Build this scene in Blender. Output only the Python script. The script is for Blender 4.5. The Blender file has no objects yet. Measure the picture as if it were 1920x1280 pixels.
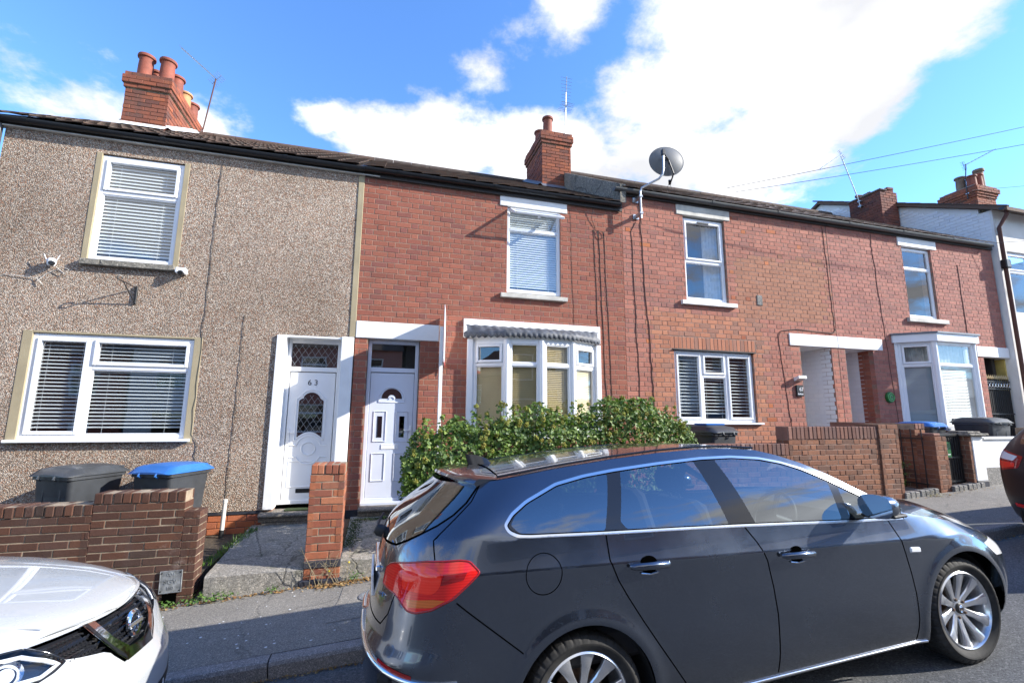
import bpy, bmesh, math, random, bisect
from mathutils import Vector, Matrix
from mathutils.geometry import delaunay_2d_cdt

random.seed(7)
scene = bpy.context.scene
COL = scene.collection
R = math.radians

# ---------------------------------------------------------------- camera
EYE = Vector((0, 0, 1.78))
PITCH, YAW, ROLL = R(9.045), R(15.77), R(0.4)
fw = Vector((math.sin(YAW)*math.cos(PITCH), math.cos(YAW)*math.cos(PITCH), math.sin(PITCH)))
rt = Vector((math.cos(YAW), -math.sin(YAW), 0))
up = rt.cross(fw)
rt2 = math.cos(ROLL)*rt+math.sin(ROLL)*up
up2 = -math.sin(ROLL)*rt+math.cos(ROLL)*up
cam_data = bpy.data.cameras.new('camera')
cam = bpy.data.objects.new('camera', cam_data)
COL.objects.link(cam)
m = Matrix((rt2, up2, -fw)).transposed().to_4x4()
m.translation = EYE
cam.matrix_world = m
cam_data.sensor_width = 36
cam_data.lens = 873.7/1920*36
cam_data.clip_start = .05
cam_data.clip_end = 3000
scene.camera = cam

# ---------------------------------------------------------------- light
TO_SUN = Vector((.84, -.32, .46)).normalized()
SUN_EL = math.asin(TO_SUN.z)
SUN_ROT = math.atan2(TO_SUN.x, TO_SUN.y)
sun_data = bpy.data.lights.new('sun', 'SUN')
sun_data.energy = 3.2
sun_data.angle = R(.55)
sun_data.color = (1, .95, .87)
sun = bpy.data.objects.new('sun', sun_data)
sun.rotation_euler = TO_SUN.to_track_quat('Z', 'Y').to_euler()
sun.location = (0, 0, 30)
COL.objects.link(sun)

def pixdir(x, y):
    return (fw+(x-960)/873.7*rt2-(y-640)/873.7*up2).normalized()

world = bpy.data.worlds.new('World')
scene.world = world
world.use_nodes = True
nt = world.node_tree
nt.nodes.clear()
def wn(t, **k):
    n = nt.nodes.new(t)
    for a, b in k.items(): setattr(n, a, b)
    return n
def wmath(op, a, b=None, c=None, clamp=False):
    n = wn('ShaderNodeMath', operation=op, use_clamp=clamp)
    for i, v in enumerate((a, b, c)):
        if v is None: continue
        if isinstance(v, (int, float)): n.inputs[i].default_value = v
        else: nt.links.new(v, n.inputs[i])
    return n.outputs[0]
def wvec(op, a, b=None, out=0):
    n = wn('ShaderNodeVectorMath', operation=op)
    for i, v in enumerate((a, b)):
        if v is None: continue
        if isinstance(v, (tuple, Vector)): n.inputs[i].default_value = tuple(v)
        else: nt.links.new(v, n.inputs[i])
    return n.outputs[out]
sky = wn('ShaderNodeTexSky', sky_type='NISHITA', sun_disc=False)
sky.sun_elevation = SUN_EL
sky.sun_rotation = SUN_ROT
sky.altitude = 100
sky.air_density = 1.0
sky.dust_density = .1
sky.ozone_density = 2.2
tc = wn('ShaderNodeTexCoord')
dirv = wvec('NORMALIZE', tc.outputs['Generated'])
sep = wn('ShaderNodeSeparateXYZ'); nt.links.new(dirv, sep.inputs[0])
# clouds lie on a flat layer overhead: direction / height
hz = wmath('ADD', wmath('MAXIMUM', sep.outputs[2], 0.0), .22)
comb = wn('ShaderNodeCombineXYZ')
nt.links.new(wmath('DIVIDE', sep.outputs[0], hz), comb.inputs[0])
nt.links.new(wmath('DIVIDE', sep.outputs[1], hz), comb.inputs[1])
lay = comb.outputs[0]
def wnoise(scale, detail, rough, off):
    n = wn('ShaderNodeTexNoise', noise_dimensions='3D')
    n.inputs['Scale'].default_value = scale; n.inputs['Detail'].default_value = detail
    n.inputs['Roughness'].default_value = rough
    nt.links.new(wvec('ADD', lay, off), n.inputs['Vector'])
    return n.outputs[0]
def layer_pt(d):
    h = max(d.z, 0)+.22
    return Vector((d.x/h, d.y/h, 0))
big = wnoise(1.15, 3, .5, (3.1, 7.7, 0))
fine = wnoise(4.2, 11, .62, (1.3, 2.9, 0))
# cumulus banks: centre pixel of the bank in the view, and its reach in the layer
BANKS = [((1300, 170), .17, 1.0), ((1480, 100), .22, 1.0), ((1230, 300), .17, 1.0), ((1420, 290), .19, 1.0), ((1640, 60), .15, .95), ((1560, 200), .15, .9), ((1330, 40), .14, .9), ((1770, 40), .08, .6),
         ((720, 270), .13, .95), ((850, 280), .17, 1.0), ((970, 290), .15, 1.0), ((1090, 300), .10, .95), ((610, 220), .07, .7),
         ((150, 190), .13, .62), ((400, 240), .10, .55), ((1060, 15), .10, .7), ((900, 165), .08, .5), ((780, 170), .06, .45)]
dens = None
for (px, py), rad, amp in BANKS:
    p = layer_pt(pixdir(px, py))
    dist = wvec('DISTANCE', lay, p, out=1)
    b = wmath('MULTIPLY', wmath('SUBTRACT', 1.0, wmath('DIVIDE', dist, rad*1.75), clamp=True), amp)
    dens = b if dens is None else wmath('MAXIMUM', dens, b)
# the rest of the sky (behind the camera too) carries scattered cumulus of the same kind
pc = layer_pt(pixdir(960, 200))
away = wmath('MULTIPLY', wmath('SUBTRACT', wvec('DISTANCE', lay, pc, out=1), 1.25), 2.0, clamp=True)
scatter = wmath('MULTIPLY', wmath('MULTIPLY', wmath('SUBTRACT', big, .38), 4.0, clamp=True), wmath('MULTIPLY', away, .8))
dens = wmath('MAXIMUM', dens, scatter)
edge = wmath('ADD', wmath('MULTIPLY', dens, 1.0), wmath('MULTIPLY', wmath('SUBTRACT', fine, .5), 1.5))
mask = wn('ShaderNodeMapRange', interpolation_type='SMOOTHSTEP')
nt.links.new(edge, mask.inputs[0])
mask.inputs[1].default_value = .22; mask.inputs[2].default_value = .58
shade = wnoise(2.0, 5, .5, (9.3, 4.1, 0))
cl = wn('ShaderNodeMapRange'); nt.links.new(wmath('ADD', wmath('MULTIPLY', shade, .7), wmath('MULTIPLY', edge, -.12)), cl.inputs[0])
cl.inputs[1].default_value = .13; cl.inputs[2].default_value = .36
cl.inputs[3].default_value = 1.12; cl.inputs[4].default_value = .62
SKY_STRENGTH = .15
tint = wn('ShaderNodeMix', data_type='RGBA', blend_type='MULTIPLY'); tint.inputs[0].default_value = 1
nt.links.new(sky.outputs[0], tint.inputs[6]); tint.inputs[7].default_value = (.47, .68, .95, 1)
mix = wn('ShaderNodeMix', data_type='RGBA')
nt.links.new(wmath('MULTIPLY', mask.outputs[0], .97), mix.inputs[0])
nt.links.new(tint.outputs[2], mix.inputs[6])
cc = wn('ShaderNodeCombineXYZ')
CLOUD = .48/SKY_STRENGTH
for i, k in enumerate((1.0, 1.0, 1.015)):
    nt.links.new(wmath('MULTIPLY', cl.outputs[0], CLOUD*k), cc.inputs[i])
nt.links.new(cc.outputs[0], mix.inputs[7])
bg = wn('ShaderNodeBackground'); bg.inputs[1].default_value = SKY_STRENGTH
nt.links.new(mix.outputs[2], bg.inputs[0])
wo = wn('ShaderNodeOutputWorld'); nt.links.new(bg.outputs[0], wo.inputs[0])

vs = scene.view_settings
vs.view_transform = 'Standard'
vs.look = 'None'
vs.gamma = 1
vs.exposure = 1.65

# ---------------------------------------------------------------- helpers
ORIGIN = {}
def tag(o, label=None, cat=None, group=None, kind=None):
    if label: o['label'] = label
    if cat: o['category'] = cat
    if group: o['group'] = group
    if kind: o['kind'] = kind
    return o
def thing(name, label, cat, loc=(0, 0, 0), group=None):
    o = bpy.data.objects.new(name, None)
    o.empty_display_size = .1
    o.location = loc
    COL.objects.link(o)
    ORIGIN[o] = Vector(loc)
    return tag(o, label, cat, group)
def link(name, me, parent=None, mat=None):
    """mesh in world coordinates -> object; children keep their place under an unrotated parent"""
    if mat is not None and not me.materials: me.materials.append(mat)
    o = bpy.data.objects.new(name, me)
    COL.objects.link(o)
    if parent is not None:
        o.parent = parent
        o.matrix_parent_inverse = Matrix.Translation(-ORIGIN.get(parent, Vector((0, 0, 0))))
    ORIGIN[o] = Vector((0, 0, 0)) if parent is None else ORIGIN.get(parent, Vector((0, 0, 0)))*0
    return o
def smooth(me, angle=None):
    for p in me.polygons: p.use_smooth = True
    if angle is not None:
        bm = bmesh.new(); bm.from_mesh(me)
        for e in bm.edges:
            if len(e.link_faces) == 2 and e.calc_face_angle(0) > angle: e.smooth = False
        bm.to_mesh(me); bm.free()

class MB:
    """collects shapes into one mesh"""
    def __init__(self): self.v = []; self.f = []; self.rnd = []
    def add(self, v, f, M=None, r=0.0):
        b = len(self.v)
        self.v += [tuple(M @ Vector(p)) if M is not None else tuple(p) for p in v]
        self.f += [tuple(i+b for i in q) for q in f]
        self.rnd += [r]*len(f)
        return self
    def box(self, x0, x1, y0, y1, z0, z1, M=None, bev=0.0, r=0.0):
        if bev <= 0:
            v = [(x, y, z) for z in (z0, z1) for y in (y0, y1) for x in (x0, x1)]
            return self.add(v, [(0, 2, 3, 1), (4, 5, 7, 6), (0, 1, 5, 4), (2, 6, 7, 3), (0, 4, 6, 2), (1, 3, 7, 5)], M, r)
        b = min(bev, (x1-x0)*.45, (y1-y0)*.45, (z1-z0)*.45)
        bm = bmesh.new()
        bmesh.ops.create_cube(bm, size=1)
        for q in bm.verts:
            q.co = Vector(((x0+x1)/2+q.co.x*(x1-x0), (y0+y1)/2+q.co.y*(y1-y0), (z0+z1)/2+q.co.z*(z1-z0)))
        bmesh.ops.bevel(bm, geom=list(bm.edges), offset=b, segments=1, affect='EDGES')
        bm.verts.index_update()
        self.add([q.co[:] for q in bm.verts], [[q.index for q in f.verts] for f in bm.faces], M, r)
        bm.free()
        return self
    def prism(self, poly, a0, a1, axis='y', M=None, r=0.0):
        """polygon in the two other axes (x,z for 'y'; y,z for 'x'; x,y for 'z'), extruded along axis"""
        def P(u, w, a): return {'y': (u, a, w), 'x': (a, u, w), 'z': (u, w, a)}[axis]
        n = len(poly)
        v = [P(u, w, a0) for u, w in poly]+[P(u, w, a1) for u, w in poly]
        area = sum(poly[i][0]*poly[(i+1) % n][1]-poly[(i+1) % n][0]*poly[i][1] for i in range(n))
        f = [tuple(range(n)), tuple(range(2*n-1, n-1, -1))]+[(i, i+n, (i+1) % n+n, (i+1) % n) for i in range(n)]
        if (area < 0) != (axis == 'y'): pass
        flip = (area > 0) if axis in ('x', 'z') else (area < 0)
        if (a1 < a0): flip = not flip
        if flip: f = [q[::-1] for q in f]
        return self.add(v, f, M, r)
    def tube(self, pts, rad, n=8, cap=True, M=None):
        pts = [Vector(p) for p in pts]
        rads = rad if isinstance(rad, (list, tuple)) else [rad]*len(pts)
        rings = []; prev = None
        for i, p in enumerate(pts):
            d = (pts[min(i+1, len(pts)-1)]-pts[max(i-1, 0)])
            if d.length < 1e-9: d = Vector((0, 0, 1))
            d.normalize()
            if prev is None:
                a = d.orthogonal().normalized()
            else:
                a = (prev-d*prev.dot(d))
                a = a.normalized() if a.length > 1e-6 else d.orthogonal().normalized()
            prev = a
            b = d.cross(a)
            rings.append([p+(a*math.cos(2*math.pi*k/n)+b*math.sin(2*math.pi*k/n))*rads[i] for k in range(n)])
        v = [q for r_ in rings for q in r_]
        f = []
        for i in range(len(rings)-1):
            for k in range(n):
                f.append((i*n+k, i*n+(k+1) % n, (i+1)*n+(k+1) % n, (i+1)*n+k))
        if cap:
            f.append(tuple(range(n-1, -1, -1))); f.append(tuple((len(rings)-1)*n+k for k in range(n)))
        return self.add(v, f, M)
    def lathe(self, prof, n=24, M=None, caps=True):
        """profile [(r, z)] turned about z"""
        v = []; f = []
        for r_, z in prof:
            v += [(r_*math.cos(2*math.pi*k/n), r_*math.sin(2*math.pi*k/n), z) for k in range(n)]
        for i in range(len(prof)-1):
            for k in range(n):
                f.append((i*n+k, i*n+(k+1) % n, (i+1)*n+(k+1) % n, (i+1)*n+k))
        if caps and prof[0][0] > 1e-5: f.append(tuple(range(n-1, -1, -1)))
        if caps and prof[-1][0] > 1e-5: f.append(tuple((len(prof)-1)*n+k for k in range(n)))
        return self.add(v, f, M)
    def grid(self, rows):
        n = len(rows[0]); b = [p for r_ in rows for p in r_]
        f = [(i*n+k, i*n+k+1, (i+1)*n+k+1, (i+1)*n+k) for i in range(len(rows)-1) for k in range(n-1)]
        return self.add(b, f)
    def mesh(self, name):
        me = bpy.data.meshes.new(name)
        me.from_pydata(self.v, [], self.f)
        if any(self.rnd):
            a = me.attributes.new('rnd', 'FLOAT', 'FACE')
            a.data.foreach_set('value', self.rnd)
        me.update()
        return me
    def build(self, name, mat, parent=None, sm=None):
        me = self.mesh(name)
        if sm is not None: smooth(me, sm)
        return link(name, me, parent, mat)
def fix_normals(o):
    bm = bmesh.new(); bm.from_mesh(o.data)
    bmesh.ops.recalc_face_normals(bm, faces=bm.faces)
    bm.to_mesh(o.data); bm.free()
    return o
def box(name, mat, parent, x0, x1, y0, y1, z0, z1, bev=.004):
    return MB().box(x0, x1, y0, y1, z0, z1, bev=bev).build(name, mat, parent)
def text(name, body, size, mat, parent, M, depth=.002, align='CENTER'):
    cu = bpy.data.curves.new(name, 'FONT')
    cu.body = body; cu.size = size; cu.extrude = depth; cu.align_x = align; cu.align_y = 'CENTER'
    o = bpy.data.objects.new(name+'_tmp', cu)
    COL.objects.link(o)
    dg = bpy.context.evaluated_depsgraph_get()
    me = bpy.data.meshes.new_from_object(o.evaluated_get(dg))
    bpy.data.objects.remove(o)
    me.transform(M)
    me.name = name
    return link(name, me, parent, mat)
FRONT = Matrix(((1, 0, 0, 0), (0, 0, -1, 0), (0, 1, 0, 0), (0, 0, 0, 1)))   # text plane facing -Y
# ---------------------------------------------------------------- materials
MATS = {}
class NT:
    def __init__(self, name):
        self.m = bpy.data.materials.new(name); self.m.use_nodes = True
        self.t = self.m.node_tree; self.t.nodes.clear()
        self.out = self.n('ShaderNodeOutputMaterial')
    def n(self, t, ins=None, **k):
        nd = self.t.nodes.new(t)
        for a, b in k.items(): setattr(nd, a, b)
        for a, b in (ins or {}).items(): self.set(nd.inputs[a], b)
        return nd
    def set(self, sock, v):
        if isinstance(v, bpy.types.NodeSocket): self.t.links.new(v, sock)
        elif isinstance(v, (tuple, list)) and sock.type == 'RGBA': sock.default_value = tuple(v)[:3]+(1,)
        else: sock.default_value = v
    def math(self, op, a, b=None, clamp=False):
        nd = self.n('ShaderNodeMath', operation=op, use_clamp=clamp)
        self.set(nd.inputs[0], a)
        if b is not None: self.set(nd.inputs[1], b)
        return nd.outputs[0]
    def coord(self, world=True):
        if world: return self.n('ShaderNodeNewGeometry').outputs['Position']
        return self.n('ShaderNodeTexCoord').outputs['Object']
    def scale(self, v, s):
        nd = self.n('ShaderNodeVectorMath', operation='MULTIPLY'); self.set(nd.inputs[0], v); nd.inputs[1].default_value = s
        return nd.outputs[0]
    def noise(self, v, scale, detail=4, rough=.55, out=0):
        nd = self.n('ShaderNodeTexNoise', {'Scale': scale, 'Detail': detail, 'Roughness': rough, 'Vector': v})
        return nd.outputs[out]
    def ramp(self, f, stops, interp='LINEAR'):
        nd = self.n('ShaderNodeValToRGB', {0: f}); cr = nd.color_ramp; cr.interpolation = interp
        while len(cr.elements) < len(stops): cr.elements.new(.5)
        for e, (p, c) in zip(cr.elements, stops):
            e.position = p; e.color = tuple(c)+(1,) if len(c) == 3 else c
        return nd.outputs[0]
    def mix(self, f, a, b, mode='MIX'):
        nd = self.n('ShaderNodeMix', data_type='RGBA', blend_type=mode)
        self.set(nd.inputs[0], f); self.set(nd.inputs[6], a); self.set(nd.inputs[7], b)
        return nd.outputs[2]
    def range(self, f, a, b, c=0.0, d=1.0):
        nd = self.n('ShaderNodeMapRange', {0: f, 1: a, 2: b, 3: c, 4: d}); return nd.outputs[0]
    def bump(self, h, strength=.4, dist=.01):
        return self.n('ShaderNodeBump', {'Height': h, 'Strength': strength, 'Distance': dist}).outputs[0]
    def bsdf(self, **k):
        nd = self.n('ShaderNodeBsdfPrincipled')
        for a, b in k.items(): self.set(nd.inputs[a.replace('_', ' ')], b)
        self.t.links.new(nd.outputs[0], self.out.inputs[0])
        return nd
    def rnd(self):
        at = self.n('ShaderNodeAttribute', attribute_name='rnd', attribute_type='GEOMETRY').outputs['Fac']
        ob = self.n('ShaderNodeObjectInfo').outputs['Random']
        return self.math('FRACT', self.math('ADD', at, ob))
def schlick(t, f0):
    """mirror share of a pane, the same from both of its sides"""
    lw = t.n('ShaderNodeLayerWeight', {'Blend': .5}).outputs['Facing']
    return t.math('ADD', t.math('MULTIPLY', t.math('POWER', lw, 5.0), 1-f0), f0)
def done(nt_, name): MATS[name] = nt_.m; return nt_.m

def simple(name, col, rough=.5, metal=0.0, var=.06, vscale=3.0, bump=0.0, bscale=60, coat=0.0, spec=.5, dirt=0.0):
    t = NT(name); p = t.coord()
    n = t.noise(p, vscale, 5)
    c = t.mix(t.range(n, .3, .7), [x*(1-var*2) for x in col], [min(1, x*(1+var)) for x in col])
    if dirt > 0:
        d = t.noise(p, 1.3, 8, .65)
        c = t.mix(t.math('MULTIPLY', t.range(d, .5, .75), dirt), c, (.12, .11, .09))
    k = dict(Base_Color=c, Roughness=rough, Metallic=metal, Specular_IOR_Level=spec)
    if coat: k['Coat_Weight'] = coat; k['Coat_Roughness'] = .03
    if bump: k['Normal'] = t.bump(t.noise(p, bscale, 4), bump, .004)
    t.bsdf(**k)
    return done(t, name)

def brick_mat(name, cols, stain=.35, pale=0.0, rough=.85, var=.75):
    t = NT(name); p = t.coord(); r = t.rnd()
    n = len(cols)
    base = t.ramp(r, [((i+.5)/n, c) for i, c in enumerate(cols)], 'CONSTANT' if n > 6 else 'LINEAR')
    r2 = t.math('FRACT', t.math('MULTIPLY', r, 17.31))
    base = t.mix(1.0, base, t.ramp(r2, [(0, (1-.15*var, 1-.15*var, 1-.14*var)), (.5, (1, 1, 1)), (1, (1+.13*var, 1+.12*var, 1+.10*var))]), 'MULTIPLY')
    g = t.noise(p, 55, 6, .7)
    c = t.mix(1.0, base, t.ramp(g, [(.25, (1-.3*var, 1-.3*var, 1-.3*var)), (.5, (1, 1, 1)), (.75, (1+.2*var, 1+.18*var, 1+.15*var))]), 'MULTIPLY')
    big = t.noise(p, 1.1, 6, .6)
    c = t.mix(t.math('MULTIPLY', t.range(big, .52, .74), stain), c, (.10, .075, .065))
    sk_ = t.noise(t.scale(p, (4.5, 4.5, .35)), 1.6, 6, .65)
    c = t.mix(t.math('MULTIPLY', t.range(sk_, .54, .72), stain*.9), c, (.085, .065, .06))
    if pale:
        w = t.noise(p, 2.3, 8, .7)
        c = t.mix(t.math('MULTIPLY', t.range(w, .58, .72), pale), c, (.50, .43, .38))
    h = t.math('ADD', t.math('MULTIPLY', g, .6), t.noise(p, 140, 3))
    t.bsdf(Base_Color=c, Roughness=rough, Specular_IOR_Level=.25, Normal=t.bump(h, .55, .004))
    return done(t, name)
brick_mat('brick_red', [(0.285, 0.096, 0.063), (0.305, 0.110, 0.071), (0.270, 0.092, 0.063), (0.320, 0.116, 0.075), (0.290, 0.103, 0.067), (0.250, 0.093, 0.072)], .22)
brick_mat('brick_pink', [(0.360, 0.141, 0.100), (0.390, 0.160, 0.115), (0.340, 0.132, 0.095), (0.410, 0.170, 0.121), (0.370, 0.148, 0.105), (0.310, 0.134, 0.105)], .22, .12)
brick_mat('brick_far', [(0.360, 0.145, 0.112), (0.385, 0.160, 0.123), (0.340, 0.137, 0.105), (0.400, 0.170, 0.131), (0.300, 0.127, 0.105)], .25, .12)
brick_mat('brick_patch', [(0.400, 0.165, 0.097), (0.430, 0.180, 0.105), (0.380, 0.155, 0.092), (0.450, 0.195, 0.113), (0.360, 0.160, 0.105), (0.300, 0.150, 0.105)], .10, .08)
brick_mat('brick_worn', [(0.345, 0.160, 0.101), (0.360, 0.168, 0.106), (0.335, 0.154, 0.097), (0.370, 0.174, 0.109)], .18, .20, .9, .5)
brick_mat('brick_orange', [(.42, .135, .055), (.36, .110, .055), (.47, .165, .070), (.30, .095, .055)], .1)
brick_mat('brick_garden', [(0.070, 0.034, 0.024), (0.092, 0.041, 0.026), (0.058, 0.032, 0.025), (0.110, 0.048, 0.029), (0.050, 0.033, 0.027), (0.082, 0.041, 0.030)], .30, .40)
brick_mat('brick_pier', [(.30, .105, .055), (.35, .125, .060), (.26, .085, .050), (.20, .085, .060), (.38, .150, .080)], .40, .15)
brick_mat('brick_wall67', [(0.200, 0.089, 0.053), (0.240, 0.105, 0.060), (0.165, 0.079, 0.051), (0.270, 0.121, 0.068), (0.140, 0.074, 0.051)], .30, .22)
brick_mat('brick_coping', [(.17, .085, .065), (.21, .100, .070), (.14, .080, .068), (.24, .125, .095)], .45, .40)
brick_mat('brick_chimney', [(.27, .085, .048), (.20, .070, .046), (.33, .105, .052), (.14, .062, .048), (.23, .080, .050)], .55, .05)
brick_mat('brick_chimney_dark', [(.19, .070, .050), (.15, .062, .050), (.23, .080, .052), (.12, .058, .050)], .45)
brick_mat('brick_blue', [(.035, .038, .050), (.045, .045, .055), (.030, .032, .040)], .2, .2, .55)
brick_mat('brick_white', [(.78, .79, .80), (.74, .75, .77), (.80, .80, .80)], .03, 0, .7, .12)
simple('mortar_buff', (.31, .20, .145), .95, var=.18, vscale=14, bump=.5, bscale=160)
simple('mortar_dark', (.30, .235, .165), .95, var=.25, vscale=9, bump=.5, bscale=160)
simple('mortar_grey', (.27, .175, .135), .95, var=.2, vscale=11, bump=.5, bscale=160)
simple('mortar_white', (.70, .71, .73), .95, var=.04)

t = NT('pebbledash'); p = t.coord()
vo = t.n('ShaderNodeTexVoronoi', {'Scale': 78, 'Randomness': 1.0, 'Vector': p}, feature='F1')
cs = t.n('ShaderNodeSeparateColor', {0: vo.outputs['Color']})
st = t.ramp(cs.outputs[0], [(0, (.17, .12, .09)), (.12, (.38, .22, .15)), (.28, (.50, .41, .33)), (.46, (.60, .53, .45)), (.64, (.40, .37, .34)), (.77, (.74, .69, .62)), (.90, (.50, .35, .26))], 'CONSTANT')
gap = t.range(vo.outputs['Distance'], .30, .62)
c = t.mix(t.math('MULTIPLY', gap, .75), st, (.16, .135, .11))
dirt = t.noise(p, .9, 6, .6)
c = t.mix(1.0, c, t.ramp(dirt, [(.30, (.80, .74, .68)), (.5, (1.02, .96, .90)), (.68, (1.17, 1.10, 1.03))]), 'MULTIPLY')
streak = t.noise(t.scale(p, (3.5, 1, .25)), 2.2, 5, .6)
c = t.mix(t.math('MULTIPLY', t.range(streak, .58, .75), .28), c, (.14, .12, .10))
hh = t.math('SUBTRACT', t.math('MULTIPLY', cs.outputs[1], .5), vo.outputs['Distance'])
t.bsdf(Base_Color=c, Roughness=.85, Specular_IOR_Level=.3, Normal=t.bump(hh, 1.0, .010))
done(t, 'pebbledash')

simple('upvc', (.80, .81, .83), .28, var=.015, dirt=.04)
simple('upvc_shade_blue', (.62, .66, .76), .35, var=.02, dirt=.05)  # white uPVC with the bluish shade of the recess put into its colour
simple('white_paint', (.80, .80, .79), .55, var=.03, vscale=5, bump=.12, bscale=40, dirt=.07)
simple('cream_sill', (.58, .56, .50), .75, var=.10, vscale=7, bump=.3, bscale=70, dirt=.45)
simple('render_beige', (.36, .30, .19), .85, var=.08, bump=.25, bscale=90, dirt=.12)
simple('render_white', (.74, .73, .70), .85, var=.05, vscale=1.5, bump=.4, bscale=40, dirt=.12)
simple('gutter_black', (.012, .013, .015), .32)
simple('gutter_grey', (.085, .088, .086), .45, var=.12, dirt=.15)
simple('fascia_dark', (.030, .024, .020), .6)
simple('timber_black', (.02, .02, .022), .5)
simple('lead', (.17, .19, .22), .5, metal=.3, var=.12)
simple('lead_awning', (.085, .095, .115), .62, var=.30, vscale=9, bump=.4, bscale=25, dirt=.25)
simple('terracotta', (.25, .068, .040), .75, var=.2, vscale=6, bump=.2, dirt=.45)
simple('terracotta_buff', (.48, .24, .10), .75, var=.12, vscale=6, dirt=.25)
simple('soot_pot', (.20, .14, .095), .8, var=.2, vscale=6, dirt=.4)
simple('flaunching', (.30, .27, .23), .95, var=.2, bump=.5)
simple('flashing_white', (.78, .78, .77), .7, var=.05)
simple('galv', (.42, .44, .46), .35, metal=.8, var=.1, vscale=20)
simple('alu_white', (.62, .62, .60), .5, metal=.2)
simple('iron_black', (.012, .012, .013), .42)
simple('cable_black', (.012, .011, .011), .6)
simple('cable_brown', (.09, .035, .025), .7)
simple('cable_white', (.62, .60, .55), .6)
simple('dish_grey', (.15, .155, .16), .55, var=.04)
simple('plastic_black', (.018, .018, .019), .45, bump=.15, bscale=200)
simple('plastic_white', (.78, .79, .80), .35)
simple('bin_body', (.040, .044, .050), .42, var=.15, vscale=6, bump=.1, bscale=90, dirt=.10)
simple('bin_lid', (.050, .055, .062), .36, var=.2, vscale=4, bump=.1, bscale=60, dirt=.12)
simple('bin_blue', (.030, .15, .46), .36, var=.12, vscale=4, dirt=.08)
simple('sign_black', (.015, .015, .015), .35)
simple('sign_green', (.012, .12, .022), .35)
simple('sign_green_light', (.10, .42, .12), .4)
simple('board_white', (.80, .80, .80), .45, var=.02)
simple('board_red', (.55, .06, .07), .5)
simple('blind_white', (.66, .68, .69), .5, var=.03)
simple('blind_cream', (.60, .47, .25), .6, var=.06)
simple('curtain', (.50, .48, .45), .9, var=.12, vscale=12)
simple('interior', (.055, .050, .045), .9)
simple('yellow_plaster', (.55, .42, .12), .9, var=.1)
simple('cast_iron_plate', (.40, .42, .43), .5, metal=.6, var=.25, vscale=20, bump=.3)
simple('leadwork', (.30, .31, .32), .5, metal=.4)

t = NT('window_glass')
gl = t.n('ShaderNodeBsdfGlossy', {'Roughness': .012, 'Color': (1, 1, 1)})
wob = t.noise(t.coord(), 1.6, 2)
gl.inputs['Normal'].default_value = (0, 0, 0)
t.t.links.new(t.bump(wob, .06, .02), gl.inputs['Normal'])
tr = t.n('ShaderNodeBsdfTransparent', {'Color': (.93, .96, .96)})
ms = t.n('ShaderNodeMixShader', {0: schlick(t, .13), 1: tr.outputs[0], 2: gl.outputs[0]})
t.t.links.new(ms.outputs[0], t.out.inputs[0])
done(t, 'window_glass')
def car_glass(name, tint, ior):
    t = NT(name)
    gl = t.n('ShaderNodeBsdfGlossy', {'Roughness': .008, 'Color': (.92, .97, 1)})
    tr = t.n('ShaderNodeBsdfTransparent', {'Color': tint})
    ms = t.n('ShaderNodeMixShader', {0: schlick(t, ior), 1: tr.outputs[0], 2: gl.outputs[0]})
    t.t.links.new(ms.outputs[0], t.out.inputs[0])
    return done(t, name)
car_glass('car_glass', (.62, .68, .69), .20)
car_glass('car_glass_dark', (.16, .20, .22), .22)
car_glass('lamp_glass', (.90, .92, .94), .05)

def paint(name, col, flake, rough=.32, metal=.55, coat=1.0):
    t = NT(name); p = t.coord(False)
    f = t.n('ShaderNodeTexVoronoi', {'Scale': 900, 'Vector': p}).outputs['Color']
    sp = t.n('ShaderNodeSeparateColor', {0: f}).outputs[0]
    c = t.mix(t.math('MULTIPLY', sp, flake), col, [min(1, x*2.2+.02) for x in col])
    d = t.noise(p, 2.0, 7, .65)
    r_ = t.range(d, .4, .75, rough, rough+.12)
    dust = t.noise(p, 60, 4, .7)
    c = t.mix(t.math('MULTIPLY', t.range(dust, .62, .80), .10), c, (.30, .28, .25))
    zz = t.n('ShaderNodeSeparateXYZ', {0: p}).outputs[2]
    film = t.math('MULTIPLY', t.range(zz, .62, .20), t.range(t.noise(t.scale(p, (1.2, 1, 4)), 3.0, 7, .7), .30, .75, .04, .26), True)
    c = t.mix(film, c, (.17, .155, .135))
    cr = t.math('ADD', t.range(d, .35, .8, .010, .045), t.math('MULTIPLY', film, .25))
    t.bsdf(Base_Color=c, Roughness=r_, Metallic=metal, Coat_Weight=coat, Coat_Roughness=cr, Coat_IOR=1.55)
    return done(t, name)
paint('paint_grey', (.064, .080, .110), .25, .20, .95)
paint('paint_white', (.40, .42, .435), .05, .25, 0.0)
paint('paint_black', (.004, .006, .012), .1, .35, .1, .1)
simple('car_black', (.012, .013, .016), .10)
simple('car_black_matt', (.014, .014, .015), .6, bump=.2, bscale=260)
simple('underbody', (.006, .006, .006), .9)
simple('gap_black', (.0015, .0015, .0015), 1.0, spec=0.0)
simple('blind_grey', (.46, .50, .52), .5, var=.03)
simple('chrome', (.86, .87, .88), .07, metal=1.0, var=.01)
simple('satin_chrome', (.70, .71, .72), .20, metal=1.0, var=.02)
simple('alloy', (.60, .61, .63), .24, metal=.85, var=.03, coat=.4)
simple('alloy_dark', (.05, .045, .04), .6, metal=.5)
simple('brake_rust', (.12, .075, .05), .7, metal=.5, var=.3, vscale=30)
simple('seat_cloth', (.022, .022, .024), .9, bump=.2, bscale=300)
t = NT('tyre'); p = t.coord()
t.bsdf(Base_Color=t.mix(t.range(t.noise(p, 9, 6, .7), .4, .7), (.014, .014, .014), (.040, .038, .035)), Roughness=.75, Specular_IOR_Level=.3, Normal=t.bump(t.noise(p, 220, 3), .3, .002))
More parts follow.
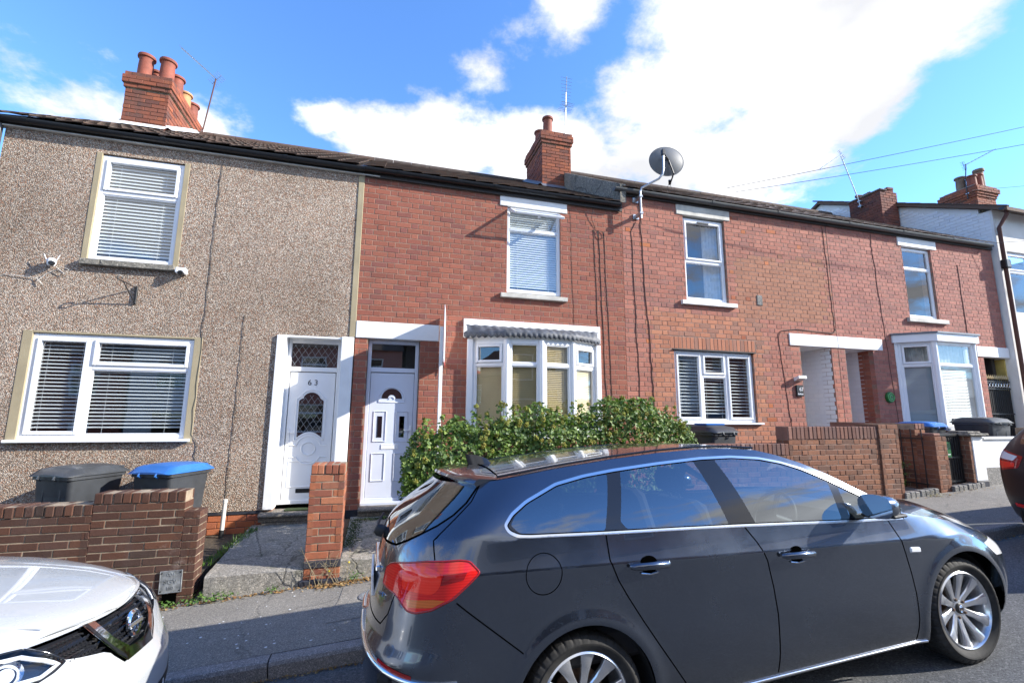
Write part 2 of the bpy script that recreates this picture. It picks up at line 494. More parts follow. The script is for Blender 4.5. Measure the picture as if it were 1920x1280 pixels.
done(t, 'tyre')
def lens(name, col, rough=.06, alpha=.55):
    t = NT(name); p = t.coord(False)
    rib = t.n('ShaderNodeTexWave', {'Scale': 26, 'Distortion': .3, 'Vector': p}, bands_direction='Z').outputs['Fac']
    c = t.mix(t.math('MULTIPLY', rib, .35), col, [min(1, x*1.5+.02) for x in col])
    t.bsdf(Base_Color=c, Roughness=rough, Coat_Weight=.45, Coat_Roughness=.02, Transmission_Weight=0.0, Specular_IOR_Level=.3,
           Subsurface_Weight=.0)
    return done(t, name)
lens('lens_red', (.62, .010, .008)); lens('lens_red_dark', (.26, .006, .008)); lens('lens_amber', (.55, .12, .02))
lens('lens_bright_red', (.90, .030, .012)); lens('lens_clear', (.62, .63, .64))
simple('plate_yellow', (.72, .55, .03), .4); simple('plate_white', (.78, .78, .78), .4)

def ground_mat(name, a, b, speck, scale=1.0, cracks=0.0, rough=.9, moss=0.0, bs=.6):
    t = NT(name); p = t.coord()
    g = t.n('ShaderNodeTexVoronoi', {'Scale': 120*scale, 'Vector': p})
    sc = t.n('ShaderNodeSeparateColor', {0: g.outputs['Color']})
    big = t.noise(p, .8, 7, .62)
    c = t.mix(t.range(big, .32, .68), a, b)
    c = t.mix(1.0, c, t.ramp(sc.outputs[0], [(0, (.62, .62, .62)), (.5, (1, 1, 1)), (.85, (1.2, 1.2, 1.2)), (1, (1.9, 1.85, 1.8))]), 'MULTIPLY')
    blot = t.noise(p, 5.5, 6, .7)
    c = t.mix(t.math('MULTIPLY', t.range(blot, .60, .70), speck), c, [min(1, x*2.0) for x in b])
    h = t.math('SUBTRACT', t.noise(p, 160*scale, 4, .7), t.math('MULTIPLY', g.outputs['Distance'], .5))
    if cracks:
        wv = t.n('ShaderNodeVectorMath', operation='ADD'); t.set(wv.inputs[0], p)
        t.set(wv.inputs[1], t.scale(t.noise(p, 2.2, 5, .6, 1), (.35, .35, .35)))
        vc = t.n('ShaderNodeTexVoronoi', {'Scale': 1.15, 'Vector': wv.outputs[0]}, feature='DISTANCE_TO_EDGE').outputs['Distance']
        line = t.range(vc, .004, .014, 1.0, 0.0)
        c = t.mix(t.math('MULTIPLY', line, cracks), c, (.02, .019, .016))
        h = t.math('SUBTRACT', h, t.math('MULTIPLY', line, 2.0*cracks))
    if moss:
        mo = t.noise(p, 3.1, 8, .7)
        c = t.mix(t.math('MULTIPLY', t.range(mo, .56, .68), moss), c, (.030, .045, .014))
    t.bsdf(Base_Color=c, Roughness=rough, Specular_IOR_Level=.35, Normal=t.bump(h, bs, .006))
    return done(t, name)
ground_mat('asphalt_road', (.085, .088, .092), (.125, .128, .130), .10, .9)
ground_mat('asphalt_pavement', (.188, .174, .152), (.244, .228, .20), .18, 1.5, .25)
ground_mat('asphalt_patch', (.20, .182, .155), (.26, .24, .205), .3, 1.1)
ground_mat('kerb_stone', (.21, .197, .188), (.28, .262, .25), .2, 1.4)
ground_mat('concrete_path', (.22, .205, .18), (.31, .29, .25), .25, .7, .55, moss=.55)
ground_mat('concrete_old', (.15, .14, .12), (.25, .23, .19), .4, .5, .6, moss=.55, bs=1.0)
ground_mat('stone_step', (.14, .125, .11), (.21, .185, .155), .2, .8, moss=.25)
ground_mat('earth', (.055, .042, .030), (.085, .066, .046), .2, .4)
ground_mat('block_paving', (.16, .155, .145), (.23, .22, .205), .3, .7, moss=.2)

def leaf_mat(name, cols, rough=.38):
    t = NT(name); r = t.rnd()
    c = t.ramp(r, [((i+.5)/len(cols), q) for i, q in enumerate(cols)])
    bs = t.n('ShaderNodeBsdfPrincipled', {'Base Color': c, 'Roughness': rough, 'Specular IOR Level': .5})
    tl = t.n('ShaderNodeBsdfTranslucent', {'Color': t.mix(1.0, c, (1.2, 1.5, .5), 'MULTIPLY')})
    ms = t.n('ShaderNodeMixShader', {0: .22, 1: bs.outputs[0], 2: tl.outputs[0]})
    t.t.links.new(ms.outputs[0], t.out.inputs[0])
    return done(t, name)
leaf_mat('ivy_leaf', [(.044, .092, .014), (.078, .142, .022), (.125, .195, .032), (.058, .118, .018), (.18, .25, .045)], .55)
leaf_mat('ivy_flower', [(.22, .25, .035), (.30, .30, .045), (.16, .20, .03), (.36, .28, .055)], .7)
leaf_mat('weed', [(.05, .11, .018), (.08, .16, .025), (.11, .19, .03)], .6)
leaf_mat('moss_green', [(.030, .050, .012), (.045, .070, .016), (.06, .085, .02)], .9)
leaf_mat('dry_leaf', [(.26, .13, .045), (.34, .20, .07), (.18, .09, .04), (.40, .27, .12)], .8)
leaf_mat('dry_stem', [(.34, .28, .18), (.42, .36, .25), (.28, .22, .13)], .9)
simple('stem', (.06, .045, .028), .9)
t = NT('roof_tile'); p = t.coord(); r = t.rnd()
c = t.ramp(r, [(0, (.075, .048, .036)), (.35, (.105, .064, .046)), (.7, (.060, .044, .038)), (1, (.13, .080, .055))])
c = t.mix(t.math('MULTIPLY', t.range(t.noise(p, 7, 7, .7), .5, .68), .6), c, (.11, .11, .085))
t.bsdf(Base_Color=c, Roughness=.9, Normal=t.bump(t.noise(p, 70, 5, .7), .6, .006))
done(t, 'roof_tile')
# ---------------------------------------------------------------- brickwork
UNIT = {}
def brick_mesh(w, h, d, mat):
    """one brick, its front face at y=0 looking towards -y, arrises knocked off"""
    k = (round(w, 3), round(h, 3), round(d, 3), mat)
    if k in UNIT: return UNIT[k]
    v, f = brick_geo(w, h, d)
    me = bpy.data.meshes.new('brick')
    me.from_pydata(v, [], f)
    me.materials.append(MATS[mat])
    me.update()
    UNIT[k] = me
    return me
def brick_geo(w, h, d, c=.004):
    c = min(c, w*.2, h*.2)
    a, b = w/2, h/2
    ring = lambda ax, az, y: [(-ax, y, -az), (ax, y, -az), (ax, y, az), (-ax, y, az)]
    v = ring(a-c, b-c, 0)+ring(a, b, c)+ring(a, b, d)
    f = [(0, 1, 2, 3)]
    for i in range(4):
        j = (i+1) % 4
        f.append((i, i+4, j+4, j)); f.append((i+4, i+8, j+8, j+4))
    f.append((11, 10, 9, 8))
    return v, f
class Face:
    """a vertical wall face: u runs along it, n looks out of it"""
    def __init__(self, o, u, n):
        self.o = Vector(o); self.u = Vector(u).normalized(); self.n = Vector(n).normalized()
    def M(self, u, z, d=0.0):
        y = -self.n
        m = Matrix((self.u, y, Vector((0, 0, 1)))).transposed().to_4x4()
        m.translation = self.o+self.u*u+Vector((0, 0, z))+self.n*d
        return m
FRONTF = lambda y: Face((0, y, 0), (1, 0, 0), (0, -1, 0))
def subtract(rects, hole):
    """cut hole (u0,u1,z0,z1) out of rectangles"""
    out = []
    for a, b, c, d in rects:
        h0, h1, k0, k1 = hole
        if h1 <= a or h0 >= b or k1 <= c or k0 >= d:
            out.append((a, b, c, d)); continue
        if k0 > c+.012: out.append((a, b, c, k0))
        if k1 < d-.012: out.append((a, b, k1, d))
        c2, d2 = max(c, k0), min(d, k1)
        if h0 > a: out.append((a, h0, c2, d2))
        if h1 < b: out.append((h1, b, c2, d2))
    return out
def lay(u0, u1, z0, z1, ch, L, bond, joint=.010, holes=(), start=0, hd=None, seed=0):
    """brick rectangles (u0,u1,z0,z1) of a wall face"""
    rg = random.Random(seed)
    hd = hd or L/2
    out = []; row = start
    z = z0
    while z < z1-.02:
        zt = min(z+ch, z1)
        if bond == 'flemish': seq = [L, hd]; off = 0 if row % 2 == 0 else -(L+hd)/2
        elif bond == 'stretcher': seq = [L]; off = 0 if row % 2 == 0 else -L/2
        elif bond == 'header': seq = [hd]; off = 0 if row % 2 == 0 else -hd/2
        else: seq = [L]; off = 0
        u = u0+off; i = 0
        while u < u1-.015:
            w = seq[i % len(seq)]
            a, b = max(u, u0), min(u+w, u1)
            u += w; i += 1
            if b-a < .03: continue
            rs = [(a+joint/2 if a > u0+1e-4 else a, b-joint/2 if b < u1-1e-4 else b, z+joint/2, zt-joint/2)]
            for h in holes: rs = subtract(rs, h)
            out += [r_ for r_ in rs if r_[1]-r_[0] > .02 and r_[3]-r_[2] > .018]
        z += ch; row += 1
    return out
def put_bricks(parent, face, rects, mat, depth=.10, limit=300, jit=.0015, seed=1, base=None, name='brick', alt=None, keep=None):
    """nearest `limit` bricks as objects, the others as one joined part"""
    rg = random.Random(seed)
    items = []
    for a, b, c, d in rects:
        M = face.M((a+b)/2, (c+d)/2, rg.uniform(-jit, jit))
        ang = rg.gauss(0, .0035)
        M = M @ Matrix.Rotation(ang, 4, 'Z') @ Matrix.Rotation(rg.gauss(0, .003), 4, 'Y')
        mm = mat(M.translation, rg) if callable(mat) else mat
        if alt and rg.random() < alt[1]: mm = alt[0]
        items.append(((M.translation-EYE).length, M, b-a, d-c, mm))
    vis = [i for i in items if keep is None or keep(i[1].translation)]
    hid = [i for i in items if not (keep is None or keep(i[1].translation))]
    vis.sort(key=lambda i: i[0])
    objs = []
    for _, M, w, h, mm in vis[:limit]:
        o = link(name, brick_mesh(round(w/.004)*.004, round(h/.002)*.002, depth, mm), parent)
        o.matrix_basis = M
        objs.append(o)
    rest = vis[limit:]+hid
    groups = {}
    for it in rest: groups.setdefault(it[4], []).append(it)
    for mm, its in groups.items():
        mb = MB()
        for _, M, w, h, _m in its:
            v, f = brick_geo(w, h, depth)
            mb.add(v, f, M, rg.random()+.001)
        o = mb.build('brickwork', MATS[mm], parent)
        tag(o, kind='stuff')
    return objs
def backing(name, parent, mat, u0, u1, z0, z1, holes, y0, y1):
    """the wall behind the brick faces (shows in the joints) with its openings cut out"""
    rs = [(u0, u1, z0, z1)]
    for h in holes: rs = subtract(rs, h)
    mb = MB()
    for a, b, c, d in rs: mb.box(a, b, y0, y1, c, d)
    return mb.build(name, MATS[mat], parent)
# ---------------------------------------------------------------- car shells
def pchip(pts):
    xs = [p[0] for p in pts]; ys = [p[1] for p in pts]; n = len(xs)
    d = [(ys[i+1]-ys[i])/(xs[i+1]-xs[i]) for i in range(n-1)]
    m = [d[0]] + [0 if d[i-1]*d[i] <= 0 else 2*d[i-1]*d[i]/(d[i-1]+d[i]) for i in range(1, n-1)] + [d[-1]]
    def f(x):
        if x <= xs[0]: return ys[0]+m[0]*(x-xs[0])
        if x >= xs[-1]: return ys[-1]+m[-1]*(x-xs[-1])
        i = bisect.bisect_right(xs, x)-1
        h = xs[i+1]-xs[i]; t = (x-xs[i])/h
        return ((1+2*t)*(1-t)**2*ys[i] + t*(1-t)**2*h*m[i] + t*t*(3-2*t)*ys[i+1] + t*t*(t-1)*h*m[i+1])
    return f
class Shell:
    """A car skin as stacked plan outlines: at(s, z) is s = x on the flank, then walks round the
    rounded corner to the centre line at tail and nose."""
    N = 200
    def __init__(self, width, xr, xf, Lr, nr, Lf, nf):
        self.w = width; self.e = ((-1, xr, Lr, nr), (1, xf, Lf, nf)); self.cache = {}
    def corner(self, side, z):
        c = self.cache.get((side, z))
        if c: return c
        sg, xe, L, n = self.e[side]
        xc = xe(z)-sg*L; N = self.N
        P = [(xc, self.w(xc, z))]
        for i in range(1, N+1):
            a = math.pi/2*(1-i/N)
            x = xc+sg*L*math.cos(a)**(2/n)
            P.append((x, self.w(x, z)*(math.sin(a)**(2/n) if i < N else 0.0)))
        acc = [0.0]
        for i in range(1, len(P)): acc.append(acc[-1]+math.dist(P[i], P[i-1]))
        self.cache[(side, z)] = (xc, P, acc)
        return self.cache[(side, z)]
    def ends(self, z):
        a = self.corner(0, z); b = self.corner(1, z)
        return a[0]-a[2][-1], b[0]+b[2][-1]
    def at(self, s, z):
        for side in (0, 1):
            sg, xe, L, n = self.e[side]
            xc = xe(z)-sg*L
            t = (s-xc)*sg
            if t > 0:
                _, P, acc = self.corner(side, z)
                if t >= acc[-1]: return (P[-1][0], -(t-acc[-1]), z)
                i = min(max(bisect.bisect_right(acc, t)-1, 0), len(P)-2)
                u = (t-acc[i])/max(1e-9, acc[i+1]-acc[i])
                return (P[i][0]+(P[i+1][0]-P[i][0])*u, P[i][1]+(P[i+1][1]-P[i][1])*u, z)
        return (s, self.w(s, z), z)
    def normal(self, s, z, e=.007):
        a = Vector(self.at(s-e, z)); b = Vector(self.at(s+e, z))
        c = Vector(self.at(s, z-e)); d = Vector(self.at(s, z+e))
        n = (d-c).cross(b-a)
        return n.normalized() if n.length > 1e-9 else Vector((0, 1, 0))
# ---------------------------------------------------------------- ground: the street climbs towards +X
SL = .0625
def camber(y):
    if y >= 1.2: return -.05*(y-2.3)
    if y >= -1.0: return .055-.01*abs(y)
    return .045-.05*(-1.0-y)
def road_z(x, y): return SL*x+camber(y)
def pave_z(x, y): return SL*x+.03+.038*(y-4.08)
KERB_Y, PAVE_Y, WALL_Y = 4.08, 5.5, 7.4

g = MB()
g.grid([[(x, y, SL*max(-70, min(90, x))-.45) for x in (-600, -70, 0, 90, 600)] for y in (-600, -40, 0, 40, 900)])
tag(g.build('ground', MATS['earth']), kind='structure')
g = MB()
xs = [-60+2.0*i for i in range(66)]
ys = [-3.3+.41*i for i in range(18)]+[KERB_Y+.01]
g.grid([[(x, y, road_z(x, y)) for x in xs] for y in ys])
tag(g.build('road', MATS['asphalt_road'], sm=.5), kind='structure')
g = MB()
ys = [KERB_Y+.12, 4.5, 5.0, PAVE_Y+.3]
g.grid([[(x, y, pave_z(x, y)) for x in xs] for y in ys])
g.grid([[(x, y, pave_z(x, y)-.5) for x in xs] for y in (KERB_Y+.12, KERB_Y+.121)])
tag(g.build('pavement', MATS['asphalt_pavement'], sm=.5), kind='structure')
g = MB()
g.grid([[(x, y, SL*x-.02) for x in xs] for y in (-10.6, -3.42)])
tag(g.build('far_asphalt', MATS['asphalt_pavement']), kind='structure')  # unseen; asphalt widened over the front gardens to turn reflections grey
# kerb stones, one by one
kerb = MB()
kerb.grid([[(x, y, road_z(x, 4.08)-.06+.0*y) for x in xs] for y in (KERB_Y+.005, KERB_Y+.12)])
kerb = tag(kerb.build('kerb', MATS['kerb_stone']), kind='structure')
kp = [(0, -.20), (0, .095), (.012, .118), (.03, .125), (.125, .125), (.125, -.20)]
kme = MB().prism([(y, z) for y, z in kp], .004, .916, 'x').mesh('kerb_stone')
kme.materials.append(MATS['kerb_stone'])
for i in range(-5, 24):
    x = -.68+.92*i
    o = link('kerb_stone', kme, kerb)
    ang = math.atan(SL)
    o.matrix_basis = Matrix.Translation((x, KERB_Y+random.uniform(-.004, .004), pave_z(x, 4.08)-.122+random.uniform(-.003, .003))) @ Matrix.Rotation(-ang, 4, 'Y')
kme2 = MB().box(0, 110, 0, .12, -.2, .12).mesh('kerb_run'); kme2.materials.append(MATS['kerb_stone'])
o = link('kerb_far_run', kme2, kerb)
o.matrix_basis = Matrix.Translation((-55, -3.42, SL*-55-.12)) @ Matrix.Rotation(-math.atan(SL), 4, 'Y')
# the mended patch round the water cover
def on_pave(pts, lift): return [(x, y, pave_z(x, y)+lift) for x, y in pts]
patch = [(-.34, 4.55), (-.27, 5.02), (-.25, 5.30), (.10, 5.36), (.42, 5.33), (.43, 4.72), (.2, 4.57)]
pm = MB(); pm.add(on_pave(patch, .004), [tuple(range(len(patch)))])
po = tag(pm.build('pavement_patch', MATS['asphalt_patch']), kind='structure')
cv = MB()
cM = Matrix.Translation((.02, 4.98, pave_z(.02, 4.98)+.005)) @ Matrix.Rotation(-math.atan(SL), 4, 'Y') @ Matrix.Rotation(math.atan(.038), 4, 'X')
cv.lathe([(.115, 0), (.115, .006), (.100, .009), (.0, .009)], 28, cM)
for k in range(-4, 5):
    hw = math.sqrt(max(0, .09**2-(k*.02)**2))
    if hw > .02: cv.box(-hw, hw, k*.02-.004, k*.02+.004, .009, .013, cM)
wc = cv.build('water_cover', MATS['cast_iron_plate'])
tag(wc, 'small round ribbed metal water cover set in the mended pavement patch', 'cover')

# front garden levels (house side of the pavement)
def slab(name, mat, pts, ztop, zbot, parent=None):
    """a slab with a sloping top: pts (x, y), ztop a function"""
    n = len(pts)
    mb = MB()
    v = [(x, y, ztop(x, y)) for x, y in pts]+[(x, y, zbot) for x, y in pts]
    mb.add(v, [tuple(range(n)), tuple(range(2*n-1, n-1, -1))]+[(i, i+n, (i+1) % n+n, (i+1) % n) for i in range(n)])
    return fix_normals(mb.build(name, MATS[mat], parent))
tag(slab('garden_ground', 'earth', [(-12, 5.72), (-1.66, 5.72), (-1.66, 7.5), (-12, 7.5)], lambda x, y: .17, -.6), kind='structure')
tag(slab('garden_ground', 'earth', [(.95, 5.55), (4.25, 5.55), (4.25, 7.5), (.95, 7.5)], lambda x, y: .30, -.4), kind='structure')
tag(slab('garden_ground', 'block_paving', [(4.25, 5.62), (7.85, 5.62), (7.85, 7.5), (4.25, 7.5)], lambda x, y: .60, -.2), kind='structure')
tag(slab('garden_ground', 'block_paving', [(9.2, 5.62), (40, 5.62), (40, 9.5), (9.2, 9.5)], lambda x, y: .72+.045*max(0, x-10), 0), kind='structure')
# concrete paths, each cast in two bays
def rough_slab(name, mat, x0, x1, y0, y1, zf, zb, zbot, seed):
    rg = random.Random(seed)
    nx, ny = 14, 14
    top = []
    for j in range(ny+1):
        row = []
        for i in range(nx+1):
            x = x0+(x1-x0)*i/nx; y = y0+(y1-y0)*j/ny
            z = zf+(zb-zf)*j/ny+rg.uniform(-.004, .004)
            if j == 0: y += rg.uniform(-.006, .006); z -= .010
            row.append((x, y, z))
        top.append(row)
    mb = MB(); mb.grid(top)
    face = []
    for k in range(5):
        t_ = k/4
        face.append([(p[0]+rg.uniform(-.006, .006)*(0 < k < 4), p[1]+(rg.uniform(-.006, .006) if 0 < k < 4 else 0), p[2]+(zbot-p[2])*t_) for p in top[0]])
    mb.grid(face[::-1])
    for side in (0, -1):
        mb.grid([[r_[side] for r_ in top], [(r_[side][0], r_[side][1], zbot) for r_ in top]])
    return mb.build(name, MATS[mat], None, sm=.6)
tag(rough_slab('path_concrete', 'concrete_path', -1.56, -.66, 5.50, 6.32, .205, .262, -.15, 3), kind='structure')
tag(rough_slab('path_concrete', 'concrete_path', -1.58, -.66, 6.335, 7.38, .255, .285, -.1, 4), kind='structure')
tag(rough_slab('path_concrete', 'concrete_path', -.31, .95, 5.52, 6.5, .262, .30, -.12, 5), kind='structure')
tag(rough_slab('path_concrete', 'concrete_path', -.31, .95, 6.515, 7.38, .295, .33, -.1, 6), kind='structure')
tag(rough_slab('path_concrete', 'concrete_path', 7.86, 9.2, 5.62, 7.7, .63, .72, .2, 8), kind='structure')
# ---------------------------------------------------------------- windows and doors
def ring(mb, M, u0, u1, z0, z1, w, y0, y1, bev=.006):
    mb.box(u0, u0+w, y0, y1, z0, z1, M, bev); mb.box(u1-w, u1, y0, y1, z0, z1, M, bev)
    mb.box(u0+w-.001, u1-w+.001, y0+.0012, y1, z0, z0+w, M, bev); mb.box(u0+w-.001, u1-w+.001, y0+.0012, y1, z1-w, z1, M, bev)
def upvc_window(parent, face, u0, u1, z0, z1, cells, d=.05, mat='upvc', fr=.055, blind=None, name='window', slats=True, glass='window_glass', pitch=.048, tilt=35, back=.10):
    """face frame; cells (u0,u1,z0,z1,sash) in 0..1 of the clear opening. d: how deep the frame sits"""
    M = face.M(0, 0)
    mb = MB()
    ring(mb, M, u0, u1, z0, z1, fr, d, d+.07)
    U = lambda t: u0+fr+(u1-u0-2*fr)*t
    Z = lambda t: z0+fr+(z1-z0-2*fr)*t
    us = sorted({round(c[i], 4) for c in cells for i in (0, 1)}-{0, 1})
    mu = .026
    clear = []
    for a, b, c, e, sash in cells:
        x0 = U(a)+(mu if a > 0 else 0); x1 = U(b)-(mu if b < 1 else 0)
        y0 = Z(c)+(mu if c > 0 else 0); y1 = Z(e)-(mu if e < 1 else 0)
        clear.append((x0, x1, y0, y1, sash))
        # the mullion / transom halves round this light
        if a > 0: mb.box(U(a)-.0005, x0, d+.002, d+.068, Z(c), Z(e), M, .004)
        if b < 1: mb.box(x1, U(b)-.0005, d+.002, d+.068, Z(c), Z(e), M, .004)
        if c > 0: mb.box(x0+.0005, x1-.0005, d+.003, d+.067, Z(c)-.0005, y0, M, .004)
        if e < 1: mb.box(x0+.0005, x1-.0005, d+.003, d+.067, y1, Z(e)-.0005, M, .004)
    w = mb.build(name, MATS[mat], parent)
    for x0, x1, y0, y1, sash in clear:
        s = MB()
        if sash:
            ring(s, M, x0+.003, x1-.003, y0+.003, y1-.003, .042, d-.016, d+.05)
            q = .045
        else:
            ring(s, M, x0, x1, y0, y1, .016, d+.012, d+.05, .003)
            q = .016
        s.build('sash' if sash else 'bead', MATS[mat], w)
        g = MB(); g.add([(x0+q-.004, d+.03, y0+q-.004), (x1-q+.004, d+.03, y0+q-.004), (x1-q+.004, d+.03, y1-q+.004), (x0+q-.004, d+.03, y1-q+.004)], [(0, 1, 2, 3)], M)
        g.build('pane', MATS[glass], w)
    if blind:
        for (a, b, c, e, bm) in blind:
            x0, x1, y0, y1 = U(a)+.012, U(b)-.012, Z(c)+.01, Z(e)
            yb = d+back
            n = int((y1-y0-.04)/pitch)
            sl = MB().box(-(x1-x0)/2, (x1-x0)/2, -.024, .024, -.001, .001)
            me = sl.mesh('slat'); me.materials.append(MATS[bm])
            joined = MB()
            for i in range(n):
                zc = y1-.045-pitch*i
                MM = M @ Matrix.Translation(((x0+x1)/2, yb, zc)) @ Matrix.Rotation(R(tilt+random.uniform(-2.5, 2.5)), 4, 'X')
                if slats:
                    o = link('slat', me, w); o.matrix_basis = MM
                else:
                    joined.add(sl.v, sl.f, MM)
            if not slats: tag(joined.build('blind', MATS[bm], w), kind='stuff')
            hb = MB(); hb.box(x0, x1, yb-.02, yb+.02, y1-.03, y1, M)
            for k in (.18, .82) if x1-x0 < 1.2 else (.15, .5, .85):
                xx = x0+(x1-x0)*k
                hb.box(xx-.0012, xx+.0012, yb-.024, yb-.0225, y0, y1, M)
            hb.build('blind_rail', MATS[bm], w)
    return w
def sub(mb, name, mat, parent): return mb.build(name, MATS[mat], parent)
def moulding(mb, M, pts, r, y):
    """raised bead along a closed outline (u, z)"""
    P = [(u, y, z) for u, z in pts]
    P.append(P[0]); P.append(P[1])
    mb.tube(P, r, 6, False, M)
def rectpts(a, b, c, d): return [(a, c), (b, c), (b, d), (a, d)]
def arc(cx, cz, r, a0, a1, n=16): return [(cx+r*math.cos(R(a0+(a1-a0)*i/n)), cz+r*math.sin(R(a0+(a1-a0)*i/n))) for i in range(n+1)]
# ---------------------------------------------------------------- the terrace
WF = FRONTF(WALL_Y)
EY = 7.27
def RPE(eave): return .575 if eave < 5.9 else .612
RIDGE_Y, BACK_Y = 11.4, 15.4
def roof_z(eave, y): return eave+RPE(eave)*((y-EY) if y <= RIDGE_Y else (2*RIDGE_Y-EY-y))
def house_body(h, x0, x1, eave, floor_z, wallmat='interior', party=True):
    """party walls, back wall and floor behind the front"""
    mb = MB()
    prof = [(7.66, floor_z), (BACK_Y, floor_z), (BACK_Y, eave-.05), (RIDGE_Y, roof_z(eave, RIDGE_Y)-.12), (7.66, roof_z(eave, 7.66)-.12)]
    mb.prism(prof, x0+.01, x0+.12, 'x'); mb.prism(prof, x1-.12, x1-.01, 'x')
    mb.box(x0+.12, x1-.12, BACK_Y-.2, BACK_Y, floor_z, eave)
    mb.box(x0+.12, x1-.12, 7.66, BACK_Y-.2, floor_z, floor_z+.1)
    mb.box(x0+.12, x1-.12, 8.75, BACK_Y-.2, floor_z+2.75, floor_z+2.95)
    mb.box(x0+.12, x1-.12, 10.8, 10.9, floor_z+.1, eave)
    return fix_normals(mb.build('rear_walls', MATS[wallmat], h))
TILE = None
def roof(h, x0, x1, eave, rows_obj=2, seed=0):
    """tiled slopes: the lowest rows tile by tile, the rest joined"""
    global TILE
    rg = random.Random(seed)
    tw, gauge, tl = .30, .335, .42
    ang = math.atan(RPE(eave))
    deck = MB()
    for sgn in (1, -1):
        ya, yb = (EY+.03, RIDGE_Y) if sgn > 0 else (BACK_Y+.15, RIDGE_Y)
        za, zb = roof_z(eave, ya), roof_z(eave, RIDGE_Y)
        deck.add([(x0, ya, za-.03), (x1, ya, za-.03), (x1, yb, zb-.03), (x0, yb, zb-.03), (x0, ya, za-.09), (x1, ya, za-.09), (x1, yb, zb-.09), (x0, yb, zb-.09)],
                 [(0, 1, 2, 3), (7, 6, 5, 4), (0, 4, 5, 1), (1, 5, 6, 2), (2, 6, 7, 3), (3, 7, 4, 0)])
    r = fix_normals(deck.build('roof', MATS['fascia_dark'], h))
    if TILE is None:
        n = 7; rows = []
        for j in range(2):
            rows.append([((i/n-.5)*tw*1.06, j*tl, .012+.020*(i/n)**1.6+.006*math.sin(i/n*math.pi)-.010*j) for i in range(n+1)])
        TILE = MB(); TILE.grid(rows)
        low = [[(x, y, z-.014) for x, y, z in rows[0]]]
        TILE.grid([low[0], rows[0]])
        TILE.grid([[rows[0][-1], rows[1][-1]], [low[0][-1], (rows[1][-1][0], rows[1][-1][1], rows[1][-1][2]-.014)]])
    me = TILE.mesh('tile'); me.materials.append(MATS['roof_tile'])
    rest = MB()
    nx = int((x1-x0)/tw)+1
    slope = (RIDGE_Y-EY)/math.cos(ang)
    for j in range(int(slope/gauge)):
        for i in range(nx):
            xc = x0+tw*(i+.5)
            if xc > x1-.02: continue
            s = -.03+j*gauge
            M = Matrix.Translation((xc, EY+s*math.cos(ang), eave+s*math.sin(ang)+.004)) @ Matrix.Rotation(ang-R(2.0)+rg.gauss(0, .008), 4, 'X') @ Matrix.Rotation(rg.gauss(0, .012), 4, 'Y')
            if j < rows_obj:
                o = link('tile', me, r); o.matrix_basis = M
            else: rest.add(TILE.v, TILE.f, M, rg.random()+.001)
    tag(rest.build('roof_tiles', MATS['roof_tile'], r), kind='stuff')
    rm = MB()
    k = 0
    x = x0
    while x < x1-.05:
        e = min(x+.45, x1)
        rm.tube([(x+.004, RIDGE_Y, roof_z(eave, RIDGE_Y)-.02), (e-.004, RIDGE_Y, roof_z(eave, RIDGE_Y)-.02)], .11, 12)
        x += .45
    rm.build('ridge_tiles', MATS['roof_tile'], r)
    return r
def gutter(h, x0, x1, z, y, mat, r=.062, joint=1.6):
    mb = MB()
    n = 10
    prof = [(y+r*math.cos(math.pi+math.pi*i/n), z+r*math.sin(math.pi+math.pi*i/n)*1.0) for i in range(n+1)]
    inner = [(y+(r-.006)*math.cos(2*math.pi-math.pi*i/n), z+(r-.006)*math.sin(2*math.pi-math.pi*i/n)) for i in range(n+1)]
    mb.prism(prof+inner, x0, x1, 'x')
    x = x0+.55
    while x < x1:
        jp = [(y+(r+.007)*math.cos(math.pi+math.pi*i/n), z+(r+.007)*math.sin(math.pi+math.pi*i/n)+.004) for i in range(n+1)]
        mb.prism(jp, x-.03, x+.03, 'x'); x += joint
    for e in (x0, x1):
        mb.prism(prof, e-.004, e+.004, 'x')
    return fix_normals(mb.build('gutter', MATS[mat], h, sm=.7))
def lintel(h, x0, x1, z0, z1, name='lintel', y=WALL_Y-.018, mat='white_paint'):
    return box(name, MATS[mat], h, x0, x1, y, WALL_Y+.16, z0, z1, .008)
def sill(h, x0, x1, z0, z1, mat='cream_sill', out=.06):
    mb = MB()
    y = WALL_Y-out
    mb.prism([(y, z0), (WALL_Y+.12, z0), (WALL_Y+.12, z1+.012), (y, z1-.008), (y-.004, z1-.016), (y-.004, z0+.006)], x0, x1, 'x')
    return fix_normals(mb.build('sill', MATS[mat], h))

# ---- number 63: pebbledashed
H63 = thing('terraced_house', 'pebbledashed terraced house with white door numbered 63 and white framed windows', 'house', (-2.7, 7.4, .17), 'houses of the terrace')
holes63 = [(-3.93, -2.87, 3.79, 5.38), (-4.39, -2.47, 1.42, 2.81), (-1.36, -.57, .40, 2.93)]
rs = [(-5.02, -.485, .47, 5.60)]
for hh_ in holes63: rs = subtract(rs, hh_)
mb = MB()
for a, b, c, d in rs: mb.box(a, b, WALL_Y, WALL_Y+.26, c, d)
mb.build('wall', MATS['pebbledash'], H63)
box('edge_strip', MATS['render_beige'], H63, -.485, -.395, WALL_Y-.012, WALL_Y+.2, 2.945, 5.58, .006)
mb = MB()                                                             # smooth bands round the windows
for (a, b, c, d) in ((-3.97, -3.902, 3.74, 5.39), (-2.898, -2.83, 3.74, 5.39), (-4.45, -4.345, 1.38, 2.83), (-2.52, -2.42, 1.38, 2.83), (-4.344, -2.521, 2.803, 2.829)):
    mb.box(a, b, WALL_Y-.006, WALL_Y+.12, c, d, bev=.003)
mb.build('window_band', MATS['render_beige'], H63)
PL = [(-5.0, -1.46, .14, .472)]
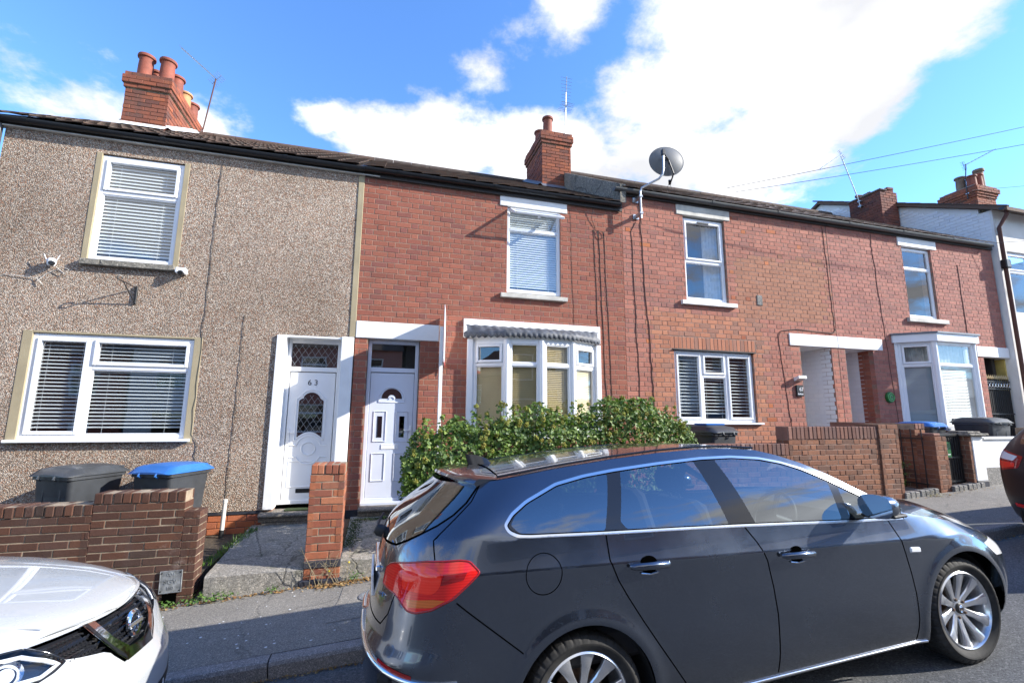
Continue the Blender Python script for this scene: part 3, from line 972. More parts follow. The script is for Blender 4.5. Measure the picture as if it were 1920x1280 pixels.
put_bricks(H63, FRONTF(WALL_Y+.012), lay(-2.6, -1.47, .17, .42, .083, .232, 'stretcher', seed=2), 'brick_orange', .08)
box('damp_course', MATS['brick_blue'], H63, -2.6, -1.47, WALL_Y+.004, WALL_Y+.12, .425, .468, .004)
backing('plinth', H63, 'mortar_grey', -5.02, -1.36, -.2, .47, [], WALL_Y+.022, WALL_Y+.26)
backing('plinth', H63, 'mortar_grey', -.57, -.40, -.2, .40, [], WALL_Y+.02, WALL_Y+.26)
house_body(H63, -5.02, -.40, 5.70, -.1)
roof(H63, -5.3, -.40, 5.70, 3, 1)
box('soffit_strip', MATS['cream_sill'], H63, -5.3, -.16, WALL_Y-.055, WALL_Y+.05, 5.575, 5.592, .003)
box('fascia', MATS['fascia_dark'], H63, -5.3, -.40, WALL_Y-.045, WALL_Y-.02, 5.592, 5.70, .003)
gutter(H63, -5.3, -.41, 5.665, 7.305, 'gutter_black', .056)
w = upvc_window(H63, WF, -3.905, -2.895, 3.83, 5.365, [(0, 1, 0, .655, False), (0, 1, .655, 1, True)], .02, blind=[(0, 1, 0, 1, 'blind_white')], tilt=55, pitch=.05, back=.06)
tag(w, 'upstairs window with closed white slatted blind')
box('sill', MATS['concrete_old'], H63, -3.955, -2.855, WALL_Y-.07, WALL_Y+.05, 3.745, 3.828, .008)
w = upvc_window(H63, WF, -4.35, -2.515, 1.445, 2.80, [(0, .345, 0, 1, True), (.345, 1, 0, .70, False), (.345, 1, .70, 1, True)], .02, blind=[(0, .345, 0, 1, 'blind_white'), (.345, 1, 0, 1, 'blind_white')], tilt=27, pitch=.048, back=.07)
tag(w, 'wide downstairs window with open slatted blinds')
box('sill', MATS['upvc'], H63, -4.44, -2.44, WALL_Y-.075, WALL_Y+.05, 1.405, 1.443, .006)
# the white reveals and door of 63
box('door_jamb', MATS['white_paint'], H63, -1.475, -1.348, WALL_Y-.03, WALL_Y+.255, .475, 2.925, .006)
box('door_jamb', MATS['white_paint'], H63, -.585, -.41, WALL_Y-.03, WALL_Y+.25, .40, 2.94, .006)
box('door_head', MATS['white_paint'], H63, -1.36, -.585, WALL_Y+.0, WALL_Y+.25, 2.90, 2.935, .004)
DF = FRONTF(WALL_Y+.19)
def door_frame(h, F, u0, u1, z0, zt, z1, mat, glass=True):
    M = F.M(0, 0); mb = MB()
    ring(mb, M, u0, u1, z0, z1, .055, 0, .07)
    mb.box(u0+.054, u1-.054, -.002, .07, zt-.035, zt+.035, M, .006)
    o = mb.build('door_frame', MATS[mat], h)
    MB().box(u0+.05, u1-.05, .03, .036, zt+.03, z1-.05, M).build('fanlight', MATS['window_glass'], o)
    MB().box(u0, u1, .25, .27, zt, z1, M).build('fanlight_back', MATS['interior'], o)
    return o
u0, u1 = -1.355, -.59
fr63 = door_frame(H63, DF, u0, u1, .50, 2.45, 2.90, 'upvc')
def diamond(mb, M, u0, u1, z0, z1, step, y, clip=None):
    sl = 1.5
    k = -40
    for sg in (1, -1):
        for k in range(-30, 30):
            pts = []
            for i in range(41):
                u = u0+(u1-u0)*i/40
                z = (z0+z1)/2+sg*(u-(u0+u1)/2)*sl+k*step
                if z0 <= z <= z1 and (clip is None or clip(u, z)): pts.append((u, y, z))
                elif len(pts) > 1: break
            if len(pts) > 1: mb.tube([pts[0], pts[-1]], .0028, 4, False, M)
dm = MB(); M = DF.M(0, 0)
diamond(dm, M, u0+.055, u1-.055, 2.49, 2.845, .14, .028)
dm.build('lead_lattice', MATS['leadwork'], fr63)
a, b, z0, z1 = u0+.065, u1-.065, .545, 2.405
leaf = MB(); leaf.box(a, b, .012, .06, z0, z1, M, .006)
d63 = leaf.build('door', MATS['upvc'], H63)
tag(d63, 'white panelled front door numbered 63 with dark arched leaded glass')
c = (a+b)/2
gw = .17
ogee = [(c-gw, 1.43), (c-gw, 1.98)]+[(c-gw+.06*i/4, 1.98+.035*math.sin(math.pi/2*i/4)) for i in range(1, 5)]+arc(c, 1.98, .125, 150, 30, 10)+[(c+gw-.06+.06*i/4, 2.015-.035*(1-math.cos(math.pi/2*i/4))) for i in range(1, 5)]+[(c+gw, 1.43)]+arc(c, 1.34, .185, 32, 148, 12)
gm = MB().prism(ogee, .0075, .0115, 'y', M); fix_normals(gm.build('door_glass', MATS['car_glass_dark'], d63))
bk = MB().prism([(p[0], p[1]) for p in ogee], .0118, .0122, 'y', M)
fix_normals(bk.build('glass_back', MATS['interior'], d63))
lm = MB()
diamond(lm, M, c-gw, c+gw, 1.45, 2.08, .13, .005, lambda u, z: z < 1.98+.10*max(0, 1-abs(u-c)/gw) and (u-c)**2+(z-1.34)**2 > .035)
lm.build('lead_lattice', MATS['leadwork'], d63)
rl = MB()
moulding(rl, M, [(p[0]*1.0+(p[0]-c)*.18, 1.74+(p[1]-1.74)*1.10) for p in ogee], .010, .010)
moulding(rl, M, arc(c, 1.28, .095, 0, 340, 24), .009, .010)
rl.tube([(c-.25, .010, 1.33)]+[(p[0], .010, p[1]) for p in arc(c, 1.30, .165, 170, 10, 14)]+[(c+.25, .010, 1.33)], .009, 6, True, M)
rl.tube([(c-.25, .010, 1.16), (c-.17, .010, 1.16)]+[(p[0], .010, p[1]) for p in arc(c, 1.24, .18, 205, 335, 14)]+[(c+.17, .010, 1.16), (c+.25, .010, 1.16)], .009, 6, True, M)
moulding(rl, M, rectpts(c-.25, c+.25, .74, 1.10), .008, .010)
rl.build('panel_moulding', MATS['upvc'], d63, sm=1.0)
text('house_number', '6 3', .115, MATS['sign_black'], d63, M @ Matrix.Translation((c, .010, 2.25)) @ FRONT)
sub(MB().box(c-.13, c+.13, .004, .013, .655, .715, M, .003), 'letterbox', 'sign_black', d63)
hm = MB(); hm.box(a+.018, a+.052, .002, .014, 1.36, 1.58, M, .004); hm.tube([(a+.035, .0, 1.52), (a+.035, -.04, 1.52), (a+.13, -.04, 1.52)], .009, 8, True, M)
hm.build('handle', MATS['upvc'], d63)
def door_step(h, x0, x1, z, out, mat='stone_step', drop=.12):
    n = 8
    y = WALL_Y-out
    prof = [(WALL_Y+.2, z-drop), (WALL_Y+.2, z), (y+.05, z-.004)]+[(y+.05-.05*math.sin(math.pi*i/n), z-.034+.03*math.cos(math.pi*i/n)) for i in range(1, n+1)]+[(y+.06, z-drop)]
    mb = MB().prism(prof, x0, x1, 'x')
    return fix_normals(mb.build('door_step', MATS[mat], h, sm=.5))
door_step(H63, -1.50, -.60, .445, .14)
box('riser', MATS['stone_step'], H63, -1.47, -.63, WALL_Y-.07, WALL_Y+.05, .22, .322, .01)
MB().box(-1.20, -.70, WALL_Y-.02, WALL_Y+.14, .447, .462, bev=.004).build('door_mat', MATS['moss_green'], H63)
sub(MB().box(-5.1, -5.03, 7.33, 7.39, .1, 5.6, bev=.01), 'downpipe', 'gutter_grey', H63)

# ---- brick fronts
CH, BL = .0875, .236
def flemish(x0, x1, z0, z1, holes, seed, start=0): return lay(x0, x1, z0, z1, CH, BL, 'flemish', .009, holes, start, .115, seed)
H65 = thing('terraced_house', 'red brick terraced house with bow window, grey scalloped canopy and white door tinted with bluish shade', 'house', (1.9, 7.4, .3), 'houses of the terrace')
holes65 = [(1.86, 3.105, 5.38, 5.62), (1.99, 2.975, 3.79, 5.40), (-.40, .875, 2.938, 3.203), (-.205, .585, .3, 2.95), (1.42, 3.61, 1.45, 3.28)]
backing('wall', H65, 'mortar_buff', -.395, 4.21, -.1, 5.60, holes65, WALL_Y+.0035, WALL_Y+.26)
put_bricks(H65, WF, flemish(-.395, 4.21, .318, 5.56, holes65, 3), 'brick_red', limit=300, seed=11)
box('damp_course', MATS['brick_blue'], H65, -.392, -.21, WALL_Y-.006, WALL_Y+.12, .30, .42, .005)
house_body(H65, -.40, 4.21, 5.70, -.1)
roof(H65, -.40, 4.17, 5.70, 2, 2)
box('fascia', MATS['fascia_dark'], H65, -.39, 4.2, WALL_Y-.045, WALL_Y-.015, 5.56, 5.69, .003)
gutter(H65, -.40, 4.13, 5.675, 7.305, 'gutter_black', .056)
lintel(H65, 1.855, 3.105, 5.385, 5.615); lintel(H65, -.392, .872, 2.94, 3.20)
w = upvc_window(H65, WF, 1.985, 2.985, 3.855, 5.385, [(0, 1, 0, .76, False), (0, 1, .76, 1, False)], .035, fr=.05, blind=[(0, 1, 0, 1, 'blind_white')], slats=False, tilt=62, pitch=.042, back=.06)
tag(w, 'upstairs window with its top light propped open')
vent = MB(); VM = WF.M(2.485, 5.335, .0) @ Matrix.Rotation(R(-58), 4, 'X')
ring(vent, VM, -.455, .455, -.34, 0, .035, -.03, .012)
vo_ = vent.build('open_top_light', MATS['upvc'], w)
MB().box(-.425, .425, -.012, -.006, -.31, -.03, VM).build('pane', MATS['window_glass'], vo_)
sub(MB().box(-.02, .02, .01, .05, -.335, -.31, VM), 'stay', 'upvc', vo_)
sill(H65, 1.88, 3.075, 3.745, 3.825)
# door of 65
DF5 = FRONTF(WALL_Y+.12); M = DF5.M(0, 0)
u0, u1 = -.20, .58
fr65 = door_frame(H65, DF5, u0, u1, .50, 2.47, 2.935, 'upvc_shade_blue')
a, b, z0, z1 = u0+.06, u1-.06, .555, 2.425
c = (a+b)/2
d65 = MB().box(a, b, .012, .06, z0, z1, M, .006).build('door', MATS['upvc_shade_blue'], H65)
tag(d65, 'pale panelled front door with fan shaped glass and two slots of glass')
half = arc(c, 2.03, .155, 0, 180, 20)+arc(c, 2.03, .058, 180, 0, 10)
fix_normals(MB().prism(half, .0085, .0118, 'y', M).build('fan_glass', MATS['car_glass_dark'], d65))
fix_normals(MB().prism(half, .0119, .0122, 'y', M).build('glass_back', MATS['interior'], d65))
for s in (-1, 1):
    sub(MB().box(c+s*.165-.038, c+s*.165+.038, .0085, .0118, 1.44, 1.76, M), 'slot_glass', 'car_glass_dark', d65)
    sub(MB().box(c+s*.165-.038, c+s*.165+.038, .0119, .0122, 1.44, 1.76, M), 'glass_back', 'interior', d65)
rl = MB()
moulding(rl, M, arc(c, 2.01, .195, 0, 180, 20)+[(c-.195, 1.975), (c+.195, 1.975)], .009, .010)
rl.tube([(p[0], .008, p[1]) for p in arc(c, 2.02, .038, 0, 180, 10)], .008, 6, True, M)
for s in (-1, 1):
    moulding(rl, M, rectpts(c+s*.165-.09, c+s*.165+.09, 1.38, 1.83), .009, .010)
    moulding(rl, M, rectpts(c+s*.165-.095, c+s*.165+.095, .80, 1.20), .009, .010)
rl.build('panel_moulding', MATS['upvc_shade_blue'], d65, sm=1.0)
lb = MB(); ring(lb, M, c-.125, c+.125, 1.265, 1.335, .008, .002, .014, .002); lb.box(c-.117, c+.117, .006, .013, 1.273, 1.327, M, .003)
lb.build('letterbox', MATS['upvc'], d65)
hm = MB(); hm.box(b-.05, b-.016, .002, .014, 1.40, 1.62, M, .004); hm.tube([(b-.033, 0, 1.55), (b-.033, -.04, 1.55), (b-.13, -.04, 1.55)], .009, 8, True, M)
hm.build('handle', MATS['upvc'], d65)
box('threshold', MATS['upvc_shade_blue'], H65, u0, u1, WALL_Y+.06, WALL_Y+.2, .455, .502, .006)
door_step(H65, -.215, .60, .455, .12)
box('riser', MATS['stone_step'], H65, -.20, .585, WALL_Y-.05, WALL_Y+.05, .26, .335, .01)
# bow window of 65
BOW = [(1.405, 7.40), (1.93, 7.125), (2.50, 7.05), (3.07, 7.125), (3.62, 7.40)]
def facet(p, q):
    d = Vector((q[0]-p[0], q[1]-p[1], 0)); L = d.length; d.normalize()
    return Face((p[0], p[1], 0), d, (d.y, -d.x, 0)), L
zb, zt = 1.50, 2.975
for i in range(4):
    F, L = facet(BOW[i], BOW[i+1])
    outer = i in (0, 3)
    w = upvc_window(H65, F, .02, L-.02, zb, zt, [(0, 1, 0, .76, False), (0, 1, .76, 1, outer)], 0.0, blind=[(0, 1, 0, .76 if outer else 1, 'blind_cream')], slats=False, pitch=.030, tilt=68 if outer else 46, back=.07)
for x, y in BOW: MB().lathe([(.045, zb-.02), (.045, zt+.01)], 10, Matrix.Translation((x, y+.015, 0))).build('bow_post', MATS['upvc'], H65, sm=.8)
box('bow_jamb', MATS['upvc'], H65, 1.33, 1.42, 7.34, 7.45, zb-.02, zt+.03, .006); box('bow_jamb', MATS['upvc'], H65, 3.60, 3.69, 7.34, 7.45, zb-.02, zt+.03, .006)
def bow_poly(off): return [(x+(x-2.5)*off*.6, y-off) for x, y in BOW]
mb = MB()
mb.prism([(1.36, 7.62)]+bow_poly(.05)+[(3.66, 7.62)], zb-.07, zb-.005, 'z')
fix_normals(mb.build('bow_sill', MATS['upvc'], H65))
mb = MB(); mb.prism([(1.42, 7.62)]+bow_poly(-.01)+[(3.60, 7.62)], zt, zt+.05, 'z')
fix_normals(mb.build('bow_head', MATS['upvc'], H65))
ap = []                                                               # brick apron under the bow
for i in range(4):
    F, L = facet(BOW[i], BOW[i+1])
    put_bricks(H65, F, lay(0, L, .32, 1.42, CH, BL, 'stretcher', .011, seed=i), 'brick_red', .09, limit=0, seed=i)
mb = MB(); mb.prism([(1.45, 7.62)]+bow_poly(-.012)+[(3.58, 7.62)], .0, 1.43, 'z'); fix_normals(mb.build('apron_core', MATS['mortar_buff'], H65))
box('canopy_board', MATS['white_paint'], H65, 1.265, 3.69, WALL_Y-.05, WALL_Y+.02, 3.03, 3.335, .005)
# lead canopy with scalloped edge
cn = MB(); rows = [[], [], [], []]
N = 224
for k in range(N+1):
    t_ = k/N*4; i = min(int(t_), 3); f_ = t_-i
    P = [(1.27, 7.36), (1.90, 7.07), (2.50, 6.99), (3.10, 7.07), (3.68, 7.36)]
    x = P[i][0]+(P[i+1][0]-P[i][0])*f_; y = P[i][1]+(P[i+1][1]-P[i][1])*f_
    sc = abs(math.sin(k*math.pi/2.0*.5*1.0))
    rows[0].append((x, WALL_Y-.045, 3.235+.006*math.sin(k*.45)))
    rows[1].append((x, y+.02, 3.135+.008*math.sin(k*.6)))
    rows[2].append((x, y-.004, 3.105))
    rows[3].append((x, y-.008, 3.05-.042*abs(math.sin(k*math.pi/8.0))))
cn.grid(rows)
cno = fix_normals(cn.build('lead_canopy', MATS['lead_awning'], H65, sm=1.2))
md = cno.modifiers.new('thick', 'SOLIDIFY'); md.thickness = .006
mb = MB(); mb.prism([(1.28, 7.42)]+[(1.29, 7.36), (1.90, 7.09), (2.50, 7.01), (3.10, 7.09), (3.66, 7.36)]+[(3.66, 7.42)], 3.02, 3.08, 'z')
fix_normals(mb.build('canopy_soffit', MATS['white_paint'], H65))

# ---- 67 and 69: one step higher up the street
CH2 = .0875
H67 = thing('terraced_house', 'pinkish brick terraced house with three-light downstairs window and white-painted open porch', 'house', (6.7, 7.4, .6), 'houses of the terrace')
holes67 = [(5.40, 6.635, 5.685, 5.90), (5.545, 6.50, 3.93, 5.70), (5.205, 6.985, 1.645, 3.02), (7.90, 9.15, 3.22, 3.463), (8.16, 8.97, .4, 3.23)]
backing('wall', H67, 'mortar_grey', 4.215, 9.145, .2, 5.93, holes67, WALL_Y+.0035, WALL_Y+.26)
vis67 = lambda p: p.z > 1.35
def front67(p, rg):
    if 4.72+rg.uniform(-.12, .12) < p.x < 7.30+rg.uniform(-.15, .15) and p.z < 3.72+rg.uniform(-.05, .05): return 'brick_patch'       # rebuilt round the wide window
    if 6.62 < p.x < 8.95+rg.uniform(-.2, .2) and 3.75 < p.z < 5.05+rg.uniform(-.18, .12): return 'brick_worn'                       # rubbed and flush pointed
    return 'brick_pink'
sold = lay(5.13, 7.06, 3.03, 3.262, .232, .087, 'soldier', .011, [], 0)
put_bricks(H67, WF, flemish(4.215, 9.145, .56, 5.90, holes67+[(5.13, 7.06, 3.025, 3.265)], 4), front67, limit=270, seed=12, keep=vis67, alt=('brick_orange', .012))
put_bricks(H67, WF, sold, 'brick_patch', limit=30, seed=13)
house_body(H67, 4.22, 9.145, 6.02, .1)
roof(H67, 4.19, 9.15, 6.02, 1, 3)
box('fascia', MATS['fascia_dark'], H67, 4.22, 9.14, WALL_Y-.045, WALL_Y-.015, 5.89, 6.01, .003)
gutter(H67, 4.02, 9.14, 5.985, 7.30, 'gutter_grey', .060)
lintel(H67, 5.395, 6.638, 5.685, 5.898, mat='cream_sill'); lintel(H67, 7.895, 9.143, 3.218, 3.463)
w = upvc_window(H67, WF, 5.545, 6.495, 3.99, 5.655, [(0, 1, 0, .47, False), (0, 1, .47, 1, True)], .05, fr=.05)
tag(w, 'upstairs window of two equal panes with a curtain behind')
cu = MB()
cu.grid([[(6.12+.36*i/24, 7.62+.025*math.sin(i*1.25), z) for i in range(25)] for z in (3.9, 5.6)])
cu.build('curtain', MATS['curtain'], w, sm=1.0)
sub(MB().box(-.13, .13, -.022, .0, 5.565, 5.59, WF.M(6.02, 0, -.034)), 'trickle_vent', 'sign_black', w)
sill(H67, 5.41, 6.645, 3.885, 3.968, 'white_paint')
w = upvc_window(H67, WF, 5.21, 6.98, 1.68, 3.005, [(0, .335, 0, 1, True), (.335, .665, 0, .665, False), (.335, .665, .665, 1, True), (.665, 1, 0, 1, True)], .045, blind=[(0, .335, 0, 1, 'blind_white'), (.335, .665, 0, 1, 'blind_white'), (.665, 1, 0, 1, 'blind_white')], tilt=26, pitch=.062, back=.07)
tag(w, 'downstairs window of three lights with open slatted blinds')
box('sill', MATS['upvc'], H67, 5.16, 7.08, WALL_Y-.06, WALL_Y+.06, 1.645, 1.678, .005)
box('head_slate', MATS['timber_black'], H67, 5.17, 7.03, WALL_Y-.03, WALL_Y+.06, 3.008, 3.026, .003)
# a patched run of newer brick and the sealed vent
box('vent_cover', MATS['block_paving'], H67, 7.17, 7.31, WALL_Y-.012, WALL_Y+.05, 3.99, 4.20, .01)
def porch(h, x0, x1, z0, z1, depth, right_mat, door_mat, brick_front=0.0, seed=0):
    """open porch: white side walls of painted brick and the door at its back"""
    FR = Face((x1, WALL_Y+.26, 0), (0, -1, 0), (-1, 0, 0))           # right side wall, looking -X
    FL = Face((x0, WALL_Y+.26, 0), (0, 1, 0), (1, 0, 0))
    y1 = WALL_Y+depth
    o = box('porch_wall', MATS['mortar_white'], h, x1+.006, x1+.10, WALL_Y+.1, y1, z0, z1, .003)
    f2 = Face((x1, y1, 0), (0, -1, 0), (-1, 0, 0))
    put_bricks(h, f2, lay(0, depth-.02-brick_front, z0, z1, CH2, BL, 'stretcher', .006, seed=seed), right_mat, .05, limit=60, seed=seed)
    if brick_front:
        f3 = Face((x1, WALL_Y+brick_front, 0), (0, -1, 0), (-1, 0, 0))
        put_bricks(h, f3, lay(0, brick_front-.1, z0, z1, CH2, BL, 'stretcher', .010, seed=seed+1), 'brick_red', .05, limit=40, seed=seed)
    box('porch_wall', MATS['white_paint'], h, x0-.10, x0-.004, WALL_Y+.26, y1, z0, z1, .003)
    box('porch_ceiling', MATS['white_paint'], h, x0-.1, x1+.1, WALL_Y+.16, y1, z1, z1+.06, .003)
    box('porch_floor', MATS['stone_step'], h, x0-.1, x1+.1, WALL_Y-.1, y1, z0-.2, z0, .01)
    mb = MB(); ring(mb, Matrix.Translation((0, y1-.02, 0)), x0, x1, z0, z1, .06, 0, .07)
    mb.build('door_frame', MATS['upvc'], h)
    d = MB(); MM = Matrix.Translation((0, y1, 0)); d.box(x0+.06, x1-.06, 0, .05, z0+.05, z1-.06, MM, .005)
    dd = d.build('door', MATS[door_mat], h)
    rl = MB()
    for zz in ((z0+.25, z0+.85), (z0+1.05, z0+1.8)):
        moulding(rl, MM, rectpts((x0+x1)/2-.22, (x0+x1)/2+.22, *zz), .010, -.001)
    rl.tube([(x0+.11, -.03, z0+1.05), (x0+.11, -.03, z0+1.2)], .01, 8, True, MM)
    rl.build('panel_moulding', MATS[door_mat], dd)
porch(H67, 8.165, 8.965, .80, 3.215, .75, 'brick_white', 'upvc', 0, 21)
H69 = thing('terraced_house', 'weathered brick terraced house with angular white bay window beside the white rendered house', 'house', (11.8, 7.4, .75), 'houses of the terrace')
holes69 = [(11.235, 12.455, 5.69, 5.92), (11.35, 12.27, 3.96, 5.70), (9.15, 10.39, 3.22, 3.463), (9.345, 10.12, .4, 3.23), (10.80, 12.98, 1.5, 3.42), (13.33, 14.44, 3.215, 3.46), (13.55, 14.44, .4, 3.22)]
backing('wall', H69, 'mortar_grey', 9.155, 14.40, .2, 5.93, holes69, WALL_Y+.0035, WALL_Y+.26)
vis69 = lambda p: p.z > 1.6
put_bricks(H69, WF, flemish(9.155, 14.40, .56, 5.90, holes69, 5), 'brick_far', limit=300, seed=14, keep=vis69)
house_body(H69, 9.155, 14.40, 6.02, .1)
roof(H69, 9.15, 14.35, 6.02, 1, 4)
box('fascia', MATS['fascia_dark'], H69, 9.15, 14.38, WALL_Y-.045, WALL_Y-.015, 5.89, 6.01, .003)
gutter(H69, 9.145, 14.22, 5.985, 7.30, 'gutter_grey', .060)
lintel(H69, 11.235, 12.455, 5.69, 5.918); lintel(H69, 9.148, 10.39, 3.218, 3.463); lintel(H69, 13.33, 14.44, 3.215, 3.458)
w = upvc_window(H69, WF, 11.355, 12.27, 4.03, 5.665, [(0, 1, 0, .72, False), (0, 1, .72, 1, False)], .05, fr=.05)
tag(w, 'upstairs window with narrow top light reflecting the sky')
sill(H69, 11.24, 12.47, 3.91, 4.01)
porch(H69, 9.35, 10.115, .85, 3.215, .95, 'brick_white', 'upvc_shade_blue', .34, 31)
BAY = [(10.80, 7.40), (11.27, 6.95), (12.45, 6.95), (12.95, 7.40)]
for i in range(3):
    F, L = facet(BAY[i], BAY[i+1])
    w = upvc_window(H69, F, .03, L-.03, 1.62, 3.40, [(0, 1, 0, .74, False), (0, 1, .74, 1, i == 0)], 0, blind=[(0, 1, 0, .74, 'blind_grey')], slats=False, pitch=.032, tilt=58, back=.07)
    cu = MB(); nn = 30
    cu.grid([[F.M(.1+(L-.2)*k/nn, z, -.16-.012*math.sin(k*1.9)).translation for k in range(nn+1)] for z in (2.98, 3.36)])
    cu.build('net_curtain', MATS['curtain'], w, sm=1.0)
    put_bricks(H69, F, lay(0, L, .6, 1.55, CH2, BL, 'stretcher', .011, seed=i), 'brick_far', .09, limit=0, seed=i)
for x, y in BAY: MB().lathe([(.055, 1.60), (.055, 3.42)], 10, Matrix.Translation((x, y+.02, 0))).build('bay_post', MATS['upvc'], H69, sm=.8)
def bay_poly(o): return [(10.80-o*1.2, 7.45), (10.80-o*1.2, 7.40-o*.3), (11.27-o*.45, 6.95-o), (12.45+o*.45, 6.95-o), (12.95+o*1.2, 7.40-o*.3), (12.95+o*1.2, 7.45)]
fix_normals(MB().prism(bay_poly(.06), 1.545, 1.615, 'z').build('bay_sill', MATS['upvc'], H69))
fix_normals(MB().prism(bay_poly(.09), 3.40, 3.565, 'z').build('bay_fascia', MATS['upvc'], H69))
fix_normals(MB().prism(bay_poly(.12), 3.566, 3.60, 'z').build('bay_roof', MATS['lead'], H69))
fix_normals(MB().prism(bay_poly(-.02), .3, 1.55, 'z').build('bay_core', MATS['mortar_grey'], H69))
# passage beside 69
box('passage_wall', MATS['yellow_plaster'], H69, 14.43, 14.5, WALL_Y+.1, 12, .6, 3.2, .003)
box('passage_end', MATS['yellow_plaster'], H69, 13.5, 14.45, 10.3, 10.4, .6, 3.3, .003)
# ---- the white house up the street
H71 = thing('terraced_house', 'taller white rendered house at the end with a brown downpipe', 'house', (17.5, 7.3, .9), 'houses of the terrace')
E71 = 6.93
def r71(y): return E71+.485*(y-7.1) if y <= 11.8 else E71+.485*(2*11.8-7.1-y)
holes71 = [(15.0, 15.95, 1.2, 3.55), (16.6, 17.6, 4.3, 5.9), (16.6, 17.9, 1.7, 3.5), (14.78, 15.9, 4.3, 5.9)]
backing('wall', H71, 'render_white', 14.47, 20.4, .3, E71, holes71, 7.30, 7.56)
mb = MB()
prof = [(7.562, .3), (15.6, .3), (15.6, r71(15.6)-.1), (11.8, r71(11.8)-.1), (7.562, r71(7.562)-.1)]
mb.prism(prof, 14.474, 14.60, 'x')
fix_normals(mb.build('gable_wall', MATS['render_white'], H71))
# painted brick courses on the gable, seen above the lower roof
gb = lay(7.35, 15.4, 6.0, 9.2, .0875, .236, 'stretcher', .008, [], 0)
gb = [q for q in gb if q[3] < r71(q[0])-.16 and q[3] < r71(q[1])-.16 and q[2] > roof_z(6.02, (q[0]+q[1])/2)-.12]
FG = Face((14.462, 0, 0), (0, -1, 0), (-1, 0, 0))
put_bricks(H71, FG, [(-b_, -a_, c_, d_) for a_, b_, c_, d_ in gb], 'brick_white', .03, limit=300, seed=41)
mb = MB()
for (ya, yb) in ((6.95, 11.8), (15.8, 11.8)):
    za, zb_ = r71(ya), r71(yb)
    mb.add([(14.36, ya, za), (20.6, ya, za), (20.6, yb, zb_), (14.36, yb, zb_), (14.36, ya, za-.09), (20.6, ya, za-.09), (20.6, yb, zb_-.09), (14.36, yb, zb_-.09)],
           [(0, 1, 2, 3), (7, 6, 5, 4), (0, 4, 5, 1), (1, 5, 6, 2), (2, 6, 7, 3), (3, 7, 4, 0)])
r71o = fix_normals(mb.build('roof', MATS['roof_tile'], H71))
vt = MB().box(-.05, .05, 0, .40, 0, .035, bev=.006).mesh('verge_tile'); vt.materials.append(MATS['roof_tile'])
for i in range(14):
    y = 6.95+.36*i
    if y > 11.7: break
    o = link('verge_tile', vt, r71o); o.matrix_basis = Matrix.Translation((14.40, y, r71(y)+.004)) @ Matrix.Rotation(math.atan(.485)-.02, 4, 'X')
gutter(H71, 14.36, 20.5, E71-.05, 7.05, 'gutter_black', .065)
for (a_, b_, c_, d_) in holes71[1:]:
    upvc_window(H71, FRONTF(7.30), a_, b_, c_, d_, [(0, 1, 0, .7, False), (0, 1, .7, 1, True)], .06)
fx = FRONTF(7.30)
d71 = door_frame(H71, FRONTF(7.40), 15.0, 15.95, 1.2, 3.1, 3.55, 'upvc')
dl = MB().box(15.06, 15.89, .01, .05, 1.26, 3.06, FRONTF(7.40).M(0, 0), .005).build('door', MATS['upvc'], H71)
MB().box(15.25, 15.70, .004, .012, 2.2, 2.9, FRONTF(7.40).M(0, 0)).build('door_glass', MATS['car_glass_dark'], dl)
mb = MB(); mb.box(14.6, 20.4, 7.6, 15.5, .3, .5); mb.box(20.3, 20.4, 7.56, 15.5, .5, E71); mb.box(14.6, 20.4, 15.4, 15.6, .5, 5.0)
mb.build('rear_walls', MATS['interior'], H71)
dp = MB(); dp.tube([(14.52, 7.05, 6.85), (14.52, 7.05, 6.72), (14.53, 7.24, 6.45), (14.53, 7.24, .9)], .042, 10)
dp.build('downpipe', MATS['cable_brown'], H71, sm=.8)
hb = MB(); hb.box(14.44, 14.62, 7.16, 7.29, 5.40, 5.62, bev=.02); hb.build('hopper', MATS['gutter_black'], H71)
# exposed party wall where the higher roof begins
vg = MB(); vp = []
for y in (7.28, 9.98): vp.append((y, roof_z(5.70, y)+.0))
vp += [(9.98, roof_z(6.02, 9.98)+.045), (7.28, roof_z(6.02, 7.28)+.045)]
vg.prism(vp, 4.13, 4.25, 'x')
vgo = fix_normals(vg.build('party_verge', MATS['concrete_old'], H67))
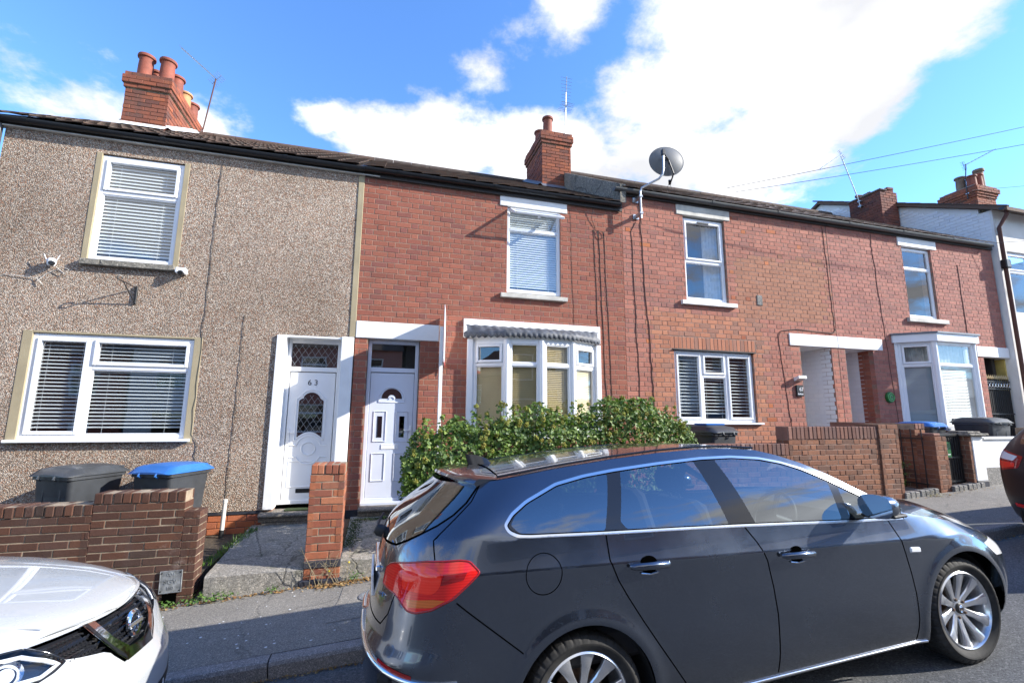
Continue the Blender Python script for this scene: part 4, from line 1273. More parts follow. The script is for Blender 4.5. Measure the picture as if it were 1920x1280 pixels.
# ---------------------------------------------------------------- chimneys, aerials, dish, cables
def pot(parent, x, y, z, h, r, mat, name='chimney_pot'):
    prof = [(r*1.05, 0), (r*1.02, h*.55), (r*.96, h*.8), (r*1.0, h*.86), (r*1.22, h*.89), (r*1.26, h*.94), (r*1.20, h), (r*.92, h), (r*.85, h*.7), (r*.85, .02), (.0, .02)]
    return MB().lathe(prof, 22, Matrix.Translation((x, y, z))).build(name, MATS[mat], parent, sm=.6)
def chimney(h, x0, x1, y0, y1, zb, zt, mat, visible, ch=.083, bl=.232, corbel=(.03, .055, .055, .03), limit=150, mort='mortar_dark', seed=0):
    core = MB().box(x0+.012, x1-.012, y0+.012, y1-.012, zb, zt-.01)
    n = len(corbel); zc = zt-n*ch
    for i, o in enumerate(corbel):
        core.box(x0-o+.012, x1+o-.012, y0-o+.012, y1+o-.012, zc+i*ch+.001, zc+(i+1)*ch-.001)
    c = core.build('chimney', MATS[mort], h)
    def faces(o):
        return {'F': (Face((x0-o, y0-o, 0), (1, 0, 0), (0, -1, 0)), x1-x0+2*o), 'R': (Face((x1+o, y0-o, 0), (0, 1, 0), (1, 0, 0)), y1-y0+2*o),
                'L': (Face((x0-o, y1+o, 0), (0, -1, 0), (-1, 0, 0)), y1-y0+2*o), 'B': (Face((x1+o, y1+o, 0), (-1, 0, 0), (0, 1, 0)), x1-x0+2*o)}
    k = 0
    for key in 'FRLB':
        F, L = faces(0)[key]
        rs = lay(0, L, zb, zc, ch, bl, 'stretcher', .009, seed=seed+k, start=0 if key in 'FB' else 1)
        put_bricks(c, F, rs, mat, .05, limit if key in visible else 0, seed=seed+k, jit=.004)
        for i, o in enumerate(corbel):
            F, L = faces(o)[key]
            rs = lay(0, L, zc+i*ch, zc+(i+1)*ch, ch, bl, 'stretcher', .009, start=i+(0 if key in 'FB' else 1), seed=seed+i)
            put_bricks(c, F, rs, mat, .05, limit if key in visible else 0, seed=seed+i+7, jit=.004)
        k += 1
    return c
c63 = chimney(H63, -5.08, -4.34, 10.0, 11.75, 6.9, 8.42, 'brick_chimney', 'FR', seed=50)
fl = MB(); fl.box(-5.06, -4.36, 10.02, 11.73, 8.40, 8.46, bev=.03); fl.build('flaunching', MATS['flaunching'], c63)
for i, (x, y, hgt, mt) in enumerate([(-4.90, 10.22, .52, 'terracotta'), (-4.53, 10.24, .52, 'terracotta'), (-4.88, 10.62, .46, 'terracotta'), (-4.52, 10.66, .46, 'terracotta'), (-4.52, 11.10, .40, 'terracotta_buff'), (-4.52, 11.52, .42, 'terracotta'), (-4.88, 11.15, .40, 'terracotta')]):
    pot(c63, x, y, 8.44, hgt, .125, mt)
fm = MB(); 
def flash(mb, x0, x1, y0, y1, eave, wid, lift=.035):
    """flashing strip along front and right of a stack"""
    z0 = roof_z(eave, y0)
    mb.add([(x0-.05, y0-wid, roof_z(eave, y0-wid)+lift), (x1+.06, y0-wid, roof_z(eave, y0-wid)+lift), (x1+.06, y0-.004, z0+.10), (x0-.05, y0-.004, z0+.10)], [(0, 1, 2, 3)])
    mb.add([(x1+.004, y0, z0+.13), (x1+.12, y0, z0+lift), (x1+.12, y1, roof_z(eave, y1)+lift), (x1+.004, y1, roof_z(eave, y1)+.13)], [(0, 1, 2, 3)])
    mb.add([(x0-.004, y0, z0+.13), (x0-.12, y0, z0+lift), (x0-.12, y1, roof_z(eave, y1)+lift), (x0-.004, y1, roof_z(eave, y1)+.13)], [(3, 2, 1, 0)])
flash(fm, -5.08, -4.34, 10.0, 11.4, 5.70, .18, .05)
fm.build('flashing', MATS['flashing_white'], c63)
c65 = chimney(H65, 3.56, 4.32, 10.0, 11.25, 7.1, 8.78, 'brick_chimney', 'FL', seed=60)
fl = MB(); fl.box(3.58, 4.30, 10.02, 11.23, 8.76, 8.82, bev=.03); fl.build('flaunching', MATS['flaunching'], c65)
pot(c65, 3.80, 10.25, 8.80, .50, .115, 'terracotta'); pot(c65, 3.76, 10.75, 8.80, .42, .12, 'terracotta')
fm = MB(); flash(fm, 3.56, 4.32, 10.0, 11.3, 5.70, .20, .045); fm.build('flashing', MATS['lead'], c65)
# the stack that has lost its top, ragged at one side
c69 = chimney(H69, 13.76, 14.42, 9.34, 10.28, 6.9, 8.36, 'brick_chimney_dark', 'FL', corbel=(), seed=70)
rg = random.Random(5)
rgd = MB()
for i in range(26):
    x = rg.choice([13.9, 14.05, 14.2, 14.35])+rg.uniform(-.05, .05); y = rg.uniform(9.40, 10.2)
    z = 8.36+(.04+.083*rg.randint(0, 2))*(1 if x > 14.0 else .3)
    M_ = Matrix.Translation((x, y, z)) @ Matrix.Rotation(rg.uniform(-.3, .3), 4, 'Z') @ Matrix.Rotation(rg.uniform(-.12, .12), 4, 'X')
    rgd.box(-.11, .11, -.05, .05, -.04, .04, M_, .008, rg.random()+.01)
tag(rgd.build('broken_bricks', MATS['brick_chimney_dark'], c69), kind='stuff')
lip = MB(); lip.box(13.72, 14.0, 9.30, 10.32, 8.355, 8.40, bev=.015); lip.build('stone_lip', MATS['concrete_old'], c69)
c71 = chimney(H71, 19.4, 20.35, 10.1, 11.1, 8.2, 9.75, 'brick_chimney', 'FL', seed=80, corbel=(.03, .06, .10, .10, .05), limit=120)
for x, y, hgt, mt in ((19.62, 10.3, .45, 'terracotta'), (19.62, 10.62, .55, 'soot_pot'), (19.95, 10.3, .55, 'terracotta'), (20.15, 10.35, .80, 'soot_pot')):
    pot(c71, x, y, 9.74, hgt, .13, mt)
fl = MB(); fl.box(19.42, 20.33, 10.12, 11.08, 9.72, 9.80, bev=.03); fl.build('flaunching', MATS['flaunching'], c71)

def aerial(name, label, mast, boom, n, half, cross=(0, 1, 0), mat='galv', bracket=None, dark=None):
    """television aerial: mast, boom and its rods"""
    t_ = thing(name, label, 'aerial', mast[0], 'television aerials on the chimneys')
    MB().tube(mast, .016, 8).build('mast', MATS[dark or mat], t_)
    b0, b1 = Vector(boom[0]), Vector(boom[1])
    MB().tube([b0, b1], .011, 6).build('boom', MATS[mat], t_)
    d = (b1-b0).normalized(); cr = Vector(cross).normalized()
    me = MB().tube([(-half, 0, 0), (half, 0, 0)], .0045, 5).mesh('rod'); me.materials.append(MATS[mat])
    for i in range(n):
        p = b0+(b1-b0)*(.06+.90*i/(n-1))
        o = link('rod', me, t_)
        q = cr.to_track_quat('X', 'Z').to_matrix().to_4x4()
        o.matrix_basis = Matrix.Translation(p+Vector((0, 0, .012))) @ q @ Matrix.Diagonal((1-.35*i/n, 1, 1, 1))
    rf = MB()
    e = b1
    sd = d.cross(cr).normalized()
    for s in (-1, 1):
        for k in (.04, .09, .14):
            rf.tube([e+sd*s*k-cr*half*1.1, e+sd*s*k+cr*half*1.1], .0045, 5)
    rf.tube([e-sd*.15, e+sd*.15], .006, 5)
    rf.build('reflector', MATS[mat], t_)
    if bracket:
        bk_ = MB()
        for p in bracket: bk_.box(p[0]-.06, p[0]+.06, p[1]-.05, p[1]+.05, p[2]-.02, p[2]+.02, bev=.004)
        bk_.build('bracket', MATS['galv'], t_)
    return t_
aerial('aerial', 'television aerial on a leaning brown mast beside the chimney crowded with pots', [(-4.27, 11.55, 7.9), (-4.26, 11.55, 8.3), (-4.10, 11.5, 9.62)], [(-4.92, 11.6, 10.32), (-4.08, 11.5, 9.60)], 13, .14, (.3, 1, .0), 'galv', [(-4.29, 11.55, 8.05), (-4.28, 11.55, 8.25)], 'cable_brown')
aerial('aerial', 'tall straight television aerial on a pale pole behind the two-pot chimney', [(4.37, 10.5, 8.0), (4.37, 10.5, 8.5), (4.42, 10.5, 10.35)], [(4.53, 10.7, 11.0), (4.41, 10.48, 9.9)], 9, .17, (1, 0, .0), 'galv', [(4.36, 10.5, 8.35), (4.36, 10.5, 8.55)], 'alu_white')
aerial('aerial', 'bare television aerial leaning away from the broken chimney', [(13.70, 9.9, 8.05), (13.66, 9.9, 8.3), (13.28, 10.0, 9.72)], [(12.28, 9.9, 9.08), (13.32, 10.0, 9.78)], 5, .05, (.2, 1, 0), 'galv', [(13.73, 9.9, 8.1), (13.72, 9.9, 8.25)], 'galv')
aerial('aerial', 'dark slanting television aerial over the four-pot chimney', [(19.3, 10.3, 9.3), (19.3, 10.3, 9.9), (19.28, 10.2, 10.55)], [(21.2, 10.3, 11.5), (19.15, 10.2, 10.45)], 9, .06, (.0, 1, 0.1), 'iron_black', [(19.36, 10.3, 9.5)], 'iron_black')

# satellite dish on a cranked pole
sd = thing('satellite_dish', 'grey oval satellite dish on a cranked steel pole above the grey gutter', 'satellite dish', (4.50, 7.36, 5.45))
PT = [(4.50, 7.20, 5.40), (4.50, 7.20, 5.92), (4.53, 7.19, 6.00), (4.82, 7.06, 6.16), (4.88, 7.03, 6.24), (4.90, 7.02, 6.36), (4.91, 7.02, 6.74)]
MB().tube(PT, .021, 10).build('pole', MATS['galv'], sd, sm=.8)
for z in (5.50, 5.83):
    b_ = MB(); b_.box(4.44, 4.56, 7.37, 7.399, z-.05, z+.05, bev=.004); b_.box(4.475, 4.525, 7.215, 7.38, z-.03, z+.03, bev=.004); b_.box(4.465, 4.535, 7.17, 7.23, z-.025, z+.025, bev=.006)
    b_.build('wall_bracket', MATS['galv'], sd)
dn = Vector((.14, .97, .14)).normalized()                           # the dish looks up the street, away from the wall
q = dn.to_track_quat('Z', 'X').to_matrix().to_4x4()
DM = Matrix.Translation(Vector((5.11, 7.16, 6.64))) @ q
prof = [(0, 0)]+[(.33*i/10, .075*(i/10)**2) for i in range(1, 11)]
ds = MB().lathe(prof+[(.34, .074), (.335, .066)]+[(.33*i/10, .075*(i/10)**2-.008) for i in range(10, -1, -1)], 40, DM @ Matrix.Diagonal((.84, 1.05, 1, 1)))
fix_normals(ds.build('dish', MATS['dish_grey'], sd, sm=.9))
hm = MB()
c0 = DM @ Vector((0, 0, -.01)); hm.tube([(4.91, 7.02, 6.68), c0], .024, 8); hm.box(4.875, 4.945, 6.985, 7.055, 6.62, 6.74, bev=.01)
hm.build('clamp', MATS['plastic_black'], sd)
am = MB(); e0 = DM @ Vector((-.29, .13, .07)); e1 = DM @ Vector((-.37, .17, .26)); hm2 = DM @ Vector((-.26, .10, -.03))
am.tube([c0, hm2, e0, e1], .014, 8); am.tube([e1, e1+(c0-e1).normalized()*.09], .026, 10)
am.build('feed_arm', MATS['plastic_black'], sd)
cb = MB(); cb.tube([e1, e1+Vector((.02, -.02, -.08)), e1+Vector((-.03, .0, -.14)), e1+Vector((-.05, .02, -.06)), e0], .004, 6); cb.build('lead', MATS['cable_black'], sd)

# cables run down the brick fronts
def cable(name, label, pts, r, mat, group=None):
    o = MB().tube(pts, r, 6).build(name, MATS[mat], None, sm=1.0)
    return tag(o, label, 'cable', group)
def wob(x, z0, z1, y=WALL_Y-.003, n=16, a=.012, seed=0, dx=0.0):
    rg = random.Random(seed)
    return [(x+dx*i/n+rg.uniform(-a, a), y, z0+(z1-z0)*i/n) for i in range(n+1)]
cable('cable', 'brown cable beside the dish pole running down to the hedge', [(4.50, 7.39, 5.40)]+wob(4.40, 5.2, 1.5, seed=1, dx=.08), .007, 'cable_brown')
cable('cable', 'thicker dark cable next to the dish pole ending by the blue-topped bin', [(4.56, 7.385, 5.9)]+wob(4.60, 5.6, 3.6, seed=2, dx=.06)+wob(4.70, 3.5, 1.6, seed=3, dx=.05), .009, 'cable_brown')
G65 = 'black cables down the red brick front beside the open window'
for i, (x, z0, z1, r) in enumerate([(3.62, 5.15, 1.6, .006), (3.72, 5.15, 1.5, .008), (3.83, 5.12, 1.5, .006), (3.16, 5.5, 1.9, .003)]):
    cable('cable', 'thin dark cable hanging down the red brick front between open window and dish' if i < 3 else 'hairline wire on the red brick just right of the open window', wob(x, z0, z1, seed=10+i, a=.009, dx=.10), r*.8, 'cable_black', G65 if i < 3 else None)
lp = [(3.76+.07*math.cos(R(a_)), 7.385, 5.06+.07*math.sin(R(a_))) for a_ in range(-200, 190, 20)]
cable('cable_coil', 'small loop of black cable at the top of the cables', [(3.60, 7.39, 5.12), (3.66, 7.388, 5.16)]+lp, .005, 'cable_black')
cable('cable', 'black cable drooping from the end of the black gutter to the coil', [(3.60, 7.35, 5.54), (3.58, 7.38, 5.35), (3.66, 7.39, 5.18)], .005, 'cable_black')
cable('cable', 'dark cable running down past the black house number sign to the garden wall', wob(7.62, 3.37, 1.5, seed=20, dx=.16, a=.008), .006, 'cable_brown')
cable('cable', 'dark cable across the brick above the double white lintel', [(7.62, 7.388, 3.37), (7.70, 7.388, 3.50), (8.1, 7.388, 3.56), (9.05, 7.388, 3.52), (9.12, 7.388, 3.60)], .007, 'cable_brown')
cable('cable', 'long dark cable down the pinkish front to the double lintel', wob(9.05, 5.86, 3.58, seed=21, dx=.07, a=.014), .006, 'cable_brown')
cable('cable', 'long dark cable left of the highest white framed window', wob(10.42, 5.86, 1.6, seed=22, dx=.18, a=.016), .006, 'cable_brown')
cable('cable', 'dark cable between the angular bay and the passage gate', wob(13.10, 5.4, 1.6, seed=23, dx=.05, a=.012), .008, 'cable_brown')
cable('cable', 'hairline black cable crossing the pebbledash beside the upstairs window', wob(-2.42, 5.5, 1.5, seed=24, dx=-.02, a=.012, y=7.392, n=24)+wob(-2.36, 1.4, .5, seed=25, y=7.392), .0035, 'cable_black')
cable('cable', 'hairline black cable on the pebbledash left of the white door', wob(-1.92, 3.2, .5, seed=26, dx=-.02, a=.008, y=7.392, n=24), .003, 'cable_black')
cable('camera_cable', 'white cable from the left security camera down the pebbledash', [(-4.20, 7.36, 3.68), (-4.10, 7.37, 3.60), (-4.06, 7.37, 3.66), (-4.14, 7.37, 3.69), (-4.30, 7.37, 3.58), (-4.38, 7.375, 3.48), (-4.32, 7.37, 3.44), (-4.40, 7.38, 3.52), (-4.75, 7.39, 3.54), (-4.88, 7.39, 3.45), (-4.96, 7.39, 2.9), (-5.0, 7.39, 2.0)], .004, 'cable_white')
# wires in the sky
def wire(label, a, b, sag, r=.011):
    a, b = Vector(a), Vector(b); P = []
    for i in range(25):
        t_ = i/24; p = a.lerp(b, t_); p.z -= sag*4*t_*(1-t_); P.append(p)
    return cable('overhead_wire', label, P, r, 'cable_black', 'overhead wires')
wire('upper overhead wire crossing the sky above the broken chimney', (6.2, 6.9, 6.1), (22.0, 3.6, 10.4), .10, .005)
wire('lower overhead wire crossing the sky above the broken chimney', (6.4, 6.9, 6.05), (22.2, 4.0, 9.95), .16, .005)
wire('overhead wire meeting the top of the brown downpipe', (14.2, 7.2, 6.0), (24, 4.2, 7.3), .15, .005)
wire('overhead wire passing behind the four-pot chimney', (15.2, 8.0, 7.9), (27, 6.0, 9.9), .1, .005)

# small things fixed to the pebbledash
def sec_camera(label, x, z, kind):
    t_ = thing('security_camera', label, 'camera', (x, 7.4, z), 'security cameras on the pebbledash')
    b_ = MB()
    if kind == 0:
        b_.lathe([(.0, -.055), (.035, -.05), (.048, -.02), (.048, .03), (.035, .05), (0, .055)], 18, Matrix.Translation((x, 7.335, z)))
        b_.tube([(x, 7.40, z+.03), (x, 7.33, z+.04)], .018, 8)
        b_.build('body', MATS['plastic_white'], t_, sm=.7)
        a_ = MB()
        for s in (-1, 1): a_.tube([(x+s*.045, 7.33, z), (x+s*.085, 7.32, z+.10)], .006, 6)
        a_.build('antenna', MATS['plastic_white'], t_)
        MB().lathe([(.0, .0), (.03, .0), (.034, .03)], 14, Matrix.Translation((x+.02, 7.285, z-.02)) @ Matrix.Rotation(R(-90), 4, 'X')).build('lens', MATS['sign_black'], t_)
    else:
        b_.box(x-.065, x+.065, 7.29, 7.395, z-.035, z+.05, bev=.014)
        b_.build('body', MATS['plastic_white'], t_)
        MB().lathe([(0, 0), (.032, 0), (.036, .04), (.036, .07)], 14, Matrix.Translation((x+.01, 7.27, z-.035)) @ Matrix.Rotation(R(-75), 4, 'X')).build('lens', MATS['sign_black'], t_)
sec_camera('round white security camera with two short antennas left of the upstairs window', -4.24, 3.735, 0)
sec_camera('boxy white security camera below the right corner of the upstairs window', -2.76, 3.745, 1)
hb = thing('hanging_basket_bracket', 'empty black iron hanging basket bracket on the pebbledash', 'bracket', (-3.28, 7.4, 3.25))
MB().box(-3.295, -3.265, 7.375, 7.399, 3.25, 3.50, bev=.003).build('wall_plate', MATS['iron_black'], hb)
b_ = MB(); b_.tube([(-3.28, 7.38, 3.475), (-3.33, 7.27, 3.50), (-3.37, 7.17, 3.515)]+[(-3.375-.02*math.sin(R(a_)), 7.145-.02*math.sin(R(a_)), 3.515+.03-.03*math.cos(R(a_))) for a_ in range(0, 300, 40)], .008, 6); b_.build('arm', MATS['iron_black'], hb)
MB().tube([(-3.28, 7.38, 3.27), (-3.355, 7.20, 3.505)], .007, 6).build('strut', MATS['iron_black'], hb)

# estate agent's board seen edge on
fs = thing('sale_board', 'white estate agent board seen edge-on on a white post by the pale door', 'sign', (.86, 6.95, .3))
MB().box(.835, .885, 6.93, 6.98, .28, 3.10, bev=.004).build('post', MATS['board_white'], fs)
BM = Matrix.Translation((.905, 6.95, 2.95)) @ Matrix.Rotation(R(81.6), 4, 'Z')
MB().box(-.32, .42, -.006, .006, -.42, .42, BM, .002).build('panel', MATS['board_white'], fs)
MB().box(-.32, .42, -.0075, -.0062, -.42, -.37, BM).build('red_band', MATS['board_red'], fs)
MB().box(-.32, .42, -.0075, -.0062, .39, .42, BM).build('red_band', MATS['board_red'], fs)
b_ = MB(); b_.tube([(.95, 7.38, 2.78), (.95, 7.36, 2.45)], .008, 6)
tag(b_.build('iron_stay', MATS['cable_brown']), 'short rusty iron bar on the red brick behind the agent board', 'bar')

# number signs by the porches
sg = thing('house_sign', 'small black house number sign reading 67 under a white solar lamp', 'sign', (8.02, 7.4, 2.2))
MB().box(7.945, 8.115, 7.365, 7.398, 2.20, 2.42, bev=.006).build('plate', MATS['sign_black'], sg)
text('numerals', '67', .105, MATS['plastic_white'], sg, Matrix.Translation((8.055, 7.363, 2.335)) @ FRONT)
l_ = MB()
for k_, (wd, hg) in enumerate([(.014, .026), (.012, .020), (.013, .020), (.010, .026), (.013, .020), (.012, .018), (.012, .020)]): l_.box(7.965+.019*k_, 7.965+.019*k_+wd, 7.3625, 7.366, 2.232, 2.232+hg)
l_.build('small_lettering', MATS['plastic_white'], sg)
l_ = MB(); l_.prism([(7.27, 2.545), (7.398, 2.50), (7.398, 2.57), (7.28, 2.60)], 7.925, 8.115, 'x')
fix_normals(l_.build('solar_lamp', MATS['plastic_white'], sg))
MB().add([(7.965, 7.278, 2.604), (8.075, 7.278, 2.604), (8.075, 7.36, 2.585), (7.965, 7.36, 2.585)], [(0, 1, 2, 3)]).build('solar_cell', MATS['gutter_grey'], sg)
rs_ = thing('round_sign', 'round green plaque on the brick between the porch and the angular bay', 'plaque', (10.42, 7.4, 2.1))
PMx = Matrix.Translation((10.42, 7.385, 2.22)) @ Matrix.Rotation(R(90), 4, 'X')
MB().lathe([(.115, -.013), (.115, .02), (.10, .034), (0, .034)], 28, PMx).build('plate', MATS['sign_green'], rs_, sm=.6)
rr = MB(); rr.tube([(10.42+.085*math.cos(R(a_)), 7.348, 2.22+.085*math.sin(R(a_))) for a_ in range(0, 361, 15)], .007, 6, False)
rr.build('rim', MATS['sign_green_light'], rs_)
rr = MB(); rr.tube([(10.42+.04*math.cos(R(a_)), 7.348, 2.22+.045*math.sin(R(a_))) for a_ in range(40, 330, 20)], .007, 6)
rr.build('mark', MATS['sign_green_light'], rs_)
# ---------------------------------------------------------------- front garden walls
def wall_box(name, label, x0, x1, y0, y1, z0, z1, mat, mort, loc, ch=.0735, bl=.225, faces='FRLB', cope=None, limit=300, bond='stretcher', group=None, parent=None, seed=0, copemat=None, hide=None):
    """free-standing brick wall with its faces laid brick by brick; cope: height of a brick-on-edge course"""
    t_ = parent or thing(name, label, 'wall', loc, group)
    zc = z1-(cope or 0)
    MB().box(x0+.005, x1-.005, y0+.005, y1-.005, z0, z1-.006).build('core', MATS[mort], t_)
    fs = {'F': (Face((x0, y0, 0), (1, 0, 0), (0, -1, 0)), x1-x0), 'R': (Face((x1, y0, 0), (0, 1, 0), (1, 0, 0)), y1-y0),
          'L': (Face((x0, y1, 0), (0, -1, 0), (-1, 0, 0)), y1-y0), 'B': (Face((x1, y1, 0), (-1, 0, 0), (0, 1, 0)), x1-x0)}
    n = max(1, round((zc-z0)/ch)); h = (zc-z0)/n
    for k, f in enumerate(faces):
        F, L = fs[f]
        put_bricks(t_, F, lay(0, L, z0, zc, h, bl, bond if f in 'FB' else 'stretcher', .010, seed=seed+k, start=0 if f in 'FB' else 1, hd=.1075), mat, .06, limit if f in 'FR' or f == hide else 0, jit=.003, seed=seed+k)
    if cope:
        nb = max(1, round((x1-x0)/.0745)); w = (x1-x0)/nb
        rg = random.Random(seed+9)
        me = None
        for i in range(nb):
            xa = x0+w*i
            if xa < -4.2 or i > 290: 
                continue
            ov = .006
            me = brick_block(w-.009, y1-y0+2*ov, cope-.008, copemat or mat)
            o = link('coping_brick', me, t_)
            o.matrix_basis = Matrix.Translation((xa+w/2+rg.uniform(-.002, .002), (y0+y1)/2+rg.uniform(-.004, .004), zc+cope/2+rg.uniform(-.003, .003))) @ Matrix.Rotation(rg.gauss(0, .012), 4, 'Z') @ Matrix.Rotation(rg.gauss(0, .008), 4, 'X')
    return t_
BLK = {}
def brick_block(w, d, h, mat):
    k = (round(w, 3), round(d, 3), round(h, 3), mat)
    if k not in BLK:
        me = MB().box(-w/2, w/2, -d/2, d/2, -h/2, h/2, bev=.006).mesh('coping_brick'); me.materials.append(MATS[mat]); BLK[k] = me
    return BLK[k]
gw = wall_box('garden_wall', 'low dark red brick garden wall with brick-on-edge coping in front of the bins', -9.0, -2.55, 5.5, 5.72, -.62, .93, 'brick_garden', 'mortar_dark', (-2.7, 5.6, -.1), cope=.105, seed=100, limit=150)
wall_box('', '', -2.55, -1.79, 5.5, 5.72, -.24, 1.025, 'brick_garden', 'mortar_dark', None, cope=.105, parent=gw, seed=110, faces='FRB')
wall_box('', '', -1.79, -1.65, 5.5, 5.72, -.24, .83, 'brick_garden', 'mortar_dark', None, parent=gw, seed=120)
pl = thing('metal_plate', 'square grey cast metal marker plate on the dark brick garden wall', 'plate', (-1.84, 5.5, .08))
PMt = Matrix.Translation((-1.838, 5.486, .186)) @ Matrix.Rotation(R(-1.2), 4, 'Y')
pp = [(-.093, -.103), (-.01, -.103), (0, -.092), (.035, -.092), (.042, -.10), (.093, -.10), (.093, .10), (-.093, .10)]
fix_normals(MB().prism(pp, 0, .012, 'y', PMt).build('plate', MATS['cast_iron_plate'], pl))
rm = MB(); ring(rm, PMt, -.093, .093, -.10, .10, .006, -.003, .002, .001); rm.build('rim', MATS['cast_iron_plate'], pl)
for s_, z_, tx in ((.045, .065, '001'), (.062, .0, 'SGV'), (.042, -.058, '150')):
    text('raised_lettering', tx, s_, MATS['cast_iron_plate'], pl, PMt @ Matrix.Translation((0, -.001, z_)) @ FRONT, .002)
for sx in (-1, 1):
    for sz in (-1, 1): MB().lathe([(.007, 0), (.007, .004), (0, .005)], 8, PMt @ Matrix.Translation((sx*.078, 0, sz*.082)) @ Matrix.Rotation(R(90), 4, 'X')).build('screw', MATS['iron_black'], pl)
vb = MB(); vb.box(-1.90, -1.78, 5.494, 5.50, -.02, .075); vb.build('recess_shade', MATS['gap_black'], gw)  # black slab proud of the bricks, standing in for a recess's shade
pr = wall_box('gate_pier', 'orange brick gate pier with a blue brick band between the two doors', -.66, -.312, 5.5, 5.84, -.02, 1.25, 'brick_pier', 'mortar_dark', (-.49, 5.6, 0), ch=.0795, bl=.232, cope=.105, seed=130, hide='L')
box('blue_brick_band', MATS['brick_blue'], pr, -.668, -.304, 5.492, 5.85, .205, .283, .006)
box('footing', MATS['brick_blue'], pr, -.70, -.29, 5.47, 5.86, -.1, .10, .012)
# the wall in front of 67
w67 = wall_box('garden_wall', 'long brown brick garden wall with tall brick-on-edge coping behind the grey car', 3.95, 5.70, 5.5, 5.72, .1, 1.415, 'brick_wall67', 'mortar_grey', (6.6, 5.6, .5), cope=.17, bond='flemish', seed=140, copemat='brick_coping', limit=60)
wall_box('', '', 5.70, 7.42, 5.5, 5.72, .2, 1.655, 'brick_wall67', 'mortar_grey', None, cope=.19, bond='flemish', seed=150, parent=w67, copemat='brick_coping', limit=200)
wall_box('', '', 7.42, 7.82, 5.48, 5.86, .2, 1.69, 'brick_wall67', 'mortar_grey', None, bond='flemish', seed=160, parent=w67)
w69 = wall_box('garden_wall', 'brown brick return wall in shade beside the path with iron bars against it', 8.62, 8.86, 5.78, 7.3, .3, 1.70, 'brick_wall67', 'mortar_dark', (8.74, 6.4, .6), cope=.10, seed=170, hide='L', copemat='brick_coping')
p69 = wall_box('gate_pier', 'brown brick gate pier left of the black gate', 8.62, 8.88, 5.5, 5.78, .3, 1.50, 'brick_wall67', 'mortar_grey', (8.75, 5.6, .55), seed=180, bond='flemish', hide='L')
box('broken_cap', MATS['brick_coping'], p69, 8.64, 8.80, 5.52, 5.76, 1.50, 1.545, .012)
wp = thing('gate_pier', 'white painted gate pier with grey stone cap right of the black gate', 'wall', (9.55, 5.6, .7))
wall_box('', '', 9.40, 9.46, 5.5, 5.80, .3, 1.50, 'brick_wall67', 'mortar_dark', None, parent=wp, seed=185, faces='FL', hide='L')
box('shaft', MATS['white_paint'], wp, 9.462, 9.72, 5.49, 5.80, .78, 1.50, .01)
box('plinth', MATS['brick_blue'], wp, 9.46, 9.73, 5.485, 5.80, .3, .778, .008)
cp = MB(); cp.box(9.34, 9.79, 5.43, 5.87, 1.50, 1.545, bev=.012); cp.box(9.41, 9.72, 5.5, 5.8, 1.545, 1.575, bev=.012); cp.build('cap', MATS['concrete_old'], wp)
ww = thing('garden_wall', 'white painted garden wall beyond the black gate', 'wall', (12, 5.6, .8))
box('wall_face', MATS['white_paint'], ww, 9.722, 24, 5.52, 5.74, .98, 1.44, .006)
box('coping', MATS['white_paint'], ww, 9.75, 24, 5.49, 5.77, 1.441, 1.475, .008)
box('plinth', MATS['block_paving'], ww, 9.735, 24, 5.515, 5.74, .3, .979, .006)
# iron gates
def bars(t_, M, xs_, z0, z1, r, mat='iron_black', name='bar'):
    me = MB().tube([(0, 0, z0), (0, 0, z1)], r, 6).mesh(name); me.materials.append(MATS[mat])
    for x in xs_:
        o = link(name, me, t_); o.matrix_basis = M @ Matrix.Translation((x, 0, 0))
og = thing('open_gate', 'open black iron bar gate standing back against the shaded return wall', 'gate', (8.55, 5.9, .65))
OM = Matrix.Translation((8.55, 5.62, .66)) @ Matrix.Rotation(R(86), 4, 'Z')
bars(og, OM, (.02, .19, .36, .53), 0, .95, .009)
r_ = MB()
for z in (.08, .80): r_.box(.0, .56, -.006, .006, z-.012, z+.012, OM)
r_.build('rail', MATS['iron_black'], og)
bg_ = thing('metal_gate', 'closed black metal gate with a faded green sticker between brick and white piers', 'gate', (9.14, 5.62, .7))
GM = Matrix.Translation((8.89, 5.62, .74))
MB().box(0, .50, .0, .012, .0, .80, GM).build('sheet', MATS['car_black_matt'], bg_)
bars(bg_, GM @ Matrix.Translation((0, -.012, 0)), [.03+.055*i for i in range(9)], 0, .76, .008)
r_ = MB(); r_.box(0, .50, -.02, .02, .76, .79, GM); r_.box(0, .50, -.018, .0, .40, .43, GM); r_.box(0, .50, -.018, 0, .02, .05, GM); r_.build('rail', MATS['iron_black'], bg_)
MB().box(.05, .22, -.026, -.021, .42, .66, GM).build('sticker', MATS['sign_green'], bg_)
s_ = MB(); s_.box(.05, .20, -.028, -.026, .455, .468, GM); s_.box(.06, .11, -.028, -.026, .665, .71, GM); s_.box(.10, .15, -.028, -.026, .55, .558, GM); s_.build('sticker_marks', MATS['plastic_white'], bg_)
pg = thing('passage_gate', 'tall black iron passage gate with pale spear tips under the short white lintel', 'gate', (14.0, 7.45, 1.0))
GM = Matrix.Translation((13.56, 7.46, .9))
bars(pg, GM, [.04+.065*i for i in range(13)], 0, 1.82, .010)
MB().box(0, .86, .014, .024, 0, 1.55, GM).build('sheet', MATS['car_black_matt'], pg)
r_ = MB()
for z in (.05, 1.0, 1.58, 1.75): r_.box(0, .86, -.014, .014, z-.014, z+.014, GM)
r_.build('rail', MATS['iron_black'], pg)
rme = MB().tube([(.045*math.cos(R(a_)), 0, .045*math.sin(R(a_))) for a_ in range(0, 361, 30)], .007, 6, False).mesh('scroll_ring'); rme.materials.append(MATS['satin_chrome'])
